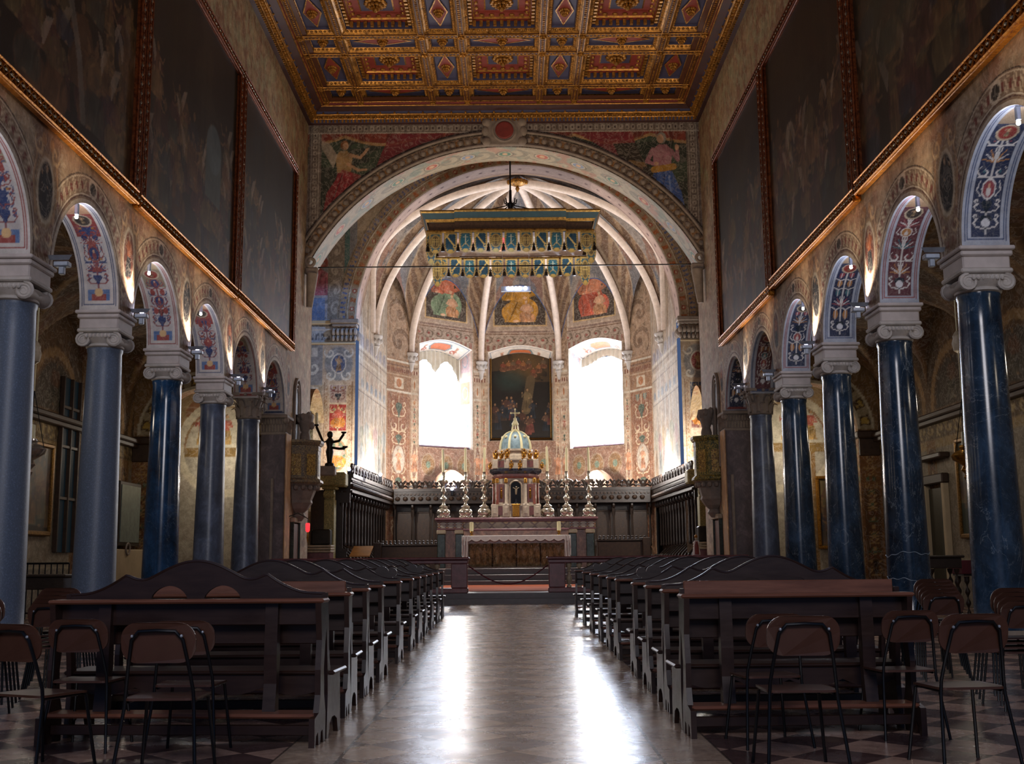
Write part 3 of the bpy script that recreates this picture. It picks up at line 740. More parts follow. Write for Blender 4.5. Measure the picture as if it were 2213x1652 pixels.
# ------------------------------------------------------------------ coffered ceiling and cornice
CX = -.2; BW = .21; WW, NN = 2.13, .92
M['c_red'] = simple('ceiling_red_paint', '#7d3029', .6, var=.25, bump=.1); M['c_blue'] = simple('ceiling_blue_paint', '#3c3c5c', .6, var=.25, bump=.1)
M['c_brown'] = simple('ceiling_beam_wood', '#4e2a18', .5, var=.35, scale=8, bump=.3); M['c_dark'] = simple('dark_cornice', '#3d2222', .6, var=.4, scale=5)
M['c_gold'] = gold('ceiling_gilding', '#c08c40', .36, '#3c200c', 9); M['c_gold'].node_tree.nodes['Principled BSDF'].inputs['Metallic'].default_value = .55
ceil = MB().box(-6.9, 6.5, 6, 36.4, 16.62, 16.8).build('ceiling', 'c_brown'); struct(ceil)
def coffer(w, d):
    """returns meshes (frame, gilding, panel) hanging from z 0.6 down to z 0; origin at centre"""
    big = w > 1.5 and d > 1.5; x, y = w/2, d/2
    def ring(b, x, y, z0, x2, y2, z1):
        vs = [(-x, -y, z0), (x, -y, z0), (x, y, z0), (-x, y, z0), (-x2, -y2, z1), (x2, -y2, z1), (x2, y2, z1), (-x2, y2, z1)]
        b.add(vs, [(0, 4, 5, 1), (1, 5, 6, 2), (2, 6, 7, 3), (3, 7, 4, 0)])
    def run(b, x, y, z, step, sz, egg=True):
        n = max(2, int(2*x/step)); m = max(2, int(2*y/step))
        for i in range(n):
            for s in (-1, 1):
                p = (-x+(i+.5)*2*x/n, s*y, z); b.ball(p, 1, 6, 4, sz[0], sz[1], sz[2]) if egg else b.box(p[0]-sz[0], p[0]+sz[0], p[1]-sz[1], p[1]+sz[1], z-sz[2], z+sz[2])
        for i in range(m):
            for s in (-1, 1):
                p = (s*x, -y+(i+.5)*2*y/m, z); b.ball(p, 1, 6, 4, sz[1], sz[0], sz[2]) if egg else b.box(p[0]-sz[1], p[0]+sz[1], p[1]-sz[0], p[1]+sz[0], z-sz[2], z+sz[2])
    fr, gd, bl, rd = MB(), MB(), MB(), MB()
    ring(gd, x, y, 0, x-.05, y-.05, .03); ring(gd, x-.05, y-.05, .03, x-.13, y-.13, .1)
    run(gd, x-.09, y-.09, .06, .115, (.042, .035, .04))
    if big:
        ring(bl, x-.13, y-.13, .1, x-.15, y-.15, .34); run(gd, x-.19, y-.19, .22, .19, (.045, .045, .075), False)
        ring(rd, x-.15, y-.15, .30, x-.26, y-.26, .32); ring(gd, x-.26, y-.26, .32, x-.30, y-.30, .36); run(gd, x-.36, y-.36, .38, .26, (.085, .06, .045))
        ring(rd, x-.30, y-.30, .36, x-.42, y-.42, .42); ring(rd, x-.42, y-.42, .42, x-.58, y-.58, .42); ring(gd, x-.58, y-.58, .42, x-.62, y-.62, .40); ring(bl, x-.62, y-.62, .4, .01, .01, .42)
        z = .40
    else:
        ring(bl, x-.13, y-.13, .1, x-.15, y-.15, .16); ring(bl, x-.15, y-.15, .16, .01, .01, .16); z = .15
        if w+d > 2.2:
            a, b_ = (x-.2, y-.2); q = [(0, -b_), (a, 0), (0, b_), (-a, 0)]; s = .86
            rd.add([(u, v, z-.02) for u, v in q], [(3, 2, 1, 0)])
            vs = [(u, v, z-.03) for u, v in q]+[(u*s, v*s, z-.03) for u, v in q]; gd.add(vs, [(i, i+4, (i+1) % 4+4, (i+1) % 4) for i in range(4)])
    R = .34 if big else .17; ro = MB()
    for rr, k, dz in ((R, 12, .0), (R*.72, 10, -.07), (R*.42, 8, -.12)):
        for i in range(k):
            a = 2*PI*i/k+dz*9; ro.ball((rr*.72*math.cos(a), rr*.72*math.sin(a), z-.03+dz), 1, 6, 4, rr*.27, rr*.27, .05)
    ro.ball((0, 0, z-.2 if big else z-.13), R*.25, 8, 5)
    return gd, bl, rd, ro
protos = {}
def put_coffer(w, d, x, y, first):
    key = (w, d)
    if key not in protos:
        gd, bl, rd, ro = coffer(w, d); mb = MB(); fm = []
        for i, b in enumerate((gd, bl, rd)):
            mb.add(b.v, b.f); fm += [i]*len(b.f)
        o = mb.build('coffer', 'c_gold', ceil, mats=('c_blue', 'c_red'), fm=fm); r = ro.build('rosette', 'c_gold', o, True); protos[key] = (o, r)
        # an egg-and-dart field outside the frame: panel side walls
    else:
        p, q = protos[key]; o = p.copy(); COL.objects.link(o); o.parent = ceil; r = q.copy(); COL.objects.link(r); r.parent = o
    o.location = (x, y, ZCEIL)
colw = [NN, WW, NN, WW, NN, WW, NN]; tot = sum(colw)+BW*6; xs = []; x = CX-tot/2
for w in colw: xs.append((x+w/2, w)); x += w+BW
rows = []; y = 34.36
while y > 16:
    d = NN if len(rows) % 2 == 0 else WW; rows.append((y-d/2, d)); y -= d+BW
ymin = y
for yy, d in rows:
    for xx, w in xs: put_coffer(w, d, xx, yy, False)
# beams between the coffers, gilt edges, bosses
bm, be, bo = MB(), MB(), MB(); xe0, xe1 = CX-tot/2-BW, CX+tot/2+BW
bx = [xe0+BW/2]+[xs[i][0]+xs[i][1]/2+BW/2 for i in range(7)]; by = [34.36+BW/2]+[yy-d/2-BW/2 for yy, d in rows]
for u in bx:
    bm.box(u-BW/2, u+BW/2, ymin, 34.36+BW, 15.97, 16.6)
    for s in (-1, 1): be.tube([(u+s*BW*.42, ymin, 15.965), (u+s*BW*.42, 34.36+BW, 15.965)], .018, 5); 
    n = int((34.5-ymin)/.11)
    for i in range(n): be.ball((u, ymin+i*.11, 15.965), 1, 5, 3, .045, .04, .02)
for v in by:
    bm.box(xe0, xe1, v-BW/2, v+BW/2, 15.971, 16.6)
    for s in (-1, 1): be.tube([(xe0, v+s*BW*.42, 15.965), (xe1, v+s*BW*.42, 15.965)], .018, 5)
    n = int((xe1-xe0)/.11)
    for i in range(n): be.ball((xe0+i*.11, v, 15.965), 1, 5, 3, .04, .045, .02)
    for u in bx:
        for k in range(6):
            a = PI/3*k; bo.ball((u+.06*math.cos(a), v+.06*math.sin(a), 15.93), 1, 5, 3, .045, .045, .05)
        bo.ball((u, v, 15.89), .04, 6, 4)
bm.build('ceiling_beam_grid', 'c_brown', ceil); be.build('beam_gilding', 'c_gold', ceil, True); bo.build('beam_bosses', 'c_gold', ceil, True)
# cornice: three runs (left, right, far end)
def cornice(run_l, place, nm):
    """profile given as (inset from wall, z) ; place(inset, along, z) -> point"""
    tr = None; segs = [((0, 15.42), (.1, 15.46), 'c_dark'), ((.1, 15.46), (.16, 15.58), 'c_blue'), ((.16, 15.58), (.30, 15.66), 'c_gold'), ((.30, 15.66), (.34, 15.76), 'c_blue'),
                       ((.34, 15.76), (.52, 15.86), 'c_dark'), ((.52, 15.86), (.56, 15.97), 'c_red'), ((.56, 15.97), (.9, 16.0), 'c_brown')]
    ms = ['c_dark', 'c_blue', 'c_gold', 'c_red', 'c_brown']; mb = MB(); fm = []
    for (i0, z0), (i1, z1), m in segs:
        e0, e1 = run_l; mb.add([place(i0, e0, z0), place(i0, e1, z0), place(i1, e1-i1*0, z1), place(i1, e0, z1)], [(0, 1, 2, 3)]); fm.append(ms.index(m))
    tr = mb.build(nm, 'c_dark', None, mats=ms[1:], fm=fm); struct(tr)
    g = MB(); e0, e1 = run_l; n = int((e1-e0)/.155)
    for i in range(n):
        s = e0+(i+.5)*(e1-e0)/n
        g.ball(place(.24, s, 15.60), .062, 6, 4, 1, 1, 1.0)
        if i % 3 == 0: g.ball(place(.335, s, 15.70), .04, 5, 3)
    m = int((e1-e0)/.12)
    for i in range(m):
        s = e0+(i+.5)*(e1-e0)/m; p = place(.13, s, 15.51); g.box(p[0]-.03, p[0]+.03, p[1]-.03, p[1]+.03, p[2]-.045, p[2]+.045)
    for ins, z, r in ((.16, 15.575, .022), (.31, 15.665, .022), (.54, 15.87, .025)):
        g.tube([place(ins, e0, z), place(ins, e1, z)], r, 5)
    g.build('gilt_beading', 'c_gold', tr, True)
cornice((12, YC), lambda i, s, z: (XL+i, s, z), 'trim_1'); cornice((12, YC), lambda i, s, z: (XR-i, s, z), 'trim_2')
cornice((XL, XR), lambda i, s, z: (s, YC-i, z), 'trim_3')

# ------------------------------------------------------------------ chancel arch wall
AC = (-.17, 7.5); AR_ = 7.12
def ch_paint(A, B, co):
    p = Paint(A, B, '#8d7a6c', .3, 1.2, 4); X, Z = A, B
    d = np.hypot(X-AC[0], Z-AC[1])
    p.rect(-6.2, 5.8, 9, 15.1, '#3f4238')          # painted scene ground
    p.put((fbm(X*.8, Z*1.6, 3) > .52) & (Z < 15.1) & (Z > 13.2), '#4d5a47', .7); p.put((Z < 12.4), '#8b8480', .8); p.put((Z < 12.4) & (fbm(X, Z*2, 6) > .5), '#6a6a74', .6)
    # swagged red curtains
    sw = 15.02-.28*np.abs(np.sin((X+.4)*1.25)); p.put((Z > sw) & (Z < 15.12), '#8e4637'); p.put((np.abs(Z-sw) < .05), '#b08a5c'); p.put((Z > sw) & (fbm(X*6, Z*2, 5) > .55), '#5c2a26', .6)
    p.poly([(-3.9, 15.1), (-2.2, 15.1), (-3.2, 14.3), (-4.6, 13.4), (-4.2, 14.5)], '#86333b', .85); p.poly([(2.2, 15.1), (4.0, 15.1), (4.2, 14.5), (4.9, 13.2), (3.3, 14.4)], '#86333b', .85)
    p.poly([(3.4, 14.7), (5.4, 14.8), (5.0, 13.0), (4.4, 12.9), (3.7, 13.9)], '#33392f', .9)
    # the kneeling angel on the left, the lady at her desk on the right
    p.person(-5.45, 12.75, 2.15, '#a9885c', '#94363a', '#bf9470', '#8b5c35', 'angel', 1)
    p.poly([(-6.1, 12.5), (-5.2, 12.5), (-4.7, 13.0), (-4.9, 13.7), (-5.5, 13.9), (-6.0, 13.1)], '#97383c', .8); p.poly([(-5.3, 12.5), (-4.6, 12.6), (-4.8, 13.4), (-5.1, 13.2)], '#b9a48e', .8)
    p.line([(-5.9, 12.6), (-5.5, 13.7)], .05, '#6a262a'); p.line([(-5.6, 12.5), (-5.3, 13.6)], .05, '#b5595a')
    p.person(5.0, 12.55, 2.55, '#a5737a', '#4560a0', '#c49a7c', '#8f8a80', 'stand', -1)
    p.poly([(4.75, 12.5), (5.35, 12.1), (5.8, 11.9), (5.6, 13.0), (5.3, 13.75), (4.8, 13.7)], '#4a68a8', .85); p.line([(4.72, 13.8), (5.35, 13.9)], .22, '#b88a3c')
    p.line([(4.9, 12.5), (5.05, 13.6)], .06, '#31497f'); p.line([(5.3, 12.2), (5.2, 13.6)], .06, '#7d97cc')
    p.rect(3.95, 4.35, 12.7, 13.9, '#6d5138'); p.poly([(3.8, 13.9), (4.5, 13.9), (4.4, 14.05), (3.9, 14.15)], '#8a6c48'); p.poly([(3.3, 13.6), (3.9, 13.3), (4.0, 13.7), (3.7, 13.8)], '#b9b2a6')
    # painted frames
    for x0, x1 in ((-6.6, -6.2), (5.8, 6.2)):
        p.rect(x0, x1, 9, 15.5, '#776a60'); p.frame(x0+.06, x1-.06, 8, 15.36, .03, '#a89d90')
        q = frac(Z/.2); p.put((X > x0+.13) & (X < x1-.13) & (q < .6) & (Z < 15.3), '#a59a8c'); p.put((X > x0+.17) & (X < x1-.17) & (q > .18) & (q < .42) & (Z < 15.3), '#4d3c3a')
    p.rect(-6.3, 5.9, 15.12, 15.5, '#776a60'); q = frac(X/.2); p.put((np.abs(X+.2) < 5.9) & (Z > 15.2) & (Z < 15.38) & (q < .6), '#a89d90'); p.put((np.abs(X+.2) < 5.9) & (Z > 15.25) & (Z < 15.33) & (q > .18) & (q < .42), '#4d3c3a')
    p.put((np.abs(Z-15.14) < .02) | (np.abs(Z-15.43) < .015), '#bab0a2')
    # archivolt with painted relief ornament
    p.put(d < AR_+.62, '#5f5146'); th = np.arctan2(Z-AC[1], X-AC[0]); q = frac(th*21)
    p.put((d < AR_+.44) & (d > AR_+.12), '#75604e')
    p.put((d < AR_+.42) & (d > AR_+.14) & (np.abs(q-.5) < .28) & (vn(th*90, d*9, 2) > .35), '#a78c70'); p.put((np.hypot((q-.5)*.33, d-AR_-.28) < .09), '#9c6f3f')
    for r, w, c in ((.05, .06, '#6f6358'), (.1, .03, '#3b2f2b'), (.46, .035, '#2e2724'), (.5, .05, '#8f8474'), (.56, .03, '#9d9282'), (.61, .03, '#453a33')): p.put(np.abs(d-AR_-r) < w/2, c)
    p.tex(.35, 7, 14); return p.C
pm = PM(); xs0, xs1 = XL, XR
def fch(U, V):
    X = xs0+(xs1-xs0)*U; zl = AC[1]+np.sqrt(np.maximum(AR_**2-(X-AC[0])**2, 0)); Z = zl+(16.3-zl)*V; return X, YC, Z, X, Z
tt = .5-.5*np.cos(np.linspace(.0, PI, 560)); pm.patch(fch, tt, 150)
cw = pm.build('wall_chancel', 'fresco', ch_paint); struct(cw)
th0 = math.acos((XL-AC[0])/-AR_ if False else min(1, (AC[0]-XL)/AR_)); th1 = PI-math.acos(min(1, (XR-AC[0])/AR_))
def so_paint(A, B, co):
    p = Paint(A, B, '#a89a80', .25, 2, 5); c = .65
    for w in (.05, .12, 1.2, 1.25): p.put(np.abs(B-w) < .015, '#7a6b56')
    p.rinceau(-30, 30, .2, 1.1, '#7c7765', 1.1, .75); p.put((fbm(A*2, B*2, 3) > .62), '#6d8576', .5); p.put((fbm(A*2+5, B*2, 33) > .66), '#a8705a', .6)
    for k in range(-9, 10):
        s = k*1.25; p.ell(s, c, .28, .26, '#b9ab90'); p.ring(s, c, .27, .25, .04, '#6a6250'); p.ell(s, c, .2, .18, ('#4f7a62', '#b0523a', '#7d8ba0')[k % 3]); p.ell(s, c, .09, .11, '#c9a27a')
    return p.C
th = lambda U: -(PI/2-th0)+(PI-th0-(PI-th1)+0)*U
pm = PM(); a0 = th0; a1 = th1
pm.patch(lambda U, V: (AC[0]-AR_*np.cos(a0+(a1-a0)*U), YC+1.3*V, AC[1]+AR_*np.sin(a0+(a1-a0)*U), AR_*(a0+(a1-a0)*U-PI/2), 1.3*V), 520, 56, flip=True)
pm.build('chancel_arch_soffit', 'soffit', so_paint, cw)
# moulded edge, corbel scrolls and keystone
b = MB()
for r, y, w in ((AR_+.5, YC-.05, .05), (AR_+.08, YC-.04, .05)):
    A = np.linspace(a0+.045 if r > 7.3 else a0, a1-.045 if r > 7.3 else a1, 90); b.tube([(AC[0]-r*math.cos(a), y, AC[1]+r*math.sin(a)) for a in A], w, 6)
b.build('arch_moulding', 'stone_dark', cw, True)
n = 62
b = MB()
for i in range(n):
    a = a0+.07+(a1-a0-.14)*(i+.5)/n
    if abs(a-PI/2) < .085: continue
    r = AR_+.28; b.ball((AC[0]-r*math.cos(a), YC-.02, AC[1]+r*math.sin(a)), 1, 6, 4, .1, .06, .1)
b.build('arch_rosettes', 'stone_dark', cw, True)
b = MB(); kc = at(1090, 284, YC-.1)
b.bbox(kc.x-.62, kc.x+.62, YC-.14, YC, kc.z-.5, kc.z+.42, .05); 
for sx in (-1, 1):
    for dz in (.3, -.35): b.ball((kc.x+sx*.58, YC-.12, kc.z+dz), .16, 8, 5, 1, .6, 1)
    b.ball((kc.x+sx*.62, YC-.12, kc.z), .13, 8, 5, 1, .6, 1.4)
b.lathe([(.40, 0), (.42, .05), (.36, .08), (.33, .05)], 28); m = 28*4+0; vs = b.v[-28*4:]; b.v[-28*4:] = [(kc.x+v[0], YC-.13-v[2], kc.z+v[1]) for v in vs]
b.build('keystone', 'stone_dark', cw, True)
MB().lathe([(.3, 0), (.3, .03), (.26, .05)], 24).build('keystone_medallion', 'c_red', cw); k = bpy.data.objects['keystone_medallion']; k.rotation_euler = (PI/2, 0, 0); k.location = (kc.x, YC-.19, kc.z)
b = MB()
for side, X, (px, py) in ((-1, XL, (668, 566)), (1, XR, (1516, 556))):
    p = at(px, py, YC-.1)
    pts = [(p.x+side*(-.05)+.2*(1-.75*t)*math.cos(-side*t*9+PI/2), YC-.1, p.z+.2*(1-.75*t)*math.sin(-side*t*9+PI/2)) for t in np.linspace(0, 1, 30)]
    b.tube(pts, .06, 6); xw = X-side*.12
    b.bbox(min(X, X-side*.42), max(X, X-side*.42), YC-.14, YC, p.z-.42, p.z-.18, .04); b.tube([(X-side*.16, YC-.06, p.z-1.5), (X-side*.24, YC-.08, p.z-.4)], [.1, .19], 10)
b.build('arch_corbels', 'stone_dark', cw, True)
# back of the wall and the bay in front of the choir
YB0, YB1, BXL, BXR = 36.3, 43.0, -8.6, 8.4
M['dim'] = simple('dim_plaster', '#7d6a55', .85, var=.25, scale=1)
b = MB(); b.box(XL-3, XL, YB0-.02, YB0+.02, 0, 18); b.box(XR, XR+3, YB0-.02, YB0+.02, 0, 18); b.build('chancel_wall_back', 'dim', cw)
b = MB(); b.box(BXL-.2, BXL, YB0, YB1, 0, 18.4); struct(b.build('wall_bay_left', 'dim')); b = MB(); b.box(BXR, BXR+.2, YB0, YB1, 0, 18.4); struct(b.build('wall_bay_right', 'dim'))
def bay_paint(A, B, co):
    p = Paint(A, B, '#a98a76', .3, .8, 8); p.put(fbm(A*.7, B*.7, 3) > .55, '#c9a080', .6); p.put(fbm(A*.7+4, B*.7, 9) > .57, '#b06a4c', .7); p.put(fbm(A+4, B, 19) > .6, '#9aa3ad', .7); p.tex(.3, 3, 6); return p.C
pm = PM(); pm.patch(lambda U, V: (-8.6+17*U, YB0+6.7*V, 16.75+.45*np.sin(PI*V)*1+.5-2.5*np.abs(U*2-1)**2.2, 17*U, 6.7*V), 80, 60); struct(pm.build('ceiling_bay', 'fresco', bay_paint))

# ------------------------------------------------------------------ choir arch (second arch) and its piers
SX0, SX1, YS = -6.12, 6.62, 43.0; SC_ = ((SX0+SX1)/2, 10.55); SR = (SX1-SX0)/2
def ch2_paint(A, B, co):
    p = Paint(A, B, '#a8957c', .3, 1.5, 12); X, Z = A, B; d = np.hypot(X-SC_[0], Z-SC_[1])
    for s, e in ((-1, SX0), (1, SX1)):
        o = lambda t: e+s*t                           # distance outwards from the opening
        L = lambda a_, b_: (min(o(a_), o(b_)), max(o(a_), o(b_)))
        # upper zone: figures among clouds, painted strips
        x0, x1 = L(.0, 3); p.rect(x0, x1, 10.6, 18, '#8a8a8c' if s < 0 else '#8d7458')
        p.put((Z > 10.6) & (X*s > e*s+1.0) & (fbm(X*1.5, Z*1.5, 7) > .5), '#b9b3b8' if s < 0 else '#7a5c3d', .7)
        if s < 0: p.rect(*L(1.25, 3), 10.6, 11.5, '#6f86ad'); p.person(o(1.8), 11.6, 2.2, '#9a5548', '#a9606a', '#c9a184', '#7d5a3f', 'sit'); p.person(o(2.3), 12.6, 1.6, '#33496a', '#a05048', '#c9a184', '#7d5a3f', 'sit', -1)
        p.rect(*L(.5, 1.15), 10.6, 18, '#8f8375'); p.rinceau(*L(.55, 1.1), 10.6, 18, '#c0b3a0', .8, .8, None, True); p.rect(*L(.3, .48), 10.6, 18, '#5f7d78' if s < 0 else '#7a5648')
        # entablature
        p.rect(*L(0, 3), 9.62, 10.6, '#b5aa98' if s > 0 else '#b3b4b6'); q = frac(X/.22)
        for z, w, c in ((10.5, .07, '#d6cfc2'), (10.36, .06, '#6f6a66'), (10.2, .05, '#d3cbbd'), (9.72, .05, '#cfc6b8'), (9.64, .04, '#5d544e')): p.rect(*L(0, 3), z-w/2, z+w/2, c)
        p.put((X*s > e*s) & (Z > 9.8) & (Z < 10.08) & (q < .62) & (vn(X*18, Z*14, 1) > .45), '#6b6c74')
        # pilaster: cartouche, red panel, oval figure
        p.rect(*L(0, 1.3), 2, 9.6, '#bda68c'); cx = o(.66)
        p.ell(cx, 8.85, .55, .68, '#8d8a86'); 
        for sx in (-1, 1): p.spiral(cx+sx*.34, 9.3, .24, sx, '#d1c8b8', 1.5, .16); p.spiral(cx+sx*.34, 8.4, .24, -sx, '#d1c8b8', 1.5, .16)
        p.ell(cx, 8.85, .26, .36, '#59617a' if s < 0 else '#8c4440'); p.ring(cx, 8.85, .28, .38, .05, '#c9bfb0'); p.person(cx, 8.55, .62, '#a8835a', '#8a6a4a')
        p.frame(cx-.56, cx+.56, 1.6, 8.15, .03, '#8b6f58'); p.rinceau(cx-.52, cx-.38, 2, 8.1, '#9a7455', .3, .8, None, True); p.rinceau(cx+.38, cx+.52, 2, 8.1, '#9a7455', .3, .8, None, True)
        p.rect(cx-.35, cx+.35, 1.6, 8.05, '#c8b59c'); p.grotesque(cx, 7.3, 8.0, .33, '#b09c92' if s < 0 else '#4c5671', '#7a4a44' if s < 0 else '#c9bda4', ('#7d5a48', '#a88a50'), '#2a2f3a', 4)
        p.grotesque(cx, 6.2, 7.25, .33, '#a23a34' if s < 0 else '#8a5a50', '#d4bd8a', ('#c98e45', '#c4574a', '#7a8a5a'), '#5b2622', 8); p.person(cx, 6.35, .8, '#c05a48', '#c9823a', '#d2a27e', '#9a6a3a', 'sit')
        p.ell(cx, 5.25, .32, .56, '#5f7258'); p.ring(cx, 5.25, .34, .58, .05, '#a4835f'); p.person(cx, 4.8, .95, '#c99a8a' if s < 0 else '#b34a42', '#c9822e' if s < 0 else '#8c8f96', '#d6aa88', '#a3763c', 'sit', s)
        p.grotesque(cx, 2, 4.5, .33, '#b08a58', '#8a6a3c', ('#a8542f', '#8a8a58'), '#4a4a3a', 12)
        # niche with painted landscape further out
        x0, x1 = L(1.3, 3); p.rect(x0, x1, 8.0, 9.6, '#8f8a86'); p.spiral(o(1.65), 8.7, .33, s, '#cfc7ba', 1.5, .17); p.rect(*L(1.5, 1.85), 9.15, 9.5, '#c7beb0'); p.rect(*L(1.45, 1.9), 7.5, 7.95, '#c4b8a6')
        p.rect(*L(1.42, 3), 3.6, 7.5, '#bcaa92'); p.rect(*L(1.62, 3), 4.2, 7.3, '#55503c'); p.rect(*L(1.7, 3), 4.3, 6.1, '#5c6644'); p.ell(o(2.3), 5.9, .5, .8, '#8c9068'); p.ell(o(2.1), 5.5, .3, .5, '#3f4a30'); p.poly([(o(1.62), 7.3), (o(1.62), 6.4), (o(2.4), 6.9), (o(3), 6.9), (o(3), 7.3)], '#5a4634')
        p.rect(*L(1.7, 3), 6.95, 7.3, '#7f8ea0', .8)
    ring = (d < SR+.75) & (Z > SC_[1]-.3); p.put(ring, '#a88f70')
    q = frac(np.arctan2(Z-SC_[1], X-SC_[0])*9)
    for r, w, c in ((.03, .05, '#d6cbb8'), (.36, .03, '#cfc3ad'), (.40, .02, '#5f4a3b'), (.7, .05, '#7f7260')): p.put(ring & (np.abs(d-SR-r) < w/2), c)
    p.put(ring & (np.abs(d-SR-.19) < .11) & (q < .22), '#b5693a'); p.put(ring & (np.hypot((q-.6)*.7, d-SR-.19) < .09), '#a34c38'); p.put(ring & (np.hypot((q-.6)*.7, d-SR-.19) < .04), '#d8c8a4')
    p.put(ring & (np.abs(d-SR-.55) < .1) & (frac(q*4) < .5) & (vn(q*30, d*20, 2) > .4), '#56628a' )
    p.tex(.25, 6, 3); return p.C
pm = PM()
def f2(U, V):
    X = SX0+(SX1-SX0)*U; zl = SC_[1]+np.sqrt(np.maximum(SR**2-(X-SC_[0])**2, 0)); Z = zl+(18.6-zl)*V; return X, YS, Z, X, Z
pm.patch(f2, .5-.5*np.cos(np.linspace(0, PI, 380)), 110)
for x0, x1 in ((BXL, SX0), (SX1, BXR)): pm.patch(lambda U, V, x0=x0, x1=x1: (x0+(x1-x0)*U, YS, 18.6*V, x0+(x1-x0)*U, 18.6*V), 100, 560)
w2 = pm.build('wall_choir_arch', 'fresco', ch2_paint); struct(w2)
def so2(A, B, co):
    p = Paint(A, B, '#b79a8a', .2, 2, 5); p.put(np.hypot(frac(A/.55)*.55-.27, B-.5) < .07, '#5f3a3a'); p.put(np.abs(np.abs(B-.5)-.42) < .03, '#8a6a5c'); return p.C
pm = PM(); pm.patch(lambda U, V: (SC_[0]-SR*np.cos(PI*U), YS+1.0*V, SC_[1]+SR*np.sin(PI*U), SR*PI*U, V), 300, 30, flip=True); pm.build('choir_arch_soffit', 'soffit', so2, w2)
# leafy capitals of the piers and the cornice
for s, e in ((-1, SX0), (1, SX1)):
    b = MB(); x0, x1 = sorted((e-s*.12, e+s*1.0))
    b.bbox(x0, x1, YS-.22, YS+.3, 10.42, 10.6, .03); b.bbox(x0+.06, x1-.06, YS-.14, YS+.3, 10.3, 10.42, .03)
    for i in range(6):
        for z, r in ((9.85, .1), (10.1, .13)):
            b.ball((x0+.12+i*.17, YS-.06, z), r, 7, 5, .75, 1, 1.2); 
    for i in range(3): b.ball((e-s*.05, YS+.05+i*.2, 10.0), .12, 7, 5, 1, .8, 1.5)
    b.build('pier_capital', 'stone_dark', w2, True)
    xo = (BXL, SX0) if s < 0 else (SX1, BXR); b = MB(); b.bbox(xo[0]+(0 if s < 0 else .9), xo[1]-(.9 if s < 0 else 0), YS-.12, YS, 10.42, 10.56, .02); b.bbox(xo[0], xo[1], YS-.06, YS, 9.62, 9.7, .02); b.build('pier_cornice', 'cream', w2)
# ------------------------------------------------------------------ choir walls, apse and its ribbed vault
def gx(px, Y, py=900): return at(px, py, Y).x
ZK = 10.75                                          # level of the rib corbels
APL = [(SX0, 43.9), (gx(835, 50), 50.0), (gx(888, 51.5), 51.5), (gx(1040, 54), 54.0)]
APR = [(SX1, 43.9), (gx(1412, 50), 50.0), (gx(1362, 51.5), 51.5), (gx(1210, 54), 54.0)]
P_ = APL+APR[::-1]                                  # plan, left to right
BOSS = at(1118, 384, 47.0)
def wall_top(u, H): return ZK+H*np.sin(np.clip(u, 0, 1)*PI)**.55
def frescoes_choir(seed, s):
    def paint(A, B, co):
        p = Paint(A, B, '#b5a28c', .3, 1.5, seed)
        p.put(B > 9.4, '#a8937c'); p.put(fbm(A*1.2, B*.8, seed) > .55, '#c9b79c', .5)
        for z, w, c in ((9.75, .14, '#d3c7b4'), (9.6, .05, '#6e5d50'), (9.3, .08, '#cabba6'), (9.05, .04, '#77665a'), (8.1, .12, '#c3b8a8'), (7.95, .04, '#6b625c'), (4.6, .1, '#b9aa98')): p.put(np.abs(B-z) < w/2, c)
        # painted loggia: columns and standing saints, much faded
        for k in range(0, 8):
            a = k*.95+.2; p.rect(a, a+.16, 4.6, 7.95, '#cfc6b8', .8); p.rect(a+.16, a+.2, 4.6, 7.95, '#7d7167', .6)
            p.person(a+.58, 4.7, 2.3+.3*(k % 2), ('#8fa3a6', '#b99a6a', '#a67a80', '#87907c')[(k+seed) % 4], ('#9fb0b4', '#a3866a', '#7d8c90', '#b79a9a')[k % 4], '#c6a98c', '#8a7460', 'stand', 1 if k % 2 else -1, .6)
            p.person(a+.58, 8.15, .85, '#a98a72', '#8d949a', '#c6a98c', '#8a7460', 'sit', 1 if k % 2 else -1, .6); p.person(a+.5, 9.8, 1.2, '#b59a80', '#94909a', '#c6a98c', '#8a7460', 'sit', 1, .5)
        p.put(B > 10.8, '#94785a', .5); p.tex(.5, 3, seed+2)
        n = vn(A*9, B*.8, seed); p.put(n > .55, '#d3cdc2', .35); p.put(n < .25, '#7d6f62', .3)
        return p.C
    return paint
for i, nm, s in ((0, 'wall_choir_left', 1), (6, 'wall_choir_right', 2)):
    a, b_ = P_[i], P_[i+1]; L = math.dist(a, b_); pm = PM()
    pm.patch(lambda U, V: (a[0]+(b_[0]-a[0])*U, a[1]+(b_[1]-a[1])*U, 4.1+11.6*V, L*(U if s == 1 else 1-U), 4.1+11.6*V), 200, 320)
    struct(pm.build(nm, 'fresco', frescoes_choir(s*7, s)))
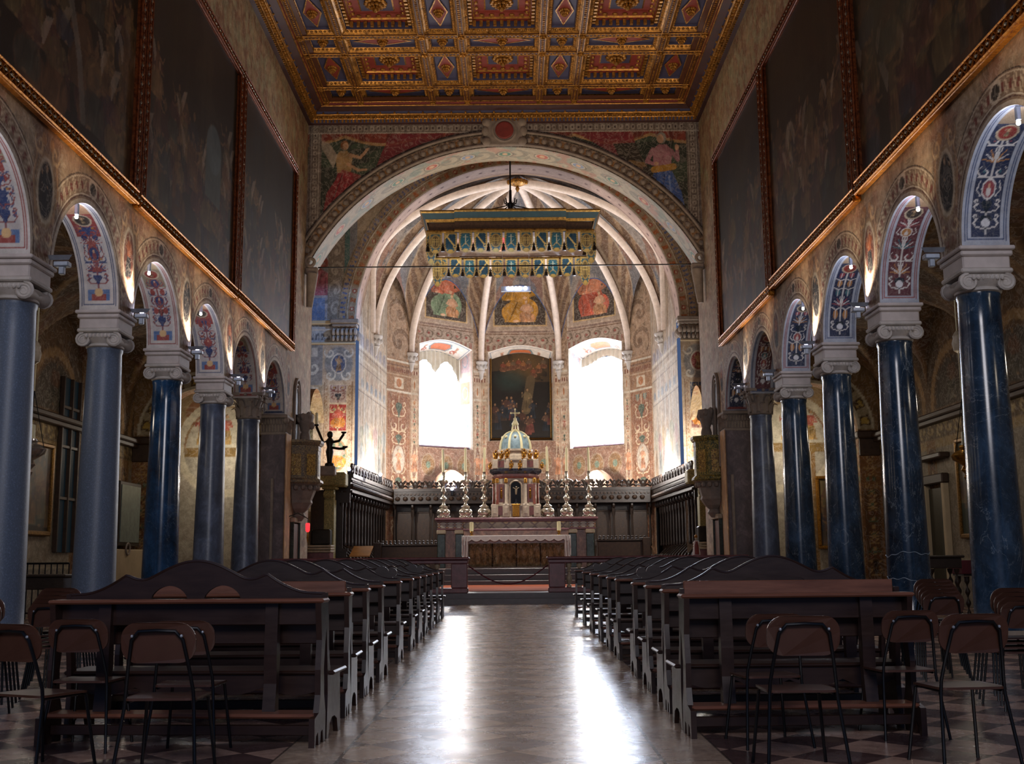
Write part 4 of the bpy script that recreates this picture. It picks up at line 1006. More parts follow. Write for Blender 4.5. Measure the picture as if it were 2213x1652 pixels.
def band(p, x0, x1, z0=2, z1=10.4, ground='#b5977c', dark=False):
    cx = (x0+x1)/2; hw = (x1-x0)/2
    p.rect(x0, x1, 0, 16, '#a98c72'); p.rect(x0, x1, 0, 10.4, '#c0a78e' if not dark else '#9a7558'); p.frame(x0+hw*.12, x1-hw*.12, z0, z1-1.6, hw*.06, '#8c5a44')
    p.grotesque(cx, z0+.1, z1-1.7, hw*.72, '#c9b59b' if not dark else '#8c5f46', '#9a6048' if not dark else '#cbb393', ('#a8473a', '#6d7a70', '#b98a5a', '#8a5a50'), '#4f5a4c', int(x0*10) % 97)
    p.ell(cx, 5.75, hw*.5, .62, '#b9ab9a'); p.ring(cx, 5.75, hw*.55, .66, .04, '#8b6a58'); p.person(cx, 5.25, 1.0, '#c08a6a', '#b07a5a', '#d3ae8e', '#8a6248', 'stand', 1)
    for z, w, c in ((z1-.1, .1, '#d3c6b2'), (z1-.3, .05, '#7b5c48'), (z1-1.5, .08, '#d3c6b2'), (z1-.75, .06, '#b99d80')): p.rect(x0, x1, z-w/2, z+w/2, c)
    q = frac(p.U/.14); p.put((p.U > x0) & (p.U < x1) & (p.V > z1-.62) & (p.V < z1-.42) & (q < .5), '#7b4a3a')
    p.rect(cx-hw*.4, cx+hw*.4, z1-1.35, z1-.85, '#cbb9a0'); p.ell(cx, z1-1.1, hw*.22, .2, '#b0744a')
    p.rinceau(x0+hw*.15, x1-hw*.15, z1+.1, 16, '#6f5540', hw*1.6, .7, None, True)
def facet(i, opening=None, dark=False):
    a, b_ = np.array(P_[i]), np.array(P_[i+1]); L = float(np.hypot(*(b_-a))); d = (b_-a)/L; H = {2: 3.9, 3: 3.9, 4: 3.9}.get(i, 1.6)
    pt = lambda s, z, off=0: (a[0]+d[0]*s-d[1]*off*1.0, a[1]+d[1]*s+d[0]*off, z)
    def paint(A, B, co):
        p = Paint(A, B, '#b09a84', .3, 1.5, i)
        if opening:
            s0, s1, z0, z1 = opening
            c = (s0+s1)/2; w = (s1-s0)/2
            p.rect(0, L, z1+.3, 16, '#b09a88'); p.frame(s0-.05, s1+.05, z1+.95, 16, .1, '#cdbfb0'); p.rect(s0+.35, s1-.35, z1+1.35, z1+4.2, '#4b3f36'); p.frame(s0+.28, s1-.28, z1+1.28, z1+4.3, .07, '#c9a877')
            cols = {2: ('#b5664a', '#7c9070'), 3: ('#b9852f', '#c08a35'), 4: ('#c07a5a', '#b8563f')}[i]
            p.person(c, z1+1.5, 2.5, cols[0], cols[1], '#d3a682', '#8a5c3a', 'sit', 1 if i < 4 else -1); p.person(c+.35, z1+1.5, 1.1, '#c99a78', '#c08a60', '#d9b08c', '#9a6a40', 'sit', -1); p.person(c-.5, z1+2.6, 1.2, cols[1], cols[0], '#d9b08c', '#9a6a40', 'sit', 1)
            p.rect(0, L, z1+.9, z1+1.12, '#bfa792'); p.rect(0, L, z1+.86, z1+.92, '#7d5f4c'); p.rect(s0, s1, z1+.96, z1+1.06, '#8d7468')
            p.rinceau(s0-.3, s1+.3, z1+.35, z1+.8, '#6d5a48', .55, .8, '#a0423a')
            p.put((p.V > z1+.05) & (p.V < z1+.33) & (p.U > s0-.2) & (p.U < s1+.2), '#a89683'); p.put((p.V > z1+.05) & (p.V < z1+.33) & (p.U > s0-.2) & (p.U < s1+.2) & (frac(p.U/.28) < .5), '#8b4a3e', .7)
            # below the window: coloured stone panels and shields
            p.rect(s0-.1, s1+.1, 3.3, z0-.02, '#8c6a58'); p.rect(s0-.1, s1+.1, 2, 3.3, '#94705c')
            for k in range(3):
                cc = s0+(s1-s0)*(k+.5)/3; p.ell(cc, (z0+4.4)/2+.2, .36, .46, '#8a6a4a'); p.ring(cc, (z0+4.4)/2+.2, .38, .5, .04, '#a08a74'); p.ell(cc, (z0+4.4)/2+.2, .13, .17, '#6a7a68')
            band(p, 0, max(s0-.08, .05)); band(p, min(s1+.08, L-.05), L)
        else: band(p, 0.03, L-.03, dark=dark)
        p.tex(.35, 4, i+2); return p.C
    pm = PM(); zt = (lambda U: wall_top(U, H)) if opening else (lambda U: 16.2+0*U)
    def strip(s0, s1, z0f, z1f, nu, nv):
        pm.patch(lambda U, V: (lambda S_, Z: pt(S_, Z)+(S_, Z))(s0+(s1-s0)*U, z0f(U, s0, s1)+(z1f(U, s0, s1)-z0f(U, s0, s1))*V), nu, nv)
    top = lambda U, s0, s1: zt((s0+(s1-s0)*U)/L)
    if opening:
        s0, s1, z0, z1 = opening; arch = lambda U, a_, b_: z1+.34*np.sin(np.clip(U, 0, 1)*PI)
        strip(0, s0, lambda U, *k: 0*U, top, 40, 480); strip(s1, L, lambda U, *k: 0*U, top, 40, 480)
        strip(s0, s1, lambda U, *k: 0*U, lambda U, *k: z0+0*U, 90, 160); strip(s0, s1, arch, top, 90, 160)
    else: strip(0, L, lambda U, *k: 0*U, top, 60, 520)
    nm = {1: 'wall_apse_left', 2: 'wall_apse_window_left', 3: 'wall_apse_centre', 4: 'wall_apse_window_right', 5: 'wall_apse_right'}[i]
    w = pm.build(nm, 'fresco', paint); struct(w)
    if opening:
        dep = 1.05 if i != 3 else .75; sp = .12
        def jp(A, B, co):
            p = Paint(A, B, '#c4b5a2', .2, 2, i+20)
            p.frame(.06, dep-.06, 2, 30, .03, '#a86850'); 
            for z in np.arange(5.5, 20, 1.6): p.rect(.2, dep-.2, z, z+1.1, ('#b98a5a', '#8f9aa8', '#b99a9a', '#9fb0a0')[int(z) % 4], .8); p.ring(dep/2, z+.55, .18, .3, .04, '#8d9aa0')
            p.tex(.3, 3, 5); return p.C
        def sp_(A, B, co):
            p = Paint(A, B, '#d8cdc0', .15, 2, i+30); W_ = s1-s0; p.frame(.08, W_-.08, .08, dep-.08, .03, '#7f8a94'); c = W_/2
            p.poly([(c-.55, .25), (c+.55, .25), (c+.7, .5), (c+.5, dep-.22), (c-.5, dep-.22), (c-.7, .5)], '#7a8688'); p.poly([(c-.47, .3), (c+.47, .3), (c+.58, .5), (c+.43, dep-.28), (c-.43, dep-.28), (c-.58, .5)], '#c4683a')
            for sx in (-1, 1): p.person(c+sx*.95, .3, .5, '#a86a50', '#b98a70'); p.spiral(c+sx*.85, .75, .16, sx, '#a8503f', 1.4, .18)
            return p.C
        pm = PM()
        pm.patch(lambda U, V: pt(s0+sp*U, z0+(z1-z0)*V, dep*U)+(dep*U, z0+(z1-z0)*V), 30, 160, flip=True); pm.patch(lambda U, V: pt(s1-sp*U, z0+(z1-z0)*V, dep*U)+(dep*U, z0+(z1-z0)*V), 30, 160)
        pm.build('window_jambs', 'soffit', jp, w)
        pm = PM(); pm.patch(lambda U, V: pt(s0+sp*V+(s1-s0-2*sp*V)*U, z1+.34*np.sin(PI*U)-.45*V, dep*V)+((s1-s0)*U, dep*V), 70, 40); pm.build('window_arch_soffit', 'soffit', sp_, w)
        pm = PM(); pm.patch(lambda U, V: pt(s0+sp*V+(s1-s0-2*sp*V)*U, z0-.0*V, dep*V)+(U, V), 2, 2, flip=True); pm.build('window_sill', 'soffit', lambda A, B, co: np.tile(c3('#7c4a48'), (len(A), 1)), w)
    return pt, L, w
# windows: openings located on the facets
def fs(i, px):                                      # distance along facet i of the sight line through px
    a, b_ = np.array(P_[i]), np.array(P_[i+1]); L = float(np.hypot(*(b_-a))); lo, hi = 0., L
    for _ in range(40):
        m = (lo+hi)/2; q = a+(b_-a)*m/L; x = gx(px, q[1])
        if x > q[0]: lo = m
        else: hi = m
    return m
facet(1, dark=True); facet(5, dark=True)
ow = {2: (fs(2, 906), fs(2, 1021)), 3: (fs(3, 1055), fs(3, 1197)), 4: (fs(4, 1231), fs(4, 1347))}
zw0, zw1 = 6.45, 11.35
M['glass'] = emis('sunlit_window_glass', '#dfeaff', 22); M['glass2'] = emis('shaded_window_glass', '#dfeaff', 8)
M['blind'] = simple('pale_window_blind', '#c9c4b4', .8, var=.1)
for i, (s0, s1) in ow.items():
    z0, z1 = (zw0, zw1+.0) if i != 3 else (6.9, 11.3)
    pt, L, w = facet(i, (s0, s1, z0, z1)); dep = 1.05 if i != 3 else .75
    if i == 3: NICHE = (pt, s0, s1, z0, z1); continue
    wn = struct(bpy.data.objects.new('window_%d' % (1 if i == 2 else 2), None)); COL.objects.link(wn)
    b = MB(); q = [pt(s, z, dep) for s, z in ((s0+.12, z0+.02), (s1-.12, z0+.02), (s1-.12, z1-.42), (s0+.12, z1-.42))]; b.add(q, [(0, 1, 2, 3)]); b.build('window_pane', 'glass2' if i == 2 else 'glass', wn)
    b = MB(); sc = []; n = 40
    for k in range(n+1):
        u = k/n; zt_ = z1+.34*math.sin(PI*u)-.4; dr = (1.15-.75*abs(math.sin(2.02*PI*u)) if i == 2 else .42+.08*math.sin(9*u)); sc.append((s0+.12+(s1-s0-.24)*u, zt_, zt_-dr))
    b.loft([[pt(s, za, dep-.1+.03*math.sin(s*25)) for s, za, zb in sc], [pt(s, (za+zb)/2, dep-.12+.03*math.sin(s*25)) for s, za, zb in sc], [pt(s, zb, dep-.12+.05*math.sin(s*25)) for s, za, zb in sc]], False); b.build('gathered_blind', 'blind', wn, True)
    b = MB(); 
    for e0, e1 in (((s0+.02, z0+.02), (s1-.02, z0+.02)),): b.tube([pt(e0[0], e0[1]+.04, .3), pt(e1[0], e1[1]+.04, .3)], .07, 4)
    b.build('window_ledge', 'redstone', wn)
# ribs
def ribpath(c, zc, n=26, stilt=0):
    r = []
    if stilt: r.append((c[0], c[1], zc))
    for k in range(n+1):
        f = k/n*PI/2; r.append((c[0]+(BOSS.x-c[0])*(1-math.cos(f)), c[1]+(BOSS.y-c[1])*(1-math.cos(f)), zc+stilt+(BOSS.z-.25-zc-stilt)*(1-(1-math.sin(f)+1e-9)**.83)))
    return r
def rib_paint(A, B, co):
    p = Paint(A, B, '#ead9cc', .15, 2, 3); p.put((np.abs(B) < .5) & (np.hypot(frac(A/.5)-.5, B) < .2), '#b0705e', .7); p.put(np.abs(np.abs(B)-.75) < .12, '#a98a7c', .6); return p.C
ceil_a = None
def rib(path, name, par, wd=.145, dp=.27):
    P = np.array(path); T = np.gradient(P, axis=0); T /= np.linalg.norm(T, axis=1)[:, None]; side = np.cross(T, [0, 0, 1.]); side /= np.linalg.norm(side, axis=1)[:, None]+1e-9
    side[0] = side[2]; side[1] = side[2]; side[-1] = side[-3]; side[-2] = side[-3]
    cen = np.array([BOSS.x, BOSS.y, 9.0]); N = cen-P; N -= (N*T).sum(1)[:, None]*T; N /= np.linalg.norm(N, axis=1)[:, None]
    prof = [(-1, -.5), (-1, .35), (-.6, .75), (-.25, 1), (.25, 1), (.6, .75), (1, .35), (1, -.5)]
    s = np.concatenate([[0], np.cumsum(np.linalg.norm(np.diff(P, axis=0), axis=1))]); s /= s[-1]; nn = 110
    Pi = np.stack([np.interp(np.linspace(0, 1, nn), s, P[:, k]) for k in range(3)], 1); Si = np.stack([np.interp(np.linspace(0, 1, nn), s, side[:, k]) for k in range(3)], 1); Ni = np.stack([np.interp(np.linspace(0, 1, nn), s, N[:, k]) for k in range(3)], 1)
    pm = PM()
    def fn(U, V):
        i = np.round(U*(nn-1)).astype(int); j = np.round(V*(len(prof)-1)).astype(int); pa = np.array(prof)[j]
        q = Pi[i]+Si[i]*(pa[:, 0]*wd)[:, None]+Ni[i]*(pa[:, 1]*dp*.6)[:, None]; return q[:, 0], q[:, 1], q[:, 2], U*14, pa[:, 0]
    pm.patch(fn, nn, len(prof)); return pm.build(name, 'soffit', rib_paint, par, True)
def web_paint(seed):
    def f(A, B, co):
        p = Paint(A, B, '#7d7a7c', .3, 3, seed)           # A 0..1 across, B 0..1 up
        e = np.abs(A-.5)*2; p.put(e > .62, '#7c6250'); p.put((e > .66) & (e < .95) & (np.abs(frac(B*9+np.sin(A*30)*.1)-.5) < .2), '#a98c70', .9); p.put(np.abs(e-.62) < .02, '#b7a28a'); p.put(np.abs(e-.97) < .02, '#b7a28a')
        m = e < .6; p.put(m & (fbm(A*6, B*6, seed+3) > .55), '#a89c94', .8); p.put(m & (B < .35) & (fbm(A*8, B*8, seed) > .52), '#a0684c', .55); p.put(m & (fbm(A*5, B*5, seed+8) > .6), '#6f7684', .7)
        p.tex(.3, 14, seed); return p.C
    return f
vault = None
cor_pts = []
# corbel positions left to right: C0 on the choir walls, C1, C2 on the apse corners
def onwall(i, px):
    a, b_ = np.array(P_[i]), np.array(P_[i+1]); lo, hi = 0., 1.
    for _ in range(40):
        m = (lo+hi)/2; q = a+(b_-a)*m; x = gx(px, q[1])
        if (x > q[0]) == (b_[1] > a[1]) if i == 0 else (x < q[0]): lo = m if i == 0 else lo; hi = hi if i == 0 else m
        else: hi = m if i == 0 else hi; lo = lo if i == 0 else m
    return tuple(a+(b_-a)*m)
def wl(t): return (APL[0][0]+(APL[1][0]-APL[0][0])*t, 43.9+6.1*t)
def wr(t): return (APR[0][0]+(APR[1][0]-APR[0][0])*t, 43.9+6.1*t)
C0L, C0R = wl(.55), wr(.55); TL, TR = wl(.4), wr(.4)
ribpts = [C0L, APL[2], APL[3], APR[3], APR[2], C0R]
vault = struct(bpy.data.objects.new('ceiling_apse', None)); COL.objects.link(vault)
for c in ribpts: rib(ribpath(c, ZK), 'vault_rib', vault)
for c, m in ((TL, -1), (TR, 1)): rib(ribpath((c[0], c[1]), ZK, stilt=2.6), 'vault_rib', vault, .16, .3)
def rp(c, F, st=0): return c[0]+(BOSS.x-c[0])*(1-np.cos(F)), c[1]+(BOSS.y-c[1])*(1-np.cos(F)), ZK+st+(BOSS.z-ZK-st)*(1-(1-np.sin(F)+1e-9)**.83)
def web(ca, cb, H, name, seed, sta=0, stb=0, mids=None):
    pm = PM()
    def fn(U, V):
        F = V*PI/2; xa, ya, za = rp(ca, F, sta); xb_, yb, zb = rp(cb, F, stb); bl = H*np.sin(PI*U)**.55*np.cos(F)**1.3*.98
        if mids: x_ = None
        return xa+(xb_-xa)*U, ya+(yb-ya)*U, za+(zb-za)*U+bl*(1-np.sin(F)*.3)+.12, U, V
    pm.patch(fn, 60, 90); pm.build(name, 'fresco', web_paint(seed), vault, True)
web(APL[2], APL[3], 3.9, 'vault_web', 2); web(APL[3], APR[3], 3.9, 'vault_web', 5); web(APR[3], APR[2], 3.9, 'vault_web', 8)
web(C0L, APL[2], 3.2, 'vault_web', 12); web(APR[2], C0R, 3.2, 'vault_web', 15)
web(TL, C0L, .6, 'vault_web', 22, 2.6, 0); web(C0R, TR, .6, 'vault_web', 25, 0, 2.6)
# barrel between the choir arch and the transverse rib
def barrel(A, B, co):
    p = Paint(A, B, '#8a6c55', .3, 2, 7); p.rinceau(-2, 30, .35, 1.3, '#b7977a', 1.1, .8); p.rinceau(-2, 30, 1.5, 2.3, '#a98a6c', .9, .8, '#9a5040'); p.put(np.abs(B-1.4) < .04, '#c2a98c'); p.put(np.abs(B-.3) < .03, '#c2a98c'); p.tex(.3, 4, 3); return p.C
pm = PM()
def fb(U, V):
    n0x, n0z = SC_[0]-SR*np.cos(PI*U), SC_[1]+SR*np.sin(PI*U)
    lf = U < .5; F = np.where(lf, U, 1-U)*PI; xa, ya, za = rp(TL, F, 2.6); xc, yc_, zc_ = rp(TR, F, 2.6)
    n1x = np.where(lf, xa, xc); n1y = np.where(lf, ya, yc_); n1z = np.where(lf, za, zc_)+.12; n1z = np.where(F < .01, ZK, n1z); return n0x+(n1x-n0x)*V, 44+(n1y-44)*V, n0z+(n1z-n0z)*V, SR*PI*U, 2.4*V
pm.patch(fb, 220, 50); pm.build('vault_barrel', 'fresco', barrel, vault, True)
# boss with gilt crown and pendant
b = MB(); b.lathe([(.02, -.35), (.1, -.2), (.05, -.1), (.3, -.05), (.42, .0), (.46, .1), (.4, .14)], 24, (BOSS.x, BOSS.y-.1, BOSS.z-.35))
for k in range(16): b.ball((BOSS.x+.42*math.cos(k*PI/8), BOSS.y-.1+.42*math.sin(k*PI/8), BOSS.z-.3), .08, 6, 4, 1, 1, 1.5)
b.build('vault_boss', 'c_gold', vault, True)
# corbel capitals under the ribs
for (x, y) in ribpts:
    b = MB(); b.lathe([(.02, -.85), (.1, -.75), (.13, -.5), (.2, -.42), (.17, -.38), (.26, -.1), (.32, -.02), (.32, .05), (.27, .08)], 14, (x, y, ZK))
    for k in range(8): b.ball((x+.24*math.cos(k*PI/4), y+.24*math.sin(k*PI/4), ZK-.2), .08, 6, 4, 1, 1, 1.4)
    b.build('rib_corbel', 'stone', vault, True)
# shafts at the two inner apse corners
for (x, y) in (APL[3], APR[3]):
    b = MB(); b.lathe([(.22, 0), (.22, 9.9)], 6, (x, y, 0)); pass

# altar painting in the central niche
pt, s0, s1, z0, z1 = NICHE
def alt_paint(A, B, co):
    p = Paint(A, B, '#221c17', .5, 1.2, 3); w = (s1-s0); c = w/2
    p.put((B > 2.8) & (fbm(A, B, 4) > .4), '#4b3a26', .7); p.ell(c, 3.6, .9, .7, '#5d4526', .8, .9); p.ell(c-.6, 2.9, .7, .5, '#2e3a34', .7, .9)
    rnd = random.Random(5)
    for k in range(9): p.person(c-1.0+.25*k, 3.0+.5*rnd.random(), .5, ('#7a3c2c', '#8c5a36', '#5a4a3a')[k % 3], '#6a4632', '#a87a58', '#5a3a24', 'sit', 1 if k % 2 else -1, .7)
    p.line([(c+.1, 1.4), (c+.35, 2.9)], .45, '#5a4a34', .8); p.person(c+.15, 1.3, 1.2, '#6a5a40', '#5c4c34', '#9a7a58', '#3a2a1c', 'stand', 1, .7)
    for k in range(16): x = .15+rnd.random()*(w-.3); p.person(x, .15+rnd.random()*.9, .9+.3*rnd.random(), ('#2b2d33', '#4a2f24', '#5a4030', '#2b3440')[k % 4], ('#20242a', '#3a2a20', '#6a3a30')[k % 3], '#8c6a4c', '#2a1e16', 'stand', 1 if k % 2 else -1, .75)
    return p.C
t = thing('altar_painting', 'tall dark altar painting with crowd and angels in the central apse niche', 'painting', (0, 0, 0))
pm = PM(); W_ = s1-s0-.3; zb, zt_ = at(1126, 947, 54.4).z, at(1126, 757, 54.4).z
pm.patch(lambda U, V: pt(s0+.15+W_*U, zb+(zt_-zb)*V, .5)+(W_*U, (zt_-zb)*V), 150, 220); pm.build('canvas', 'canvas', alt_paint, t)
b = MB(); g = lambda s, z: pt(s, z, .46)
ed = [(s0+.12, zb-.04), (s1-.12, zb-.04), (s1-.12, zt_+.04), (s0+.12, zt_+.04), (s0+.12, zb-.04)]
for q0, q1 in zip(ed, ed[1:]): b.tube([g(*q0), g(*q1)], .05, 4)
b.build('frame', 'gold2', t)
b = MB(); q = [pt(s, z, .76) for s, z in ((s0, z0-.3), (s1, z0-.3), (s1, z1+.5), (s0, z1+.5))]; b.add(q, [(0, 1, 2, 3)]); b.build('niche_back', 'cream', bpy.data.objects['wall_apse_centre'])
def np_(A, B, co):
    p = Paint(A, B, '#b49a80', .2, 2, 1); p.frame(.05, 3.2, .05, .95, .04, '#7d5040')
    for k in range(4): p.ell(.45+k*.75, .5, .3, .33, ('#8c4a40', '#9a8a78')[k % 2]); p.ring(.45+k*.75, .5, .31, .34, .05, '#d0c0aa'); p.spiral(.45+k*.75, .5, .22, 1, '#cdbba2', 1.4, .15)
    return p.C
pm = PM(); pm.patch(lambda U, V: pt(s0+.12+(s1-s0-.24)*U, 6.0+(zb-.1-6.0)*V, .44)+((s1-s0)*U, V), 90, 40); pm.build('painted_parapet', 'soffit', np_, bpy.data.objects['wall_apse_centre'])

for i, s, nm in ((0, -1, 'left'), (6, 1, 'right')):
    e = P_[1] if i == 0 else P_[5]; b = MB(); b.prism([(SX0-1.05 if s < 0 else SX1+1.05, 43.0), (e[0]+s*1.05, 50.9), (e[0]+s*1.15, 50.9), (SX0-1.15 if s < 0 else SX1+1.15, 43.0)], .0, 4.3, 'z'); b.prism([(e[0]+s*1.1, 50.8), (e[0]-s*.3, 50.8), (e[0]-s*.3, 50.95), (e[0]+s*1.1, 50.95)], 0, 4.3, 'z')
    b.build('stall_recess', 'walnut', bpy.data.objects['wall_choir_'+nm])
# ------------------------------------------------------------------ large canvases on the nave walls
def crowd(seed, tone, extra=None, dens=60):
    def f(A, B, co):
        w, h = A.max(), B.max(); p = Paint(A, B, tone, .5, .8, seed); rnd = random.Random(seed)
        p.put(fbm(A*.6, B*.5, seed) > .52, '#2c2a22', .5); p.put((B > h*.62) & (fbm(A*.5, B*.7, seed+4) > .5), '#37322a', .5)
        for k in range(6): x = rnd.random()*w; p.rect(x, x+.25, h*.35, h, '#3d362a', .25)
        cols = ('#5a3f2a', '#6b4a2e', '#4a2c2a', '#3a4038', '#6a5a3c', '#54302e', '#2d3540', '#7a6040')
        for k in range(dens):
            x = rnd.random()*w; y = rnd.random()**1.4*h*.45; H = .9+.7*rnd.random()
            p.person(x, y, H, cols[rnd.randrange(8)], cols[rnd.randrange(8)], '#8a6848', '#3a2a1c', rnd.choice(('stand', 'sit', 'angel')), rnd.choice((-1, 1)), .42)
        if extra: extra(p, w, h)
        p.tex(.5, 1.2, seed+7); return p.C
    return f
def e1(p, w, h): p.person(w*.38, h*.3, 2.6, '#5a2c2c', '#6a3630', '#b39a84', '#4a3524', 'angel', -1, .7); p.line([(w*.5, h*.5), (w*.62, h*.25), (w*.66, h*.08)], .22, '#7a746a', .5)
def e2(p, w, h): p.rect(w*.62, w*.8, h*.28, h*.5, '#4d5c5c', .8); p.ell(w*.71, h*.5, w*.09, h*.1, '#55666a', .8); p.person(w*.12, h*.3, 1.5, '#6b5238', '#5a3a2a', '#9a8268', '#3a2a1c', 'stand', 1, .5)
def e5(p, w, h): p.ell(w*.3, h*.55, w*.25, h*.3, '#4f5344', .6, .7); p.ell(w*.35, h*.6, w*.08, h*.14, '#2c2319', .8)
pics = [(-1, 11.75, 18.62, 7.38, e1, '#1d1a17', 'large dark painting with pale figures at the top left corner of the photo'),
 (-1, 18.72, 25.6, 7.36, e2, '#262420', 'large dark painting with a pale sky opening, middle of the three on the left wall'),
 (-1, 25.72, 32.55, 7.38, None, '#2f3333', 'greyish faded large canvas nearest the chancel on the left wall'),
 (1, 11.85, 18.82, 7.5, e5, '#241c17', 'large brown painting with a pale greenish landscape at the top right corner'),
 (1, 18.92, 25.42, 7.42, None, '#2b221c', 'large brown nearly plain canvas, middle of the three on the right wall'),
 (1, 25.54, 31.95, 7.3, None, '#2b2c2e', 'blue-grey faded large canvas nearest the chancel on the right wall')]
def zigzag(b, p0, p1, n, w, r, out, nrm):
    p0, p1, nrm = Vector(p0), Vector(p1), Vector(nrm); d = (p1-p0); s = d.normalized().cross(nrm)
    for ph in (1, -1):
        b.tube([p0+d*(i/n)+s*(w*ph*(1 if i % 2 else -1))+nrm*out for i in range(n+1)], r, 5)
    q = MB()
    for i in range(n+1): q.ball(p0+d*(i/n)+nrm*(out+.01)+s*.0, r*1.5, 6, 4)
    q.tube([p0+nrm*(out+.008), p1+nrm*(out+.008)], .007, 5)
    return q
M['frame_side'] = gold('reddish_gilt_frame', '#8a4a26', .38, '#3a1a10', 14); M['frame_low'] = gold('uplit_gilt_frame', '#c8862f', .33, '#7a3f14', 14)  # brighter gilt carries the uplight glow on the bottom rails
for j, (s, y0, y1, z0, ex, tone, lb) in enumerate(pics):
    X = XL if s < 0 else XR; n = -s; z1 = 13.08
    t = thing('painting', lb, 'painting', (X, (y0+y1)/2, z0), 0, None)
    t.location = (0, 0, 0)
    xo = X+n*.03
    grid('canvas', 'canvas', lambda U, V: (X+n*.10, y0+.15+(y1-y0-.3)*(U if n > 0 else 1-U), z0+.15+(z1-z0-.3)*V), 230, 200, lambda U, V, co: crowd(j+2, tone, ex, 70)(U*(y1-y0), V*(z1-z0), co), t)
    W_ = .24
    def rail(a, b_, nm, mat, horiz):
        b = MB(); (ya, za), (yb, zb) = a, b_
        if horiz: yy0, yy1, zz0, zz1 = ya, yb, za-W_/2, za+W_/2
        else: yy0, yy1, zz0, zz1 = ya-W_/2, ya+W_/2, za, zb
        b.bbox(min(xo, X+n*.17), max(xo, X+n*.17), yy0, yy1, zz0, zz1, .03)
        L = max(yb-ya, zb-za); zq = zigzag(b, (X+n*.17, ya, za), (X+n*.17, yb, zb), int(L/.17)//2*2, .075, .017, .012, (n, 0, 0))
        for k in (-1, 1):
            o = k*W_*.44
            b.tube([(X+n*.18, ya, za+o), (X+n*.18, yb, zb+o)] if horiz else [(X+n*.18, ya+o, za), (X+n*.18, yb+o, zb)], .025, 6)
        ro_ = b.build(nm, mat, t, True); zq.build('glint_beads', 'silver', ro_, True)  # silver beads imitate white glints along the frame lattice
    q = W_/2
    rail((y0, z0+q), (y1, z0+q), 'frame_bottom', 'frame_low', True); rail((y0, z1-q), (y1, z1-q), 'frame_top', 'frame_side', True)
    rail((y0+q, z0+W_), (y0+q, z1-W_), 'frame_side', 'frame_side', False); rail((y1-q, z0+W_), (y1-q, z1-W_), 'frame_side', 'frame_side', False)
# inscription-like dark moulding under the paintings
# ------------------------------------------------------------------ iron tie rod across the chancel arch
pa, pb = at(640, 579, 35.6), at(1530, 571, 35.6)
b = MB().tube([(XL+.3, 35.6, pa.z+.0), (XR+.05, 35.6, pb.z)], .022, 6); tag(b.build('tie_rod', 'black'), 'thin iron tie rod spanning the chancel arch', 'tie rod')

# ------------------------------------------------------------------ hanging canopy above the high altar
YF, YBk = 40.4, 43.9
t = thing('altar_canopy', 'blue and gold canopy with hanging lappets suspended above the high altar', 'canopy', (0, 0, 0))
M['cn_blue'] = simple('canopy_blue_paint', '#123b45', .5, var=.25); M['cn_brown'] = simple('carved_brown_gilt', '#4a3320', .5, .2, var=.5, scale=14, bump=.5)
M['cn_gold'] = gold('canopy_gilding', '#b08a48', .4, '#5a4020', 10)
tl, tr = at(908, 456, YF-.35), at(1297, 450, YF-.35); cxm = (tl.x+tr.x)/2; hw = (tr.x-tl.x)/2
zt = tl.z+.02; sc = YF/F_PX
dy = (YBk-YF)/2; ymid = (YF+YBk)/2
def outline(off):
    """stepped plan of the canopy, off = outward offset"""
    h, d = hw-.35+off, dy+off; a = hw*.62
    return [(-h, -d), (-a, -d), (-a, -d-.14), (a, -d-.14), (a, -d), (h, -d), (h, d), (a, d), (a, d+.14), (-a, d+.14), (-a, d), (-h, d)]
def lay(b, z0, o0, z1, o1):
    n = 12; vs = [(cxm+x, ymid+y, z0) for x, y in outline(o0)]+[(cxm+x, ymid+y, z1) for x, y in outline(o1)]; b.add(vs, [(i, (i+1) % n, (i+1) % n+n, i+n) for i in range(n)])
levels = [(0, .36, .05, .37, 'cn_gold'), (.05, .35, .10, .31, 'cn_gold'), (.10, .31, .30, .17, 'cn_blue'), (.30, .18, .40, .12, 'cn_gold'), (.40, .07, .70, .05, 'cn_brown'), (.70, .12, .76, .14, 'cn_gold'), (.76, .14, .80, .06, 'cn_gold')]
for nm, mats_ in (('cornice_gilding', 'cn_gold'), ('cornice_band', 'cn_blue'), ('frieze', 'cn_brown')):
    b = MB()
    for a0_, o0, a1_, o1, m in levels:
        if m == mats_: lay(b, zt-a0_, o0, zt-a1_, o1)
    if nm == 'cornice_band': b.prism([(cxm+x, ymid+y) for x, y in outline(.3)], zt-.05, zt-.02, 'z')
    b.build(nm, mats_, t)
def cp_(A, B, co):
    p = Paint(A, B, '#4b342a', .4, 1, 3); p.ell(3.1, 1.8, 2.6, 1.4, '#7a6a58'); p.person(2.6, .7, 2.2, '#c03a34', '#b8322e', '#caa080'); p.person(4.4, .7, 2.0, '#8a98a4', '#a8b0b4', '#caa080'); p.ell(1.2, 1.6, .6, .8, '#a0745a'); p.tex(.4, 3, 3); return p.C
grid('painted_underside', 'soffit', lambda U, V: (cxm-hw+.45+(2*hw-.9)*U, ymid-dy+.1+(2*dy-.2)*V, zt-.74), 120, 70, lambda U, V, co: cp_(U*6.2, V*3.5, co), t)
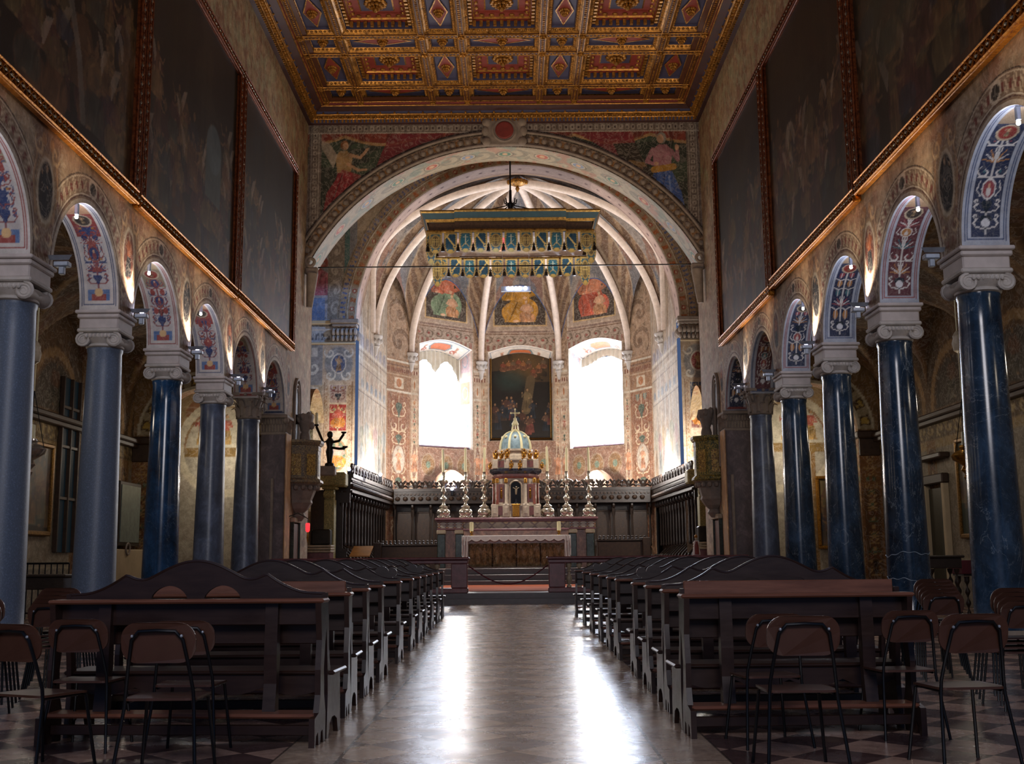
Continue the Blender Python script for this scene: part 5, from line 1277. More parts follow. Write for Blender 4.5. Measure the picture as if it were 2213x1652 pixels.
def lappet(kind):
    def pos(U, V):
        w = .5*np.where(V < .45, np.sqrt(np.maximum(1-(1-V/.45)**2, 0)), 1)*.97; return (U-.5)*2*w*.50, 0*U-.05*np.sin(V*PI), -.80*(1-V)
    def pt_(U, V, co):
        x, z = co[:, 0], co[:, 2]; p = Paint(x, z, '#2d5f72', .3, 8, kind); e = np.minimum(np.minimum(U, 1-U)*.5, 1); 
        p.put((U < .1) | (U > .9) | (V < .06) | (V > .94), '#b79a58'); p.put(((U < .17) | (U > .83)) & (frac(z*12) < .5), '#c9ac68')
        if kind == 0:
            p.ell(0, -.35, .19, .27, '#b79a58'); p.ell(0, -.35, .15, .22, '#6a5a3c')
            for k in range(-2, 3): p.line([(k*.055, -.5), (k*.055, -.2)], .018, '#d8bc72')
            for k in range(3): p.line([(-.12, -.26-k*.09), (.12, -.26-k*.09)], .018, '#d8bc72')
        elif kind == 1:
            p.rect(-.17, .17, -.6, -.08, '#174a66'); p.line([(-.17, -.1), (.13, -.5)], .055, '#e0c478'); p.line([(-.19, -.2), (-.08, -.07)], .06, '#e0c478'); p.ring(.15, -.53, .05, .06, .03, '#e0c478')
        else:
            p.ell(0, -.38, .2, .3, '#20697f'); p.line([(0, -.5), (0, -.12)], .025, '#c9d2c0'); p.line([(-.08, -.2), (.08, -.2)], .025, '#c9d2c0'); p.line([(-.12, -.56), (0, -.42), (.12, -.56)], .03, '#c9b070'); p.line([(0, -.45), (.1, -.33)], .02, '#c9d2c0')
        p.ell(0, -.7, .1, .06, '#cfae60'); return p.C
    return grid('lappet', 'soffit', pos, 26, 40, pt_, t)
lp = [lappet(k) for k in range(3)]
ts = MB().lathe([(.012, 0), (.02, -.05), (.055, -.1), (.035, -.14), (.06, -.2), (.075, -.34), (.01, -.35)], 8).build('tassel', 'iron', t, True)
seq = [0, 1, 2, 1, 0, 2, 0, 1, 2, 1, 0]; first = {0: 1, 1: 1, 2: 1}; ft = True
xl0, xl1 = at(925, 520, YF).x, at(1284, 520, YF).x; pitch_ = (xl1-xl0)/11; zl = zt-.79
def put(o, x, y, rz):
    o.location = (x, y, zl); o.rotation_euler = (0, 0, rz)
for side, y, rz in ((0, ymid-dy-.03, 0), (1, ymid+dy+.03, PI)):
    for k in range(11):
        kd = seq[k]; src = lp[kd]
        if first[kd]: o = src; first[kd] = 0
        else: o = src.copy(); COL.objects.link(o); o.parent = t
        off = -.14 if (2 <= k <= 8) else 0
        put(o, xl0+(k+.5)*pitch_, y+(off if side == 0 else -off), rz)
    for k in range(12):
        if ft: o = ts; ft = False
        else: o = ts.copy(); COL.objects.link(o); o.parent = t
        o.location = (xl0+k*pitch_, y-(.1 if side == 0 else -.1), zl-.40)
for sx in (0, 1):
    for k in range(6):
        o = lp[seq[k]].copy(); COL.objects.link(o); o.parent = t; put(o, (xl0-.02, xl1+.02)[sx], ymid-dy+.3+(k+.5)*(2*dy-.5)/6, PI/2 if sx else -PI/2)
        
for x_ in (xl0+.12, xl1-.12):
    for y_, r_ in ((ymid-dy+.05, 0), (ymid+dy-.05, PI)):
        o = lp[0].copy(); COL.objects.link(o); o.parent = t; put(o, x_, y_, r_); o.scale = (.8, 1, 1.5); o.location.z = zl
st = at(1103, 443, ymid); b = MB(); b.tube([(st.x, ymid, st.z-.3), (st.x, ymid, 17.2)], .035, 6); b.lathe([(.02, -.35), (.09, -.15), (.13, 0), (.06, .12), (.05, .6)], 10, (st.x, ymid, st.z))
for k in range(8):
    a = k*PI/4; b.tube([(st.x, ymid, st.z), (st.x+.22*math.cos(a), ymid+.22*math.sin(a), st.z+.05), (st.x+.25*math.cos(a), ymid+.25*math.sin(a), st.z+.22)], .025, 5)
for (x, y) in ((cxm-hw*.55, ymid-dy*.8), (cxm+hw*.55, ymid-dy*.8), (cxm-hw*.55, ymid+dy*.8), (cxm+hw*.55, ymid+dy*.8)): b.tube([(st.x, ymid, st.z), (x, y, zt+.0)], .022, 5)
b.build('hanging_iron', 'black', t)
# led bar hung under the canopy
a_, b__ = at(1083, 621, 42.0), at(1147, 628, 42.0); t = thing('lamp_bar', 'white hanging lamp bar with five glowing bulbs below the canopy', 'lamp', (0, 0, 0))
MB().box(a_.x, b__.x, 41.96, 42.12, b__.z-.03, a_.z+.02).build('housing', 'steel', t)
for u in (.24, .37, .5, .63, .82):
    MB().ball((a_.x+(b__.x-a_.x)*u, 41.95, a_.z-.06), .075, 10, 6).build('bulb', 'bulb_b', t, True)
for u in (.05, .95): MB().tube([(a_.x+(b__.x-a_.x)*u, 42.04, a_.z), (a_.x+(b__.x-a_.x)*u, 42.04, zt-.74)], .006, 4).build('cable', 'steel', t)

# ------------------------------------------------------------------ sanctuary floor, rail and steps
M['step'] = simple('sanctuary_step_stone', '#4c4446', .35, var=.3, scale=4)
M['paving'] = simple('sanctuary_paving', '#6a5650', .35, var=.25, scale=1)
RX0, RX1 = at(590, 1202, 32).x, at(1612, 1195, 32).x; g0, g1 = at(1012, 1210, 32).x, at(1184, 1210, 32).x
b = MB(); b.box(-6.6, 6.2, 31.42, 33.31, 0, .15); b.box(-6.5, 6.1, 31.74, 33.31, .15, .30); o = b.build('trim_4', 'step'); struct(o)
b = MB(); b.box(-8.6, 8.4, 33.3, 45, .0, .30); b.box(-6, 6.6, 42.0, 56, .30, .86); struct(b.build('floor_sanctuary', 'paving'))
b = MB(); b.bbox(-2.5, 2.6, 33.4, 40.9, .301, .315, .005); tag(b.build('carpet', 'carpet'), 'orange-red carpet on the sanctuary floor in front of the altar steps', 'carpet')
xa, xb = at(960, 1240, 41.2).x, at(1250, 1240, 41.2).x
t = thing('altar_steps', 'dark marble steps leading up to the high altar', 'steps')
for k, (y, z) in enumerate(((40.95, .47), (41.35, .68), (41.75, .90))): MB().bbox(xa, xb, y, 44.5, (.3, .47, .68)[k], z, .02).build('step', 'step', t)
def baluster(h):
    return [(.07, 0), (.07, .05), (.045, .07), (.05, .1), (.085, .2), (.08, .27), (.04, .38), (.035, .42), (.06, .44), (.06, .46), (.035, .48), (.04, .52), (.08, .62), (.075, .7), (.045, .8), (.06, .82), (.07, .84), (.07, h)]
M['bal'] = simple('pale_baluster_marble', '#a8987f', .35, var=.3, scale=8)
def railing(x0, x1, gate, nm):
    t = thing('communion_rail', 'red marble communion rail with balusters, %s of the altar steps' % nm, 'balustrade')
    MB().bbox(x0, x1, 31.80, 32.22, .30, .44, .02).build('plinth', 'redstone', t); b = MB(); b.bbox(x0-.04, x1+.04, 31.75, 32.27, 1.22, 1.30, .03).bbox(x0, x1, 31.82, 32.20, 1.12, 1.22, .02); b.build('handrail', 'redstone', t)
    for xx in np.linspace(x0+.25, x1-.25, 4): MB().bbox(xx-.23, xx+.23, 31.83, 32.19, .44, 1.12, .02).build('post', 'redstone', t)
    n = int((x1-x0)/.3); src = None
    for i in range(n):
        x = x0+.15+(x1-x0-.3)*(i+.5)/n
        if min(abs(x-q) for q in np.linspace(x0+.25, x1-.25, 4)) < .34: continue
        if src is None: src = MB().lathe(baluster(.68), 14).build('baluster', 'bal', t, True); o = src
        else: o = src.copy(); COL.objects.link(o); o.parent = t
        o.location = (x, 32.01, .44)
railing(RX0, g0, 1, 'left'); railing(g1, RX1, 0, 'right')
b = MB(); p0, p1 = (g0, 32.0, 1.05), (g1, 32.0, 1.08)
b.tube([(p0[0]+(p1[0]-p0[0])*u, 32.0, 1.06-.52*math.sin(PI*u)) for u in np.linspace(0, 1, 24)], .02, 6); tag(b.build('barrier_rope', 'rope'), 'dark red rope hanging across the gap in the communion rail', 'rope')

# ------------------------------------------------------------------ high altar
YA = 42.3
def px(x, Y): return at(x, 1150, Y).x
def pz(y, Y): return at(1115, y, Y).z
def inlay(base, a, b_, sx=.3, sz=.1):
    m = Mat('marble_inlay', base, .3); x, y, z = m.xyz(); n = m.noise(5, 5); q = ((x*(1/sx)).frac()-.5).abs(); r = ((z*(1/sz)).frac()-.5).abs(); w = (q+r*.6).lt(.33); c = m.mix(w, base, a); w2 = (q+r*.6).lt(.16); c = m.mix(w2, c, b_); c = m.mix(.6, c, m.ramp(n, [(.3, '#8a8580'), (.7, '#ffffff')]), 'MULTIPLY'); m.col(c); return m.m
M['inl1'] = inlay('#c3b8a4', '#6b3f34', '#b98a4c'); M['inl2'] = inlay('#c9b088', '#8a6444', '#d8b878', .55, .25)
M['green'] = marble('green_black_marble', '#26302a', '#0d1410', .2, '#6a8070', 3); M['pinkm'] = marble('mottled_pink_marble', '#9a6e56', '#5a3428', .25, '#d8c0a8', 5)
M['relief'] = simple('carved_wood_relief', '#54402c', .55, var=.5, scale=3.5, bump=1.0)
t = thing('high_altar', 'high altar table of inlaid marble with carved relief front on dark steps', 'altar')
x0, x1 = px(1009, YA), px(1222, YA); z0, z1 = .90, pz(1163, YA)
b = MB(); b.bbox(x0, x1, YA, YA+.65, z0, z1, .02); b.build('altar_block', 'pinkm', t)
def rl(A, B, co):
    p = Paint(A, B, '#85704f', .4, 3, 2); rnd = random.Random(4)
    for k in range(16): p.person(.15+k*.25, .06+.1*rnd.random(), .7, '#a08660', '#8f7550', '#b0966c', '#5a4630', rnd.choice(('stand', 'sit', 'angel')), rnd.choice((-1, 1)), .8)
    for k in range(1, 4): p.rect(k*1.0-.03, k*1.0+.03, 0, 2, '#3a2a1c')
    return p.C
bp = np.random.RandomState(3)
def rpos(U, V):
    x = x0+.06+(x1-x0-.12)*U; z = z0+.05+(z1-z0-.25)*V; a = (x-x0); h = np.zeros_like(a); rnd = random.Random(4)
    for k in range(16):
        cx = .15+k*.25; cz = z0+.4+.15*rnd.random(); h = np.maximum(h, .09*np.clip(1-((a-cx)/.12)**2-((z-cz)/.34)**2, 0, 1)**.5); h = np.maximum(h, .08*np.clip(1-((a-cx-.02)/.06)**2-((z-cz-.38)/.08)**2, 0, 1)**.5)
    return x, YA-.03-h-.02*fbm(a*9, z*9, 4), z
grid('relief_panel', 'fresco', rpos, 260, 70, lambda U, V, co: rl(U*4, V*.9, co), t)
MB().bbox(x0-.12, x1+.12, YA-.18, YA+.7, z1, z1+.08, .02).build('mensa', 'pinkm', t)
# linen with a scalloped lace edge
def lin(U, V):
    w = x1-x0+.3; s = U*(w+1.5)-.75; a = np.clip(s, 0, w); over = np.maximum(-s, s-w); over = np.maximum(over, 0)
    d = .15+.075*np.abs(np.sin(a*9.2)); x = x0-.15+a; top = z1+.095
    V1 = np.clip(V/.5, 0, 1); V2 = np.clip((V-.5)/.5, 0, 1); zz = top-V2*d
    x = np.where(over > 0, np.where(s < 0, x0-.16, x1+.16)+.03*np.sin(V*20+over*15), x); zz = np.where(over > 0, top-over-.0*V2, zz)
    return x, YA+.66-.87*V1-.02*V2, zz
grid('altar_cloth', 'white', lin, 420, 24); o = bpy.data.objects['altar_cloth']; tag(o, 'white altar cloth with scalloped lace edge on the high altar table', 'cloth')
for s, xx in ((-1, x0-.16), (1, x1+.16)):
    b = MB(); b.loft([[(xx+.025*math.sin(y*30+k), y, z1+.09-h) for y in np.linspace(YA-.2, YA+.64, 16)] for k, h in enumerate((0, .35, .75, 1.0))], False); b.build('cloth_side_fall', 'white', o, True)
    b = MB(); b.loft([[(xx-s*(.02+.20*u), YA-.215+.03*math.sin(u*14+k), z1+.09-h) for u in np.linspace(0, 1, 12)] for k, h in enumerate((0, .35, .75, 1.0))], False); b.build('cloth_corner_fold', 'white', o, True)
# gradine behind: wide shelf with columns
YG = 43.3; t = thing('altar_retable', 'wide marble retable shelf with inlaid frieze and green columns behind the altar table', 'altar')
xl_, xr_ = px(946, YG), px(1287, YG); zt0 = pz(1119, YG)
MB().bbox(xl_-.1, xr_+.1, YG-.25, YG+1.2, zt0-.1, zt0, .03).bbox(xl_-.04, xr_+.04, YG-.15, YG+1.1, zt0-.16, zt0-.1, .02).build('top_slab', 'redstone', t)
MB().bbox(xl_, px(1001, YG), YG-.06, YG+1, zt0-.4, zt0-.16, .01).build('end_frieze', 'inl1', t); MB().bbox(px(1230, YG), xr_, YG-.06, YG+1, zt0-.4, zt0-.16, .01).build('end_frieze', 'inl1', t)
MB().bbox(px(1001, YG), px(1230, YG), YG-.02, YG+1, zt0-.42, zt0-.16, .01).build('centre_frieze', 'inl2', t)
MB().bbox(px(1001, YG), px(1230, YG), YG-.28, YG+.2, zt0-.5, zt0-.42, .02).build('lower_ledge', 'redstone', t)
MB().bbox(px(1003, YG), px(1228, YG), YG-.2, YG+.9, z1+.0, zt0-.5, .01).build('lower_panel', 'pinkm', t)
MB().bbox(xl_+.05, xr_-.05, YG+.1, YG+1, .9, zt0-.4, .01).build('core', 'pinkm', t)
for xx in (954, 993, 1237, 1275):
    xm = px(xx, YG); MB().bbox(xm-.15, xm+.15, YG-.12, YG+.15, .9, zt0-.62, .02).build('column', 'green', t); MB().bbox(xm-.18, xm+.18, YG-.15, YG+.15, zt0-.62, zt0-.46, .03).build('capital', 'bal', t)
MB().bbox(xl_-.02, px(1001, YG), YG-.13, YG+.1, zt0-.46, zt0-.4, .01).build('cornice', 'redstone', t); MB().bbox(px(1230, YG), xr_+.02, YG-.13, YG+.1, zt0-.46, zt0-.4, .01).build('cornice', 'redstone', t)
# candlesticks
cs = [(0.02, 0), (.2, 0), (.2, .03), (.15, .05), (.16, .08), (.25, .16), (.27, .25), (.22, .34), (.13, .38), (.17, .41), (.18, .45), (.1, .5), (.05, .56), (.045, .62), (.08, .66), (.13, .72), (.13, .78), (.07, .85), (.04, .9), (.05, .97), (.1, 1.06), (.085, 1.12), (.045, 1.2), (.04, 1.32), (.07, 1.36), (.17, 1.40), (.20, 1.46), (.18, 1.50), (.06, 1.53), (.05, 1.6), (.07, 1.62), (.06, 1.8), (.07, 1.82)]
t0 = thing('candlestick', 'silver baluster candlestick at the far left end of the retable', 'candlestick', (0, 0, 0), 0, 'tall silver candlesticks')
MB().lathe(cs, 20).build('stem', 'silver', t0, True)
for k in range(3):
    a = PI/2*3+k*2*PI/3; MB().ball((.22*math.cos(a), .22*math.sin(a), .05), .06, 8, 5, 1.3, 1.3).ball((.2*math.cos(a), .2*math.sin(a), .2), .06, 8, 5, 1, 1, 1.6).build('foot', 'silver', t0, True)
MB().lathe([(.06, 0), (.065, .02), (.045, .06), (.045, .14), (.06, .17), (.05, .2)], 12, (0, 0, 1.62)).build('socket', 'brass', t0, True)
cl = ['silver baluster candlestick at the far left end of the retable', 'silver baluster candlestick, second from the left on the retable', 'silver baluster candlestick just left of the domed tabernacle', 'silver baluster candlestick just right of the domed tabernacle', 'silver baluster candlestick, second from the right on the retable', 'silver baluster candlestick at the far right end of the retable']
cxs = [958, 1006, 1046.5, 1184.5, 1226, 1275]; ctop = [970, 968, 968, 966, 969, 968]
cand = None
for k, xx in enumerate(cxs):
    o = t0 if k == 0 else dup(t0, label=cl[k]); o.location = (px(xx, YG), YG+.15, zt0); o.scale = (.98+.02*(k % 2), 1, .98)
    h = pz(ctop[k], YG)-zt0-1.76; c = MB().lathe([(.052, 0), (.05, h*.5), (.046, h), (.01, h+.01), (.008, h+.04)], 12).build('candle', 'wax', None, True, (px(xx, YG)+.005*(k-2), YG+.15, zt0+1.76))
    c.rotation_euler = (0, .012*((k*7) % 5-2), 0); tag(c, 'tall cream candle in the '+cl[k].replace('silver baluster ', ''), 'candle', 'tall altar candles')
for xx, s in ((1019, 'left'), (1208, 'right')):
    xm = px(xx, YA+.4); t = thing('small_candlestick', 'small gilt candlestick at the %s end of the altar table' % s, 'candlestick', (xm, YA+.4, z1+.09)); MB().lathe([(.1, 0), (.1, .03), (.03, .06), (.03, .12), (.07, .15), (.06, .18)], 12).build('body', 'brass', t, True)
    c = MB().lathe([(.075, 0), (.075, .34), (.01, .35)], 12).build('candle', 'wax', None, True, (xm, YA+.4, z1+.27)); tag(c, 'short white candle at the %s end of the altar table' % s, 'candle')

# tabernacle shaped like a domed temple
M['tp'] = simple('tabernacle_pale_marble', '#c8b8a2', .35, var=.25, scale=10); M['tp_dark'] = marble('tabernacle_dark_marble', '#2b2c38', '#14151d', .2, '#7a7a88', 8); M['dome'] = simple('blue_stone_dome', '#7e949c', .4, var=.35, scale=9, bump=.3); M['tp_red'] = simple('tabernacle_red_marble', '#7d4236', .3, var=.35, scale=9)
XC, ZT = px(1115.5, YG), zt0; U_ = YG/F_PX*1.008; zz = lambda y: pz(y, YG)
t = thing('tabernacle', 'domed marble temple tabernacle with gilt angels and cross at the centre of the retable', 'tabernacle', (XC, YG+.7, ZT))
L = lambda y: zz(y)-ZT
def octp(hw, ch, d=None):
    d = d or hw; return [(-hw, -d+ch), (-hw+ch, -d), (hw-ch, -d), (hw, -d+ch), (hw, d-ch), (hw-ch, d), (-hw+ch, d), (-hw, d-ch)]
def ol(b, hw0, z0, hw1, z1, ch=.35, d=.75): 
    a, c_ = octp(hw0, ch, d*hw0), octp(hw1, ch, d*hw1); b.loft([[(x, y, z0) for x, y in a], [(x, y, z1) for x, y in c_]]); n = len(b.v); b.f.append(tuple(range(n-8, n))); return b
b = MB(); ol(b, .98, 0, .95, .12); ol(b, .93, .12, .93, L(1094)); ol(b, .98, L(1094), .96, L(1089)); b.build('plinth', 'tp', t)
for sx in (-.82, -.38, .38, .82): MB().bbox(sx-.13, sx+.13, -.80, -.6, .02, L(1090), .02).bbox(sx-.07, sx+.07, -.82, -.7, .15, L(1096), .01).build('pedestal', 'tp', t)
for sx in (-.6, .6): MB().box(sx-.1, sx+.1, -.74, -.6, .1, L(1095)).build('red_panel', 'tp_red', t)
b = MB(); ol(b, .84, L(1090), .84, L(1034)); b.build('body', 'tp', t)
for sx in (-.86, -.72, -.38, .38, .72, .86):
    y_ = -.74 if abs(sx) < .8 else -.5
    b = MB().lathe([(.07, 0), (.055, .04), (.05, .05), (.045, L(1040)-L(1090)-.1)], 12, (sx, y_, L(1090))); b.build('column', 'tp_red' if abs(sx) > .5 else 'tp', t, True); MB().bbox(sx-.06, sx+.06, y_-.06, y_+.06, L(1042)-.04, L(1034), .02).build('column_capital', 'gold', t)
nw = .23; zA = L(1091); zB = L(1052)
b = MB(); pts = [(-nw, zA), (nw, zA), (nw, zB)]+[(nw*math.cos(a), zB+nw*math.sin(a)) for a in np.linspace(0, PI, 14)[1:-1]]+[(-nw, zB)]; b.prism(pts, -.68, -.655, 'y'); b.build('niche', 'black', t)
b = MB(); b.tube([(x, -.69, z) for x, z in [(-nw, zA), (-nw, zB)]+[(-nw*math.cos(a), zB+nw*math.sin(a)) for a in np.linspace(0, PI, 14)[1:-1]]+[(nw, zB), (nw, zA)]], .035, 6); b.build('niche_arch', 'tp', t)
for sx in (-.56, .56):
    MB().bbox(sx-.11, sx+.11, -.67, -.64, L(1086), L(1046), .01).build('side_panel', 'tp_red', t); b = MB(); b.lathe([(.03, 0), (.05, .1), (.04, .25), (.05, .3), (.02, .34), (.035, .38), (.01, .43)], 10, (sx, -.69, L(1078))); b.build('gilt_figure', 'gold', t, True)
b = MB(); ol(b, .9, L(1034), .92, L(1029)); ol(b, .86, L(1029), .86, L(1024)); b.build('entablature', 'tp_red', t)
b = MB(); ol(b, .88, L(1024), 1.02, L(1018)); ol(b, 1.02, L(1018), 1.0, L(1013)); b.build('main_cornice', 'tp_dark', t)
b = MB(); ol(b, .84, L(1013), .84, L(994)); ol(b, .88, L(994), .88, L(991)); b.build('attic', 'tp', t)
for sx in (-.8, -.34, .34, .8): MB().bbox(sx-.1, sx+.1, -.74, -.5, L(1013), L(993), .02).build('attic_pier', 'tp', t)
for sx in (-.57, .57): MB().box(sx-.12, sx+.12, -.66, -.5, L(1010), L(996)).build('attic_panel', 'tp_red', t)
def angel(b, x, y, z, s): b.ball((x, y, z+.1*s), .085*s, 8, 5, 1, .8, 1.5).ball((x+.01, y-.02, z+.27*s), .05*s, 8, 5).ball((x-.07*s, y+.03, z+.17*s), .05*s, 6, 4, .5, .5, 1.8).ball((x+.08*s, y+.03, z+.17*s), .05*s, 6, 4, .5, .5, 1.8).tube([(x, y, z+.2*s), (x+.1*s, y-.08*s, z+.16*s)], .022*s, 5).tube([(x-.03*s, y, z+.02), (x-.06*s, y-.1*s, z-.05*s)], .03*s, 5)
for sx, zz_, y_, s in ((-.78, 991, -.55, 1.1), (-.55, 991, -.62, 1.0), (-.33, 989, -.66, 1.1), (.33, 989, -.66, 1.1), (.56, 991, -.62, 1.0), (.8, 991, -.55, 1.1), (-.17, 1012, -.8, .9), (.17, 1012, -.8, .9), (-1.0, 1012, -.5, .8), (1.03, 1012, -.5, .8)):
    b = MB(); angel(b, sx, y_, L(zz_), s); b.build('gilt_angel', 'gold', t, True)
b = MB(); b.lathe([(.7, L(991)), (.68, L(983)), (.64, L(982)), (.64, L(974)), (.68, L(973)), (.68, L(969))], 24, sy=.85); b.build('drum', 'tp', t)
hd = L(929)-L(969); b = MB(); b.lathe([(.63*math.cos(a)**.8+.0, L(969)+hd*math.sin(a)) for a in np.linspace(0, PI/2*.93, 12)], 32, sy=.85); b.build('dome', 'dome', t, True)
for k in range(8):
    a = k*PI/4+PI/8; b = MB(); b.tube([(.645*math.cos(f)**.8*math.cos(a), .55*math.cos(f)**.8*math.sin(a), L(969)+hd*1.02*math.sin(f)) for f in np.linspace(0, PI/2*.93, 12)], [.06*(1-.55*i/11) for i in range(12)], 6); b.build('dome_rib', 'wax', t, True)
for k in range(8):
    a = k*PI/4; f = .75; b = MB(); b.ball((.64*math.cos(f)**.8*math.cos(a), .55*math.cos(f)**.8*math.sin(a), L(969)+hd*math.sin(f)), .06, 8, 5); b.build('dome_rosette', 'wax', t, True)
b = MB(); b.lathe([(.16, L(930)), (.17, L(927)), (.12, L(926)), (.12, L(924))], 12)
for k in range(8): a = k*PI/4; b.tube([(.14*math.cos(a), .14*math.sin(a), L(926)), (.1*math.cos(a), .1*math.sin(a), L(914))], .02, 5)
b.lathe([(.13, L(914)), (.14, L(912)), (.08, L(906)), (.05, L(902)), (.07, L(901)), (.03, L(898))], 12); b.build('lantern', 'wax', t, True)
cr = L(880); b = MB(); b.tube([(0, 0, L(899)), (0, 0, cr)], .022, 6).tube([(-.15, 0, L(888)), (.15, 0, L(888))], .022, 6)
for q in ((-.16, L(888)), (.16, L(888)), (0, cr), (0, L(888))): b.ball((q[0], 0, q[1]), .04, 6, 4)
b.build('cross', 'wax', t, True)
MB().bbox(-.13, .13, -.9, -.7, .02, L(1094)+.05, .02).bbox(-.17, .17, -.92, -.7, L(1094)+.03, L(1090), .02).build('tabernacle_door', 'gold', bpy.data.objects['plinth'] if False else t)
# crucifix standing in the niche
t = thing('crucifix', 'small dark crucifix with pale figure standing before the tabernacle niche', 'crucifix', (XC+.01, YG-.08, zt0+L(1091)))
h = L(1045)-L(1091); b = MB(); b.lathe([(.1, 0), (.09, .06), (.03, .1), (.03, .2)], 10).box(-.02, .02, -.02, .02, .2, h).box(-.14, .14, -.02, .02, h-.2, h-.165); b.build('cross', 'black', t)
b = MB(); b.tube([(0, -.03, .38), (.0, -.04, .5), (.01, -.04, h-.22)], [.025, .04, .045], 8).tube([(-.12, -.03, h-.17), (0, -.04, h-.23), (.12, -.03, h-.17)], .016, 6).ball((.01, -.05, h-.15), .032, 8, 5); b.build('figure', 'bal', t, True)
# ------------------------------------------------------------------ choir stalls
def stalls(nm, lab_, A, B, side, n, base=.30, h=4.33, endpanels=(True, False), nm2=None):
    """row of stalls from A to B (front line of the canopy, plan); the seats look to the left hand of A->B when side=1"""
    t = thing('choir_stalls', lab_, 'choir stalls'); A, B = Vector((A[0], A[1], 0)), Vector((B[0], B[1], 0)); d = (B-A).normalized(); L = (B-A).length
    nrm = Vector((-d.y, d.x, 0))*side                       # towards the open choir
    ang = math.atan2(d.y, d.x)
    def P(s, o, z): q = A+d*s+nrm*o; return (q.x, q.y, z)
    def bx(b, s0, s1, o0, o1, z0_, z1_):
        vs = [P(s, o, z) for z in (z0_, z1_) for o in (o0, o1) for s in (s0, s1)]; b.add(vs, [(0, 2, 3, 1), (4, 5, 7, 6), (0, 1, 5, 4), (2, 6, 7, 3), (0, 4, 6, 2), (1, 3, 7, 5)]); return b
    b = MB()
    for o0, o1, z0_, z1_ in ((-.95, .0, h-.14, h), (-.95, -.06, h-.22, h-.14), (-.95, -.1, h-.62, h-.22), (-.95, -.03, h-.68, h-.6)): bx(b, 0, L, o0, o1, z0_, z1_)
    b.build('cornice', 'walnut', t)
    b = MB(); 
    for i in range(int(L/.16)): bx(b, .08+i*.16, .17+i*.16, -.1, -.04, h-.3, h-.22)
    for i in range(int(L/.34)):
        c = P(.17+i*.34, -.07, h-.45); b.ball(c, 1, 6, 4, .12, .12, .1)
    b.build('carved_frieze', 'walnut2', t)
    # cresting: winged scrolls and knobs along the top
    b = MB(); m = max(2, int(L/.62))
    for i in range(m):
        s = (i+.5)*L/m; 
        for sx in (-1, 1):
            b.tube([P(s+sx*.03, -.08, h), P(s+sx*.08, -.08, h+.2), P(s+sx*.2, -.08, h+.33), P(s+sx*.29, -.08, h+.26), P(s+sx*.24, -.08, h+.18)], [.07, .075, .06, .05, .04], 6)
            b.tube([P(s+sx*.05, -.08, h+.05), P(s+sx*.2, -.08, h+.12), P(s+sx*.28, -.08, h+.05)], [.05, .05, .03], 5)
        b.ball(P(s, -.08, h+.2), .085, 6, 5, 1, 1, 1.7); b.ball(P(s+L/m/2, -.08, h+.12), .06, 6, 5, 1, 1, 2.0)
    b.build('cresting', 'walnut', t, True)
    # back panels with posts, seats, arm rests
    b = MB(); bx(b, 0, L, -.97, -.9, base, h-.2); b.build('back_wall', 'walnut', t)
    w = L/n; src = {}
    def once(name, make, mat, s, smooth=False):
        if name not in src: src[name] = make().build(name, mat, t, smooth); o = src[name]
        else: o = src[name].copy(); COL.objects.link(o); o.parent = t
        q = A+d*s; o.location = (q.x, q.y, 0); o.rotation_euler = (0, 0, ang); return o
    S_ = side
    def post():
        b = MB(); b.lathe([(.05, 1.75), (.075, 1.8), (.05, 1.9), (.06, 2.2), (.045, 2.9), (.05, 3.1), (.08, 3.2), (.08, h-.62)], 8, (0, -.42*S_, 0)); b.bbox(-.04, .04, min(-.95*S_, -.4*S_), max(-.95*S_, -.4*S_), h-1.0, h-.62, .02)
        b.ball((0, -.3*S_, h-.78), .13, 6, 5, .6, 1.3, 1.2); return b
    def arm():
        b = MB(); b.bbox(-.035, .035, min(-.95*S_, -.12*S_), max(-.95*S_, -.12*S_), base, base+.62, .01); b.tube([(0, -.9*S_, 1.85), (0, -.6*S_, 1.6), (0, -.3*S_, 1.32), (0, -.1*S_, 1.35), (0, -.05*S_, 1.27)], [.05, .06, .05, .055, .04], 6)
        b.lathe([(.05, base+.6), (.07, base+.68), (.035, base+.8), (.05, base+.98), (.03, 1.3)], 8, (0, -.18*S_, 0)); return b
    def panel():
        b = MB(); g = w/2-.06; y = -.9*S_; e = .03*S_
        b.bbox(-g, g, min(y, y+e), max(y, y+e), 1.85, h-1.05, .01); 
        for q in (-g, g-.05): b.bbox(q, q+.05, min(y, y+e*2), max(y, y+e*2), 1.8, h-1.0, .01)
        b.bbox(-g, g, min(y, y+e*2), max(y, y+e*2), h-1.05, h-.98, .01); b.bbox(-g, g, min(y, y+e*2.4), max(y, y+e*2.4), 1.72, 1.85, .01); b.bbox(-g, g, min(y, y+e), max(y, y+e), base+.55, 1.7, .01); return b
    def seat(): return MB().bbox(-w/2+.04, w/2-.04, min(-.9*S_, -.35*S_), max(-.9*S_, -.35*S_), base+.42, base+.47, .02)
    for i in range(n+1):
        once('canopy_post', post, 'walnut', i*w, True); once('armrest', arm, 'walnut', i*w, True)
    for i in range(n): once('back_panel', panel, 'walnut2', (i+.5)*w); once('seat', seat, 'walnut', (i+.5)*w)
    for k, e in enumerate(endpanels):
        if e:
            s0, s1 = (-.06, 0) if k == 0 else (L, L+.06); b = MB(); bx(b, s0, s1, -.95, -.35, base, h-.68); bx(b, s0-.01, s1+.01, -.95, -.2, base, 1.55); bx(b, s0-.03, s1+.03, -.97, -.15, 1.55, 1.66)
            bx(b, s0-.02, s1+.02, -.95, -.1, h-1.05, h-.68); b.build('end_panel', 'walnut', t)
    return t
xs = lambda p, Y: at(p, 1100, Y).x
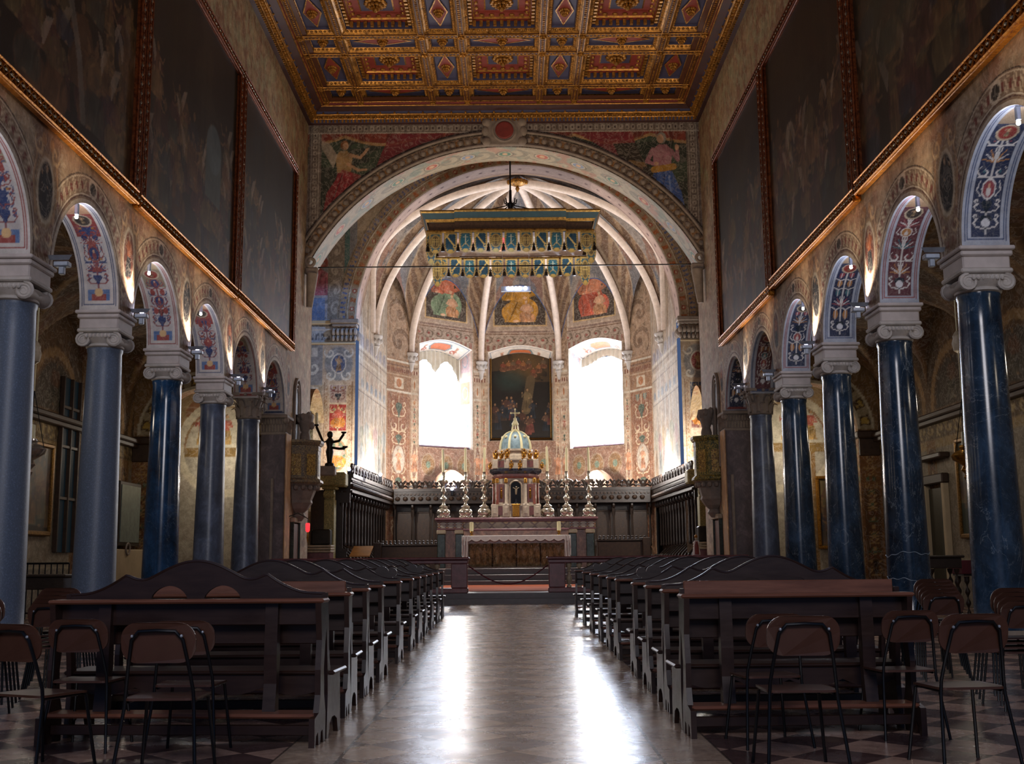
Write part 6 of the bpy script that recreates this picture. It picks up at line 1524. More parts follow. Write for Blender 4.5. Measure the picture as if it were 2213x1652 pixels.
SLn, SLf = (xs(761, 40.0), 40.2), (xs(852, 50.0), 49.6); SRn, SRf = (xs(1497, 40.0), 40.2), (xs(1405, 50.0), 49.6)
stalls('l', 'long row of carved dark walnut choir stalls on the left, receding towards the apse', SLn, SLf, -1, 14)
stalls('r', 'long row of carved dark walnut choir stalls on the right, receding towards the apse', SRn, SRf, 1, 14)
stalls('b', 'row of panelled walnut stalls closing the choir behind the high altar', (SLf[0]+.0, 49.7), (SRf[0], 49.7), -1, 14, .3, 4.36, (False, False))
# low desks in front of the stalls
for s, (pa_, pb_), Yd, lb in ((-1, (812, 946), 44.0, 'left'), (1, (1290, 1400), 44.0, 'right')):
    a_, b2 = xs(pa_, Yd), xs(pb_, Yd); z = at(880, 1173 if s < 0 else 1166, Yd).z; t = thing('choir_desk', 'low carved walnut choir desk with a row of knobs, %s of the high altar' % lb, 'desk')
    MB().bbox(a_, b2, Yd, Yd+.5, .30, z-.14, .02).build('body', 'walnut2', t); MB().bbox(a_-.05, b2+.05, Yd-.05, Yd+.6, z-.14, z-.08, .02).build('top', 'walnut', t); MB().bbox(*((a_-.05, a_+.25) if s < 0 else (b2-.25, b2+.05)), Yd-.15, Yd+.6, .30, z, .02).build('end_panel', 'walnut2', t)
    b = MB(); n = int((b2-a_)/.16)
    for i in range(n): b.lathe([(.04, 0), (.055, .04), (.03, .08), (.05, .13), (.01, .17)], 6, (a_+.1+i*.16, Yd+.1, z-.08))
    k = b.build('knobs', 'walnut', t, True); k['kind'] = 'stuff' if n > 100 else ''; 
    if n <= 100: del k['kind']
# yellow lectern
p = at(781, 1192, 38.5); t = thing('lectern', 'small lectern with ochre sloping top in front of the left choir stalls', 'lectern', (p.x, 38.5, .3))
MB().add([(-.38, -.22, p.z-.45), (.30, -.22, p.z-.45), (.38, .2, p.z-.12), (-.28, .2, p.z-.12), (-.38, -.22, p.z-.49), (.30, -.22, p.z-.49), (.38, .2, p.z-.16), (-.28, .2, p.z-.16)], [(0, 1, 2, 3), (7, 6, 5, 4), (0, 4, 5, 1), (1, 5, 6, 2), (2, 6, 7, 3), (3, 7, 4, 0)]).build('sloping_top', simple('ochre_board', '#a8742c', .5), t)
b = MB()
for sx in (-.3, .3):
    b = MB().tube([(sx, -.15, 0), (sx*.9, 0, p.z-.5)], .025, 6); b.build('leg', 'black', t)

# ------------------------------------------------------------------ pulpits
def gilt_panel(name, ground, gld, rough=.5):
    m = Mat(name, ground, rough, .1); n = m.noise(7, 3, .6, None, 2.5); w = (n-.5).abs().lt(.035); m.col(m.mix(w, ground, gld)); n2 = m.noise(13, 3, .5, None, 2); m.bump(n, .6, .02); return m.m
M['pul_l'] = gilt_panel('grey_carved_pulpit', '#6f6459', '#b09a6a'); M['pul_r'] = gilt_panel('green_gilt_pulpit', '#4f5236', '#c0a64c'); M['pul_g'] = gilt_panel('gold_carved_panel', '#8a6a38', '#e0bc60', .35)
for side, pxs, ys, lb, mt, c in ((-1, 699, (952, 1045, 1108), 'grey and gold polygonal stone pulpit on the left end pier', 'pul_l', (-6.5, 34.0)), (1, 1494, (942, 1038, 1100), 'greenish gilded polygonal pulpit on the right end pier', 'pul_r', (6.1, 34.0))):
    r = abs(at(pxs, 1000, c[1]).x-c[0])*1.03; z2, z1_, z0_ = (at(1115-side*-400*0+side*-0+ (660-1115 if side < 0 else 1530-1115), y, c[1]-.4).z for y in ys)
    t = thing('pulpit', lb, 'pulpit', (c[0], c[1], 0)); rz = PI/8
    b = MB().lathe([(r*.86, z1_+.14), (r*.86, z2-.3)], 8, rz=rz); b.build('drum', mt, t)
    b = MB()
    for k in range(8):
        a = rz+k*PI/4+PI/8; ca, sa = math.cos(a), math.sin(a); R_ = r*.86*math.cos(PI/8)+.012; hw_ = r*.86*math.sin(PI/8)-.09
        q = [(R_*ca-u*sa, R_*sa+u*ca, z) for u, z in ((-hw_, z1_+.24), (hw_, z1_+.24), (hw_, z2-.42), (-hw_, z2-.42))]; b = MB().add(q, [(0, 1, 2, 3)]); b.build('carved_panel', 'pul_g' if k in ((5, 6) if side < 0 else (5, 4)) else mt, t)
    MB().lathe([(r*.88, z2-.3), (r*.88, z2-.16), (r*.93, z2-.14), (r, z2-.07), (r, z2), (r*.9, z2)], 8, rz=rz).build('rim', mt, t)
    MB().lathe([(r*.9, z1_-.02), (r, z1_+.03), (r*.98, z1_+.1), (r*.88, z1_+.15)], 8, rz=rz).build('lower_moulding', mt, t)
    b = MB().lathe([(.1, z0_-.25), (.22, z0_-.1), (.16, z0_), (.3, z0_+.12), (.42, z0_+.3), (.4, z0_+.38), (r*.7, z1_-.2), (r*.72, z1_-.1), (r*.9, z1_-.02)], 8, rz=rz); [b.ball((r*.76*math.cos(k*PI/8), r*.76*math.sin(k*PI/8), z1_-.13), .08, 6, 4) for k in range(16)]; b.build('corbel', 'stone_dark', t)
    # wall fragment sculpture above the pulpit
    X = XL if side < 0 else XR; q = at(660 if side < 0 else 1530, 925, 34.2); t2 = thing('stone_bust', 'carved grey stone capital fragment above the %s pulpit' % ('left' if side < 0 else 'right'), 'sculpture', (X-side*.27, 34.1, z2))
    b = MB(); b.lathe([(.16, 0), (.17, .15), (.13, .3), (.2, .55), (.26, .75), (.24, .85)], 10)
    for k in range(7): b.ball((.2*math.cos(k*.9), .2*math.sin(k*.9), .5+.05*k), .09, 6, 4, 1, 1, 1.4)
    b.build('block', 'stone_dark', t2, True)
    # door beneath with pale frame
    yd0, yd1 = 33.55, 34.45; dn = struct(bpy.data.objects.new('door_%d' % (1 if side < 0 else 2), None)); COL.objects.link(dn)
    b = MB(); b.bbox(min(X, X-side*.05), max(X, X-side*.05), yd0, yd1, .3, 2.35, .01); b.build('door_leaf', simple('brown_door', '#6b4436', .5), dn)
    b = MB()
    for y in (yd0-.1, yd1): b = MB().bbox(min(X, X-side*.1), max(X, X-side*.1), y, y+.1, .3, 2.4, .01); b.build('door_frame', 'green', dn)
    MB().bbox(min(X, X-side*.14), max(X, X-side*.14), yd0-.14, yd1+.14, 2.38, 2.52, .02).build('door_lintel', 'bal', dn)
# bronze candelabrum figure on the left, carrying one candle
p = at(712, 1008, 36.0); q = at(716, 940, 36.0); t = thing('bronze_candelabrum', 'dark bronze figure candelabrum beside the left pulpit', 'candelabrum', (p.x, 36.0, p.z))
H_ = q.z-p.z; b = MB(); b.lathe([(.16, 0), (.15, .08), (.08, .12), (.1, .3*H_), (.13, .45*H_), (.09, .6*H_), (.14, .8*H_), (.06, .9*H_)], 12).ball((0, 0, H_*1.0), .1, 10, 6, 1, 1, 1.2); b.build('figure', 'iron', t, True)
for pts in (((0, 0, .82*H_), (-.2, -.1, .75*H_), (-.42, -.15, 1.1*H_+.15)), ((0, 0, .75*H_), (.3, 0, .8*H_), (.45, 0, 1.02*H_)), ((0, 0, .6*H_), (.3, 0, .55*H_), (.5, 0, .56*H_))):
    b = MB().tube(pts, .045, 6); b.lathe([(.03, 0), (.09, .04), (.09, .07), (.04, .08)], 10, pts[-1]); b.build('arm', 'iron', t, True)
MB().bbox(XL-p.x, .2, -.15, .2, -.3, -.0, .03).build('bracket_shelf', 'stone_dark', t)
c = at(688, 921, 36.0); c2 = at(688, 897, 36.0); k = MB().lathe([(.05, 0), (.045, c2.z-c.z), (.008, c2.z-c.z+.03)], 10).build('candle', 'wax', None, True, (p.x-.42, 35.85, p.z+1.1*H_+.22)); tag(k, 'cream candle held by the bronze candelabrum figure', 'candle')
# side altars between the pulpits and the stalls, with yellowish pilasters
M['gpil'] = gilt_panel('green_gold_pilaster', '#7f7a4c', '#b3a46a', .6)
for side, (a0_, a1_), (p0_, p1_), lb in ((-1, (664, 714), (700, 722), 'left'), (1, (1505, 1552), (1512, 1530), 'right')):
    Y = 38.6; xa_, xb_ = xs(a0_, Y), xs(a1_, Y); z = at(690, 1182, Y).z
    t = thing('side_altar', 'small side altar table with pale stepped edge below the %s pulpit' % lb, 'altar'); MB().bbox(xa_, xb_, Y, Y+.8, .3, z-.2, .02).build('body', 'redstone', t)
    for k in range(3): MB().bbox(xa_-.04, xb_+.04, Y-.05+.02*k, Y+.8, z-.2+.09*k, z-.13+.09*k, .015).build('step', 'bal', t)
    MB().bbox(xa_+.1, xb_-.05, Y+.3, Y+.8, z+.06, z+.6, .04).build('casket', 'iron', t)
    Yp = 39.45; xp0, xp1 = xs(p0_, Yp), xs(p1_, Yp); zt_ = at(710, 1052, Yp).z; t = thing('gilded_pilaster', 'tall greenish gilded pilaster with leafy capital beside the %s side altar' % lb, 'pilaster')
    MB().bbox(xp0, xp1, Yp, Yp+.5, .3, zt_-.45, .02).build('shaft', 'gpil', t); MB().bbox(xp0-.08, xp1+.08, Yp-.08, Yp+.5, zt_-.1, zt_, .03).build('abacus', 'gpil', t)
    b = MB(); 
    for k in range(5): b.ball((xp0+(xp1-xp0)*(k+.5)/5, Yp-.02, zt_-.28), .07, 6, 4, 1, 1, 2)
    b.bbox(xp0+.02, xp1-.02, Yp, Yp+.4, zt_-.45, zt_-.1, .01); b.build('capital', 'gpil', t, True)
    Z3 = at(710, 1015, Yp).z; MB().bbox(xs(a0_-15, Yp) if side < 0 else xp0-.4, xp1+.4 if side < 0 else xs(a1_+15, Yp), Yp-.1, Yp+.6, zt_, zt_+.5, .05).build('entablature', 'gpil', t)
    b = MB().bbox(*(sorted((xs(a0_+4, Yp), xs(a1_-14, Yp))) if side < 0 else sorted((xs(a0_+24, Yp), xs(a1_, Yp)))), Yp+.3, Yp+.5, 1.2, zt_-.1, .02); b.build('dark_altarpiece', 'walnut2', t)
# red sanctuary lamp on a bracket from the left pier
p = at(665, 1140, 33.0); t = thing('sanctuary_lamp', 'small red glass lamp on an iron bracket by the left pulpit', 'lamp', (p.x, 33.0, p.z)); MB().lathe([(.03, -.14), (.06, -.1), (.065, .08), (.05, .12)], 12).build('red_glass', 'redglow', t, True); MB().lathe([(.01, -.45), (.03, -.3), (.02, -.14)], 8).build('holder', 'brass', t, True)
MB().tube([(0, .0, .12), (0, 0, .25), (-.3, 0, .42), (p.x*-1+XL+.0, 0, .3)], .015, 5).build('bracket', 'iron', t)
# devotional statue in red and gold on the right
p = at(1505, 1190, 35.5); t = thing('madonna_statue', 'small standing statue in red and white robe with gold crown near the right choir stalls', 'statue', (p.x, 35.5, .3)); h = at(1505, 1157, 35.5).z-.3
MB().bbox(-.14, .14, -.14, .14, 0, h-.62, .02).build('pedestal', 'redstone', t); b = MB(); z = h-.62
MB().lathe([(.13, z), (.12, z+.1), (.08, z+.3), (.1, z+.38), (.06, z+.45)], 14).build('white_mantle', 'white', t, True); MB().lathe([(.09, z+.01), (.07, z+.25), (.05, z+.42)], 10, (0, -.05, 0)).build('red_robe', 'c_red', t, True)
MB().ball((0, -.01, z+.50), .045, 8, 6, 1, 1, 1.2).build('head', 'bal', t, True); MB().lathe([(.045, z+.54), (.055, z+.6), (.01, z+.64)], 8).build('crown', 'gold', t, True)

# ------------------------------------------------------------------ aisles
def ais_paint(A, B, co):
    p = Paint(A, B, '#6f5234', .4, .8, 4); p.put(fbm(A*.8, B*.8, 6) > .52, '#4f3a26', .7)
    p.put(B < 4.75, '#948670'); p.put((B < 1.1), '#857b6a'); p.rect(0, 60, 1.08, 1.16, '#b0a488')
    p.rect(0, 60, 4.2, 4.75, '#6f5a3c'); p.rinceau(0, 60, 4.28, 4.66, '#b39a68', .6, .9); p.rect(0, 60, 4.0, 4.2, '#a58a5c')
    for k in range(0, 10):
        y = Y0+k*DD+PW/2; p.rect(y-.32, y+.32, 0, 4.2, '#8d6a40'); p.rect(y-.2, y+.2, .4, 4.0, '#6b4c2e'); p.grotesque(y, .5, 3.9, .17, None, '#a8834e', ('#7b4a2c', '#55603f'), '#3a2a1a', k)
        p.put((np.abs(np.hypot(A-y-DD/2, B-5.0)-1.45) < .12) & (B > 4.9), '#a07c50'); p.put((np.hypot(A-y-DD/2, B-5.0) < 1.2) & (B > 5), '#55483a')
        p.person(y+DD/2, 5.1, 1.1, '#6a4a34', '#5a5040', '#8a6a48', '#3a2a1c', 'sit', 1, .8)
    p.tex(.4, 2, 3); return p.C
def ais_paint2(A, B, co):
    p = Paint(A, B, '#7a6344', .4, .8, 14); w = 4.2; u = frac(A/w)*w
    p.put((A > 0) & (fbm(A, B, 3) > .5), '#5f452e', .7); p.tex(.4, 2, 5); return p.C
M['bright'] = M['fresco']
YE = 33.35
for side, X, nm in ((-1, AL, 'left'), (1, AR, 'right')):
    xi = XL-TH if side < 0 else XR+TH; pm = PM(); pm.patch(lambda U, V: (X, -2+38.3*U, 8.8*V, -2+38.3*U, 8.8*V), 600, 150, flip=side < 0); w = struct(pm.build('wall_aisle_'+nm, 'fresco', ais_paint))
    MB().bbox(min(X, X-side*.28), max(X, X-side*.28), -2, 36, 4.72, 4.86, .03).bbox(min(X, X-side*.2), max(X, X-side*.2), -2, 36, 4.6, 4.72, .02).build('aisle_cornice', 'walnut2', w)
    # groin vault over the aisle, one bay per arch
    mid, hw_ = (xi+X)/2, abs(X-xi)/2
    def vfn(U, V):
        y = Y0-DD*4+PW/2+DD*12*V; bx_ = (U*2-1); by_ = frac(V*12)*2-1; z = 5.5+np.maximum(2.0*np.sqrt(np.maximum(1-bx_**2, 0)), 1.95*np.sqrt(np.maximum(1-by_**2, 0)))+.15
        return xi+(X-xi)*U, y, z, U, V*12
    def vp(A, B, co):
        p = Paint(A, B, '#5a432c', .4, 6, 9); bx_ = np.abs(A*2-1); by_ = np.abs(frac(B)*2-1); e = np.abs(bx_-by_); p.put(e < .07, '#8d6f48'); p.put((by_ > .9), '#7d5c3a'); p.put(fbm(A*7, B*7, 5) > .55, '#7a5a3a', .6); p.put(fbm(A*9, B*9, 15) > .6, '#6a3f2c', .5); p.rect(0, 1, 9.4, 13, '#b49a72', .8)
        p.put((B > 9.3) & (fbm(A*6, B*6, 5) > .5), '#8d5c40', .6); p.put((B > 9.3) & (e < .08), '#d0b98e'); return p.C
    pm = PM(); pm.patch(vfn, 50, 460, flip=side > 0); struct(pm.build('ceiling_aisle_'+nm, 'fresco', vp, None, True))
    # transverse arch opening to the brighter end bays
    r = hw_-.62; zs = 5.0
    def tp(A, B, co):
        p = Paint(A, B, '#8a6a44', .3, 2, 3); d = np.hypot(A-mid, B-zs); p.put((d < r+.5) & (B > zs), '#a89878'); q = frac(np.arctan2(B-zs, A-mid)*3.2); p.put((np.abs(d-r-.25) < .16) & (B > zs) & (np.abs(q-.5) < .28), '#5a4326'); p.put((np.abs(d-r-.25) < .11) & (B > zs) & (np.abs(q-.5) < .2) & (vn(A*12, B*12, 2) > .4), '#c0a050')
        p.put((np.abs(d-r-.04) < .04) & (B > zs), '#d0c4a8'); p.put((np.abs(d-r-.47) < .04) & (B > zs), '#d0c4a8')
        p.put(B < 4.7, '#8a6038'); 
        for s in (-1, 1):
            c = mid+s*(hw_-.31); p.rect(c-.22, c+.22, .5, 3.2, '#6b4a2c'); p.grotesque(c, .6, 4.5, .2, None, '#b08c58', ('#7b4a2c', '#5a6a4a'), '#3a2a1a', 5)
        return p.C
    pm = PM(); a0x = mid-hw_; 
    def tf(U, V):
        x = a0x+2*hw_*U; d = np.abs(x-mid); zl = np.where(d < r, zs+np.sqrt(np.maximum(r*r-d*d, 0)), 0); return x, YE, zl+(8.0-zl)*V, x, zl+(8.0-zl)*V
    us = np.concatenate([np.linspace(0, (hw_-r)/2/hw_-1e-4, 14), .5-.5*(r/hw_)*np.cos(np.linspace(0, PI, 120)), np.linspace(1-(hw_-r)/2/hw_+1e-4, 1, 14)]); pm.patch(tf, us, 200)
    pm.patch(lambda U, V: (mid-r*np.cos(PI*U), YE+.6*V, zs+r*np.sin(PI*U), mid+0*U, 4.9-V), 60, 6)
    for s in (-1, 1): pm.patch(lambda U, V, s=s: (mid+s*r+0*U, YE+.6*U, zs*V, mid+s*(hw_-.3)+U*.3-.15, zs*V), 10, 60)
    w3 = struct(pm.build('wall_transept_'+nm, 'fresco', tp))
    for s in (-1, 1): 
        c = mid+s*(hw_-.31); MB().bbox(c-.36, c+.36, YE-.14, YE+.7, 4.72, 4.95, .04).bbox(c-.3, c+.3, YE-.08, YE+.65, 4.2, 4.72, .02).build('arch_cornice', 'walnut2', w3)
    # end wall of the bright bays
    def ep(A, B, co):
        p = Paint(A, B, '#b5ab98', .25, 1, 8); p.put(B > 4.9, '#a88c66'); p.put((B > 4.9) & (fbm(A, B, 4) > .5), '#8c4f3a', .6); p.rect(-20, 20, 4.6, 4.9, '#8d7040'); p.put(np.abs(np.hypot(A-mid, B-4.9)-1.5) < .13, '#d8ccb0'); p.put((np.hypot(A-mid, B-4.9) < 1.3) & (B > 4.9), '#c9bfa8')
        for k in (-1, 0, 1): p.person(mid+k*.8, 5.0, 1.0, '#a84a3a', '#b08a4a', '#c9a27a', '#6a4a2c', 'stand', 1, .9)
        p.rect(mid-.9, mid-.75, 0, 4.6, '#8d6a3c'); p.rect(mid+.75, mid+.9, 0, 4.6, '#8d6a3c'); return p.C
    pm = PM(); pm.patch(lambda U, V: (a0x+2*hw_*U, 36.25, 8*V, a0x+2*hw_*U, 8*V), 120, 160); struct(pm.build('wall_chapel_'+nm, 'fresco', ep))
    MB().box(min(xi, xi+side*.1), max(xi, xi+side*.1), YE, 36.2, 0, 8).build('chapel_side', 'cream', bpy.data.objects['wall_chapel_'+nm])
# things on the outer walls of the aisles: left
def framed(X, side, y0, y1, z0, z1, lab_, seed, tone, fm='gold2', cat='painting'):
    t = thing('framed_picture', lab_, cat); xf = X-side*.12
    grid('canvas', 'canvas', lambda U, V: (X-side*.06, (y0+(y1-y0)*U) if side < 0 else (y1-(y1-y0)*U), z0+(z1-z0)*V), 60, 80, lambda U, V, co: crowd(seed, tone, None, 14)(U*(y1-y0), V*(z1-z0), co), t)
    for a, b_, c, d in ((y0-.1, y1+.1, z0-.12, z0), (y0-.1, y1+.1, z1, z1+.12), (y0-.12, y0, z0-.1, z1+.1), (y1, y1+.12, z0-.1, z1+.1)): MB().bbox(min(X, xf), max(X, xf), a, b_, c, d, .03).build('frame_rail', fm, t)
    return t
framed(AL, -1, 25.6, 27.35, 2.0, 4.0, 'framed altarpiece with dark crowded scene on the left aisle wall', 31, '#33241a')
framed(AR, 1, 26.15, 27.35, 1.75, 3.95, 'tall framed picture of a saint on the right aisle wall', 33, '#33402f')
wn = struct(bpy.data.objects.new('window_3', None)); COL.objects.link(wn); M['glassd'] = emis('dim_blue_window_glass', '#2f5a6c', .035)
MB().box(AL+.02, AL+.05, 27.85, 28.85, 1.5, 5.9).build('window_pane', 'glassd', wn)
for z in (2.8, 4.1, 5.1): MB().bbox(AL+.03, AL+.12, 27.8, 28.9, z, z+.08, .01).build('window_bar', 'walnut2', wn)
for y in (27.75, 28.32, 28.85): MB().bbox(AL+.03, AL+.14, y, y+.06, 1.5, 5.9, .01).build('window_bar', 'walnut2', wn)
# far left wall: dark glazed case and marble plaque seen between the columns
p0_, p1_ = onx(268, 1030, -10.9), onx(302, 1168, -10.9)
t = thing('glazed_cabinet', 'tall narrow glazed cabinet with grey glass between the second and third left columns', 'cabinet'); MB().bbox(-11.3, -10.95, p0_.y-.1, p1_.y+.1, 1.7, 3.5, .02).build('case', 'walnut', t); MB().box(-10.955, -10.93, p0_.y, p1_.y, 1.8, 3.4).build('glass_pane', simple('grey_glass', '#6d7a74', .2), t)
q = onx(275, 1187, -10.9); t = thing('white_plaque_base', 'pale stone base with round wreath emblem on the left aisle wall', 'monument'); MB().bbox(-11.38, -10.9, p0_.y-.5, min(p1_.y+.5, 33.2), 0, 1.6, .02).build('block', 'cream', t)
b = MB(); b.tube([(-10.88, q.y+.16*math.cos(a), q.z+.16*math.sin(a)) for a in np.linspace(0, 2*PI, 18)], .025, 6); b.build('wreath', 'stone_dark', t, True)
# railing on the left
t = thing('iron_railing', 'black iron railing with thin bars in front of the left aisle wall', 'railing'); ra, rb = at(22, 1213, 25.3).x, at(150, 1213, 25.3).x; b = MB(); b.tube([(ra, 25.3, 1.23), (rb, 25.3, 1.23)], .025, 6); b.build('top_rail', 'black', t); MB().tube([(ra, 25.3, .14), (rb, 25.3, .14)], .02, 6).build('bottom_rail', 'black', t)
src = None
for i in range(11):
    if src is None: src = MB().tube([(0, 0, 0), (0, 0, 1.23)], .014, 6).build('bar', 'black', t); o = src
    else: o = src.copy(); COL.objects.link(o); o.parent = t
    o.location = (ra+(rb-ra)*i/10, 25.3, 0)
# tables
def table(lab_, x0, x1, y0, y1, h, dr, twist=True, top='walnut', cloth=None):
    t = thing('side_table', lab_, 'table'); MB().bbox(x0-.05, x1+.05, y0-.05, y1+.05, h-.05, h, .015).build('tabletop', top, t); MB().bbox(x0, x1, y0, y1, h-.05-dr, h-.05, .01).build('drawer_case', top, t)
    for x in (x0+.08, x1-.08):
        for y in (y0+.08, y1-.08):
            pr = [(.06, 0), (.05, .06)]+[(.035+.02*math.sin(z*28), z) for z in np.linspace(.1, h-.12-dr, 26)]+[(.06, h-.06-dr)]; MB().lathe(pr, 10, (x, y, 0)).build('leg', top, t, True)
    return t
a_ = at(30, 1236, 20.5).x; b2 = at(147, 1236, 20.5).x; table('dark console table with twisted legs in front of the grey column at the left edge', a_, b2, 20.3, 20.8, 1.04, .22)
a_ = at(2006, 1210, 22).x; b2 = at(2078, 1210, 22).x; table('dark wooden desk between the two nearest right columns', a_, b2, 22.0, 22.5, 1.24, .2)
a_ = at(2082, 1222, 23).x; b2 = at(2150, 1222, 23).x; t = table('low table with dark red cover behind the largest right column', a_, b2, 23.0, 23.6, 1.12, .25); MB().bbox(a_-.06, b2+.06, 22.93, 23.66, .86, 1.135, .01).build('red_cover', 'rope', t)
# doors and pilasters on the right aisle wall
dn = struct(bpy.data.objects.new('door_3', None)); COL.objects.link(dn); MB().box(AR-.06, AR, 28.35, 29.45, 0, 2.95).build('door_leaf', simple('dark_green_door', '#2b2a20', .4), dn)
for y in (28.2, 29.45): MB().bbox(AR-.16, AR, y, y+.16, 0, 3.1, .02).build('door_frame', 'cream', dn)
MB().bbox(AR-.2, AR, 28.15, 29.65, 3.05, 3.3, .03).bbox(AR-.28, AR, 28.0, 29.8, 3.68, 3.82, .03).build('door_lintel', 'walnut2', dn)
dn = struct(bpy.data.objects.new('door_4', None)); COL.objects.link(dn); MB().box(AR-.06, AR, 31.4, 32.3, 0, 2.3).build('door_leaf', 'walnut', dn); MB().bbox(AR-.18, AR, 31.25, 32.45, 2.3, 2.45, .03).build('door_lintel', 'cream', dn)
# hanging lamps in the aisles
def hlamp(px_, py_, Y, cordx, eggy, mat, lb, top=8.0):
    p = at(px_, py_, Y); t = thing('hanging_lamp', lb, 'lamp', (p.x, Y, p.z))
    MB().lathe([(.02, -.5), (.06, -.42), (.03, -.36), (.1, -.28), (.06, -.2), (.24, -.08), (.27, .0), (.22, .06), (.1, .12), (.12, .16), (.1, .2)], 16).build('bowl', mat, t, True); MB().lathe([(.06, .2), (.055, .46), (.01, .47)], 10).build('candle', 'wax', t, True)
    for k in range(3): a = k*2*PI/3; MB().tube([(.24*math.cos(a), .24*math.sin(a), .02), (.0, .0, 1.1)], .008, 4).build('chain', 'black', t)
    MB().tube([(0, 0, 1.1), (0, 0, top-p.z)], .008, 4).build('cord', 'wax', t)
    e = at(cordx, eggy, Y); MB().lathe([(.01, -.2), (.08, -.15), (.11, 0), (.08, .1), (.09, .14), (.04, .22), (.01, .25)], 12, (e.x-p.x, 0, e.z-p.z)).build('counterweight', 'bal', t, True); MB().tube([(e.x-p.x, 0, e.z-p.z+.2), (e.x-p.x, 0, top-p.z)], .008, 4).build('cord', 'wax', t)
hlamp(67, 972, 20.6, 77, 765, 'silver', 'silver hanging oil lamp with candle in the left aisle'); hlamp(2087, 985, 21.5, 2069, 742, 'brass', 'brass hanging oil lamp with candle in the right aisle')

# small lamps on the cresting of the stalls, and pale draped mounds glowing behind them
for (x, y, Y, wd) in ((977, 1057, 49.6, 'behind the left candlesticks'), (754, 1014, 40.6, 'at the near end of the left choir stalls'), (822, 1026, 43.5, 'halfway along the left choir stalls'), (1485, 1021, 40.8, 'at the near end of the right choir stalls')):
    p = at(x, y, Y); t = thing('stall_lamp', 'small glowing lamp on the cresting %s' % wd, 'lamp', p); MB().ball((0, 0, 0), .07, 10, 6).build('bulb', 'bulb_b', t, True); MB().bbox(-.06, .06, .0, .12, -.3, -.04, .02).build('holder', 'black', t)
M['drape'] = simple('pale_pink_cloth', '#c9a48e', .8, var=.15, scale=3, bump=.5)
for x, w_, lb in ((972, .78, 'left'), (1293, .72, 'right')):
    p = at(x, 1062, 51.2); h = at(x, 1018, 51.2).z-p.z; b = MB(); rings = []
    for j in range(9):
        f = j/8*PI/2; rings.append([(w_*math.cos(f)**.7*math.cos(a)*(1+.08*math.sin(5*a+j*.6)), .35*math.cos(f)*math.sin(a), h*math.sin(f)*(1+.05*math.sin(3*a))) for a in np.linspace(0, 2*PI, 25)[:-1]])
    b.loft(rings); o = b.build('draped_mound', 'drape', None, True, (p.x, 51.2, p.z)); tag(o, 'pale pinkish draped mound below the %s apse window behind the stalls' % lb, 'drapery')
    MB().bbox(-w_, w_, -.3, .3, 3.9-p.z if False else -1.2, .02, .02).build('ledge', 'walnut', o)
    lamp('mound_light', 'POINT', (p.x+(.0), 50.55, p.z+.35), 4, (1, .72, .5), .06)
# gold framed picture on the end wall of the right aisle
x0_, x1_ = at(1772, 1100, 36.1).x, at(1815, 1100, 36.1).x; za_, zb_ = at(1790, 1180, 36.1).z, at(1790, 1036, 36.1).z
t = thing('framed_picture', 'gold framed picture on the end wall of the right aisle between columns', 'painting'); grid('canvas', 'canvas', lambda U, V: (x0_+(x1_-x0_)*U, 36.12, za_+(zb_-za_)*V), 40, 80, lambda U, V, co: crowd(41, '#6a5a3c', None, 8)(U*.7, V*2.2, co), t)
for a, b_, c, d in ((x0_-.1, x1_+.1, za_-.1, za_), (x0_-.1, x1_+.1, zb_, zb_+.1), (x0_-.1, x0_, za_, zb_), (x1_, x1_+.1, za_, zb_)): MB().bbox(a, b_, 36.04, 36.16, c, d, .02).build('frame_rail', 'gold', t)
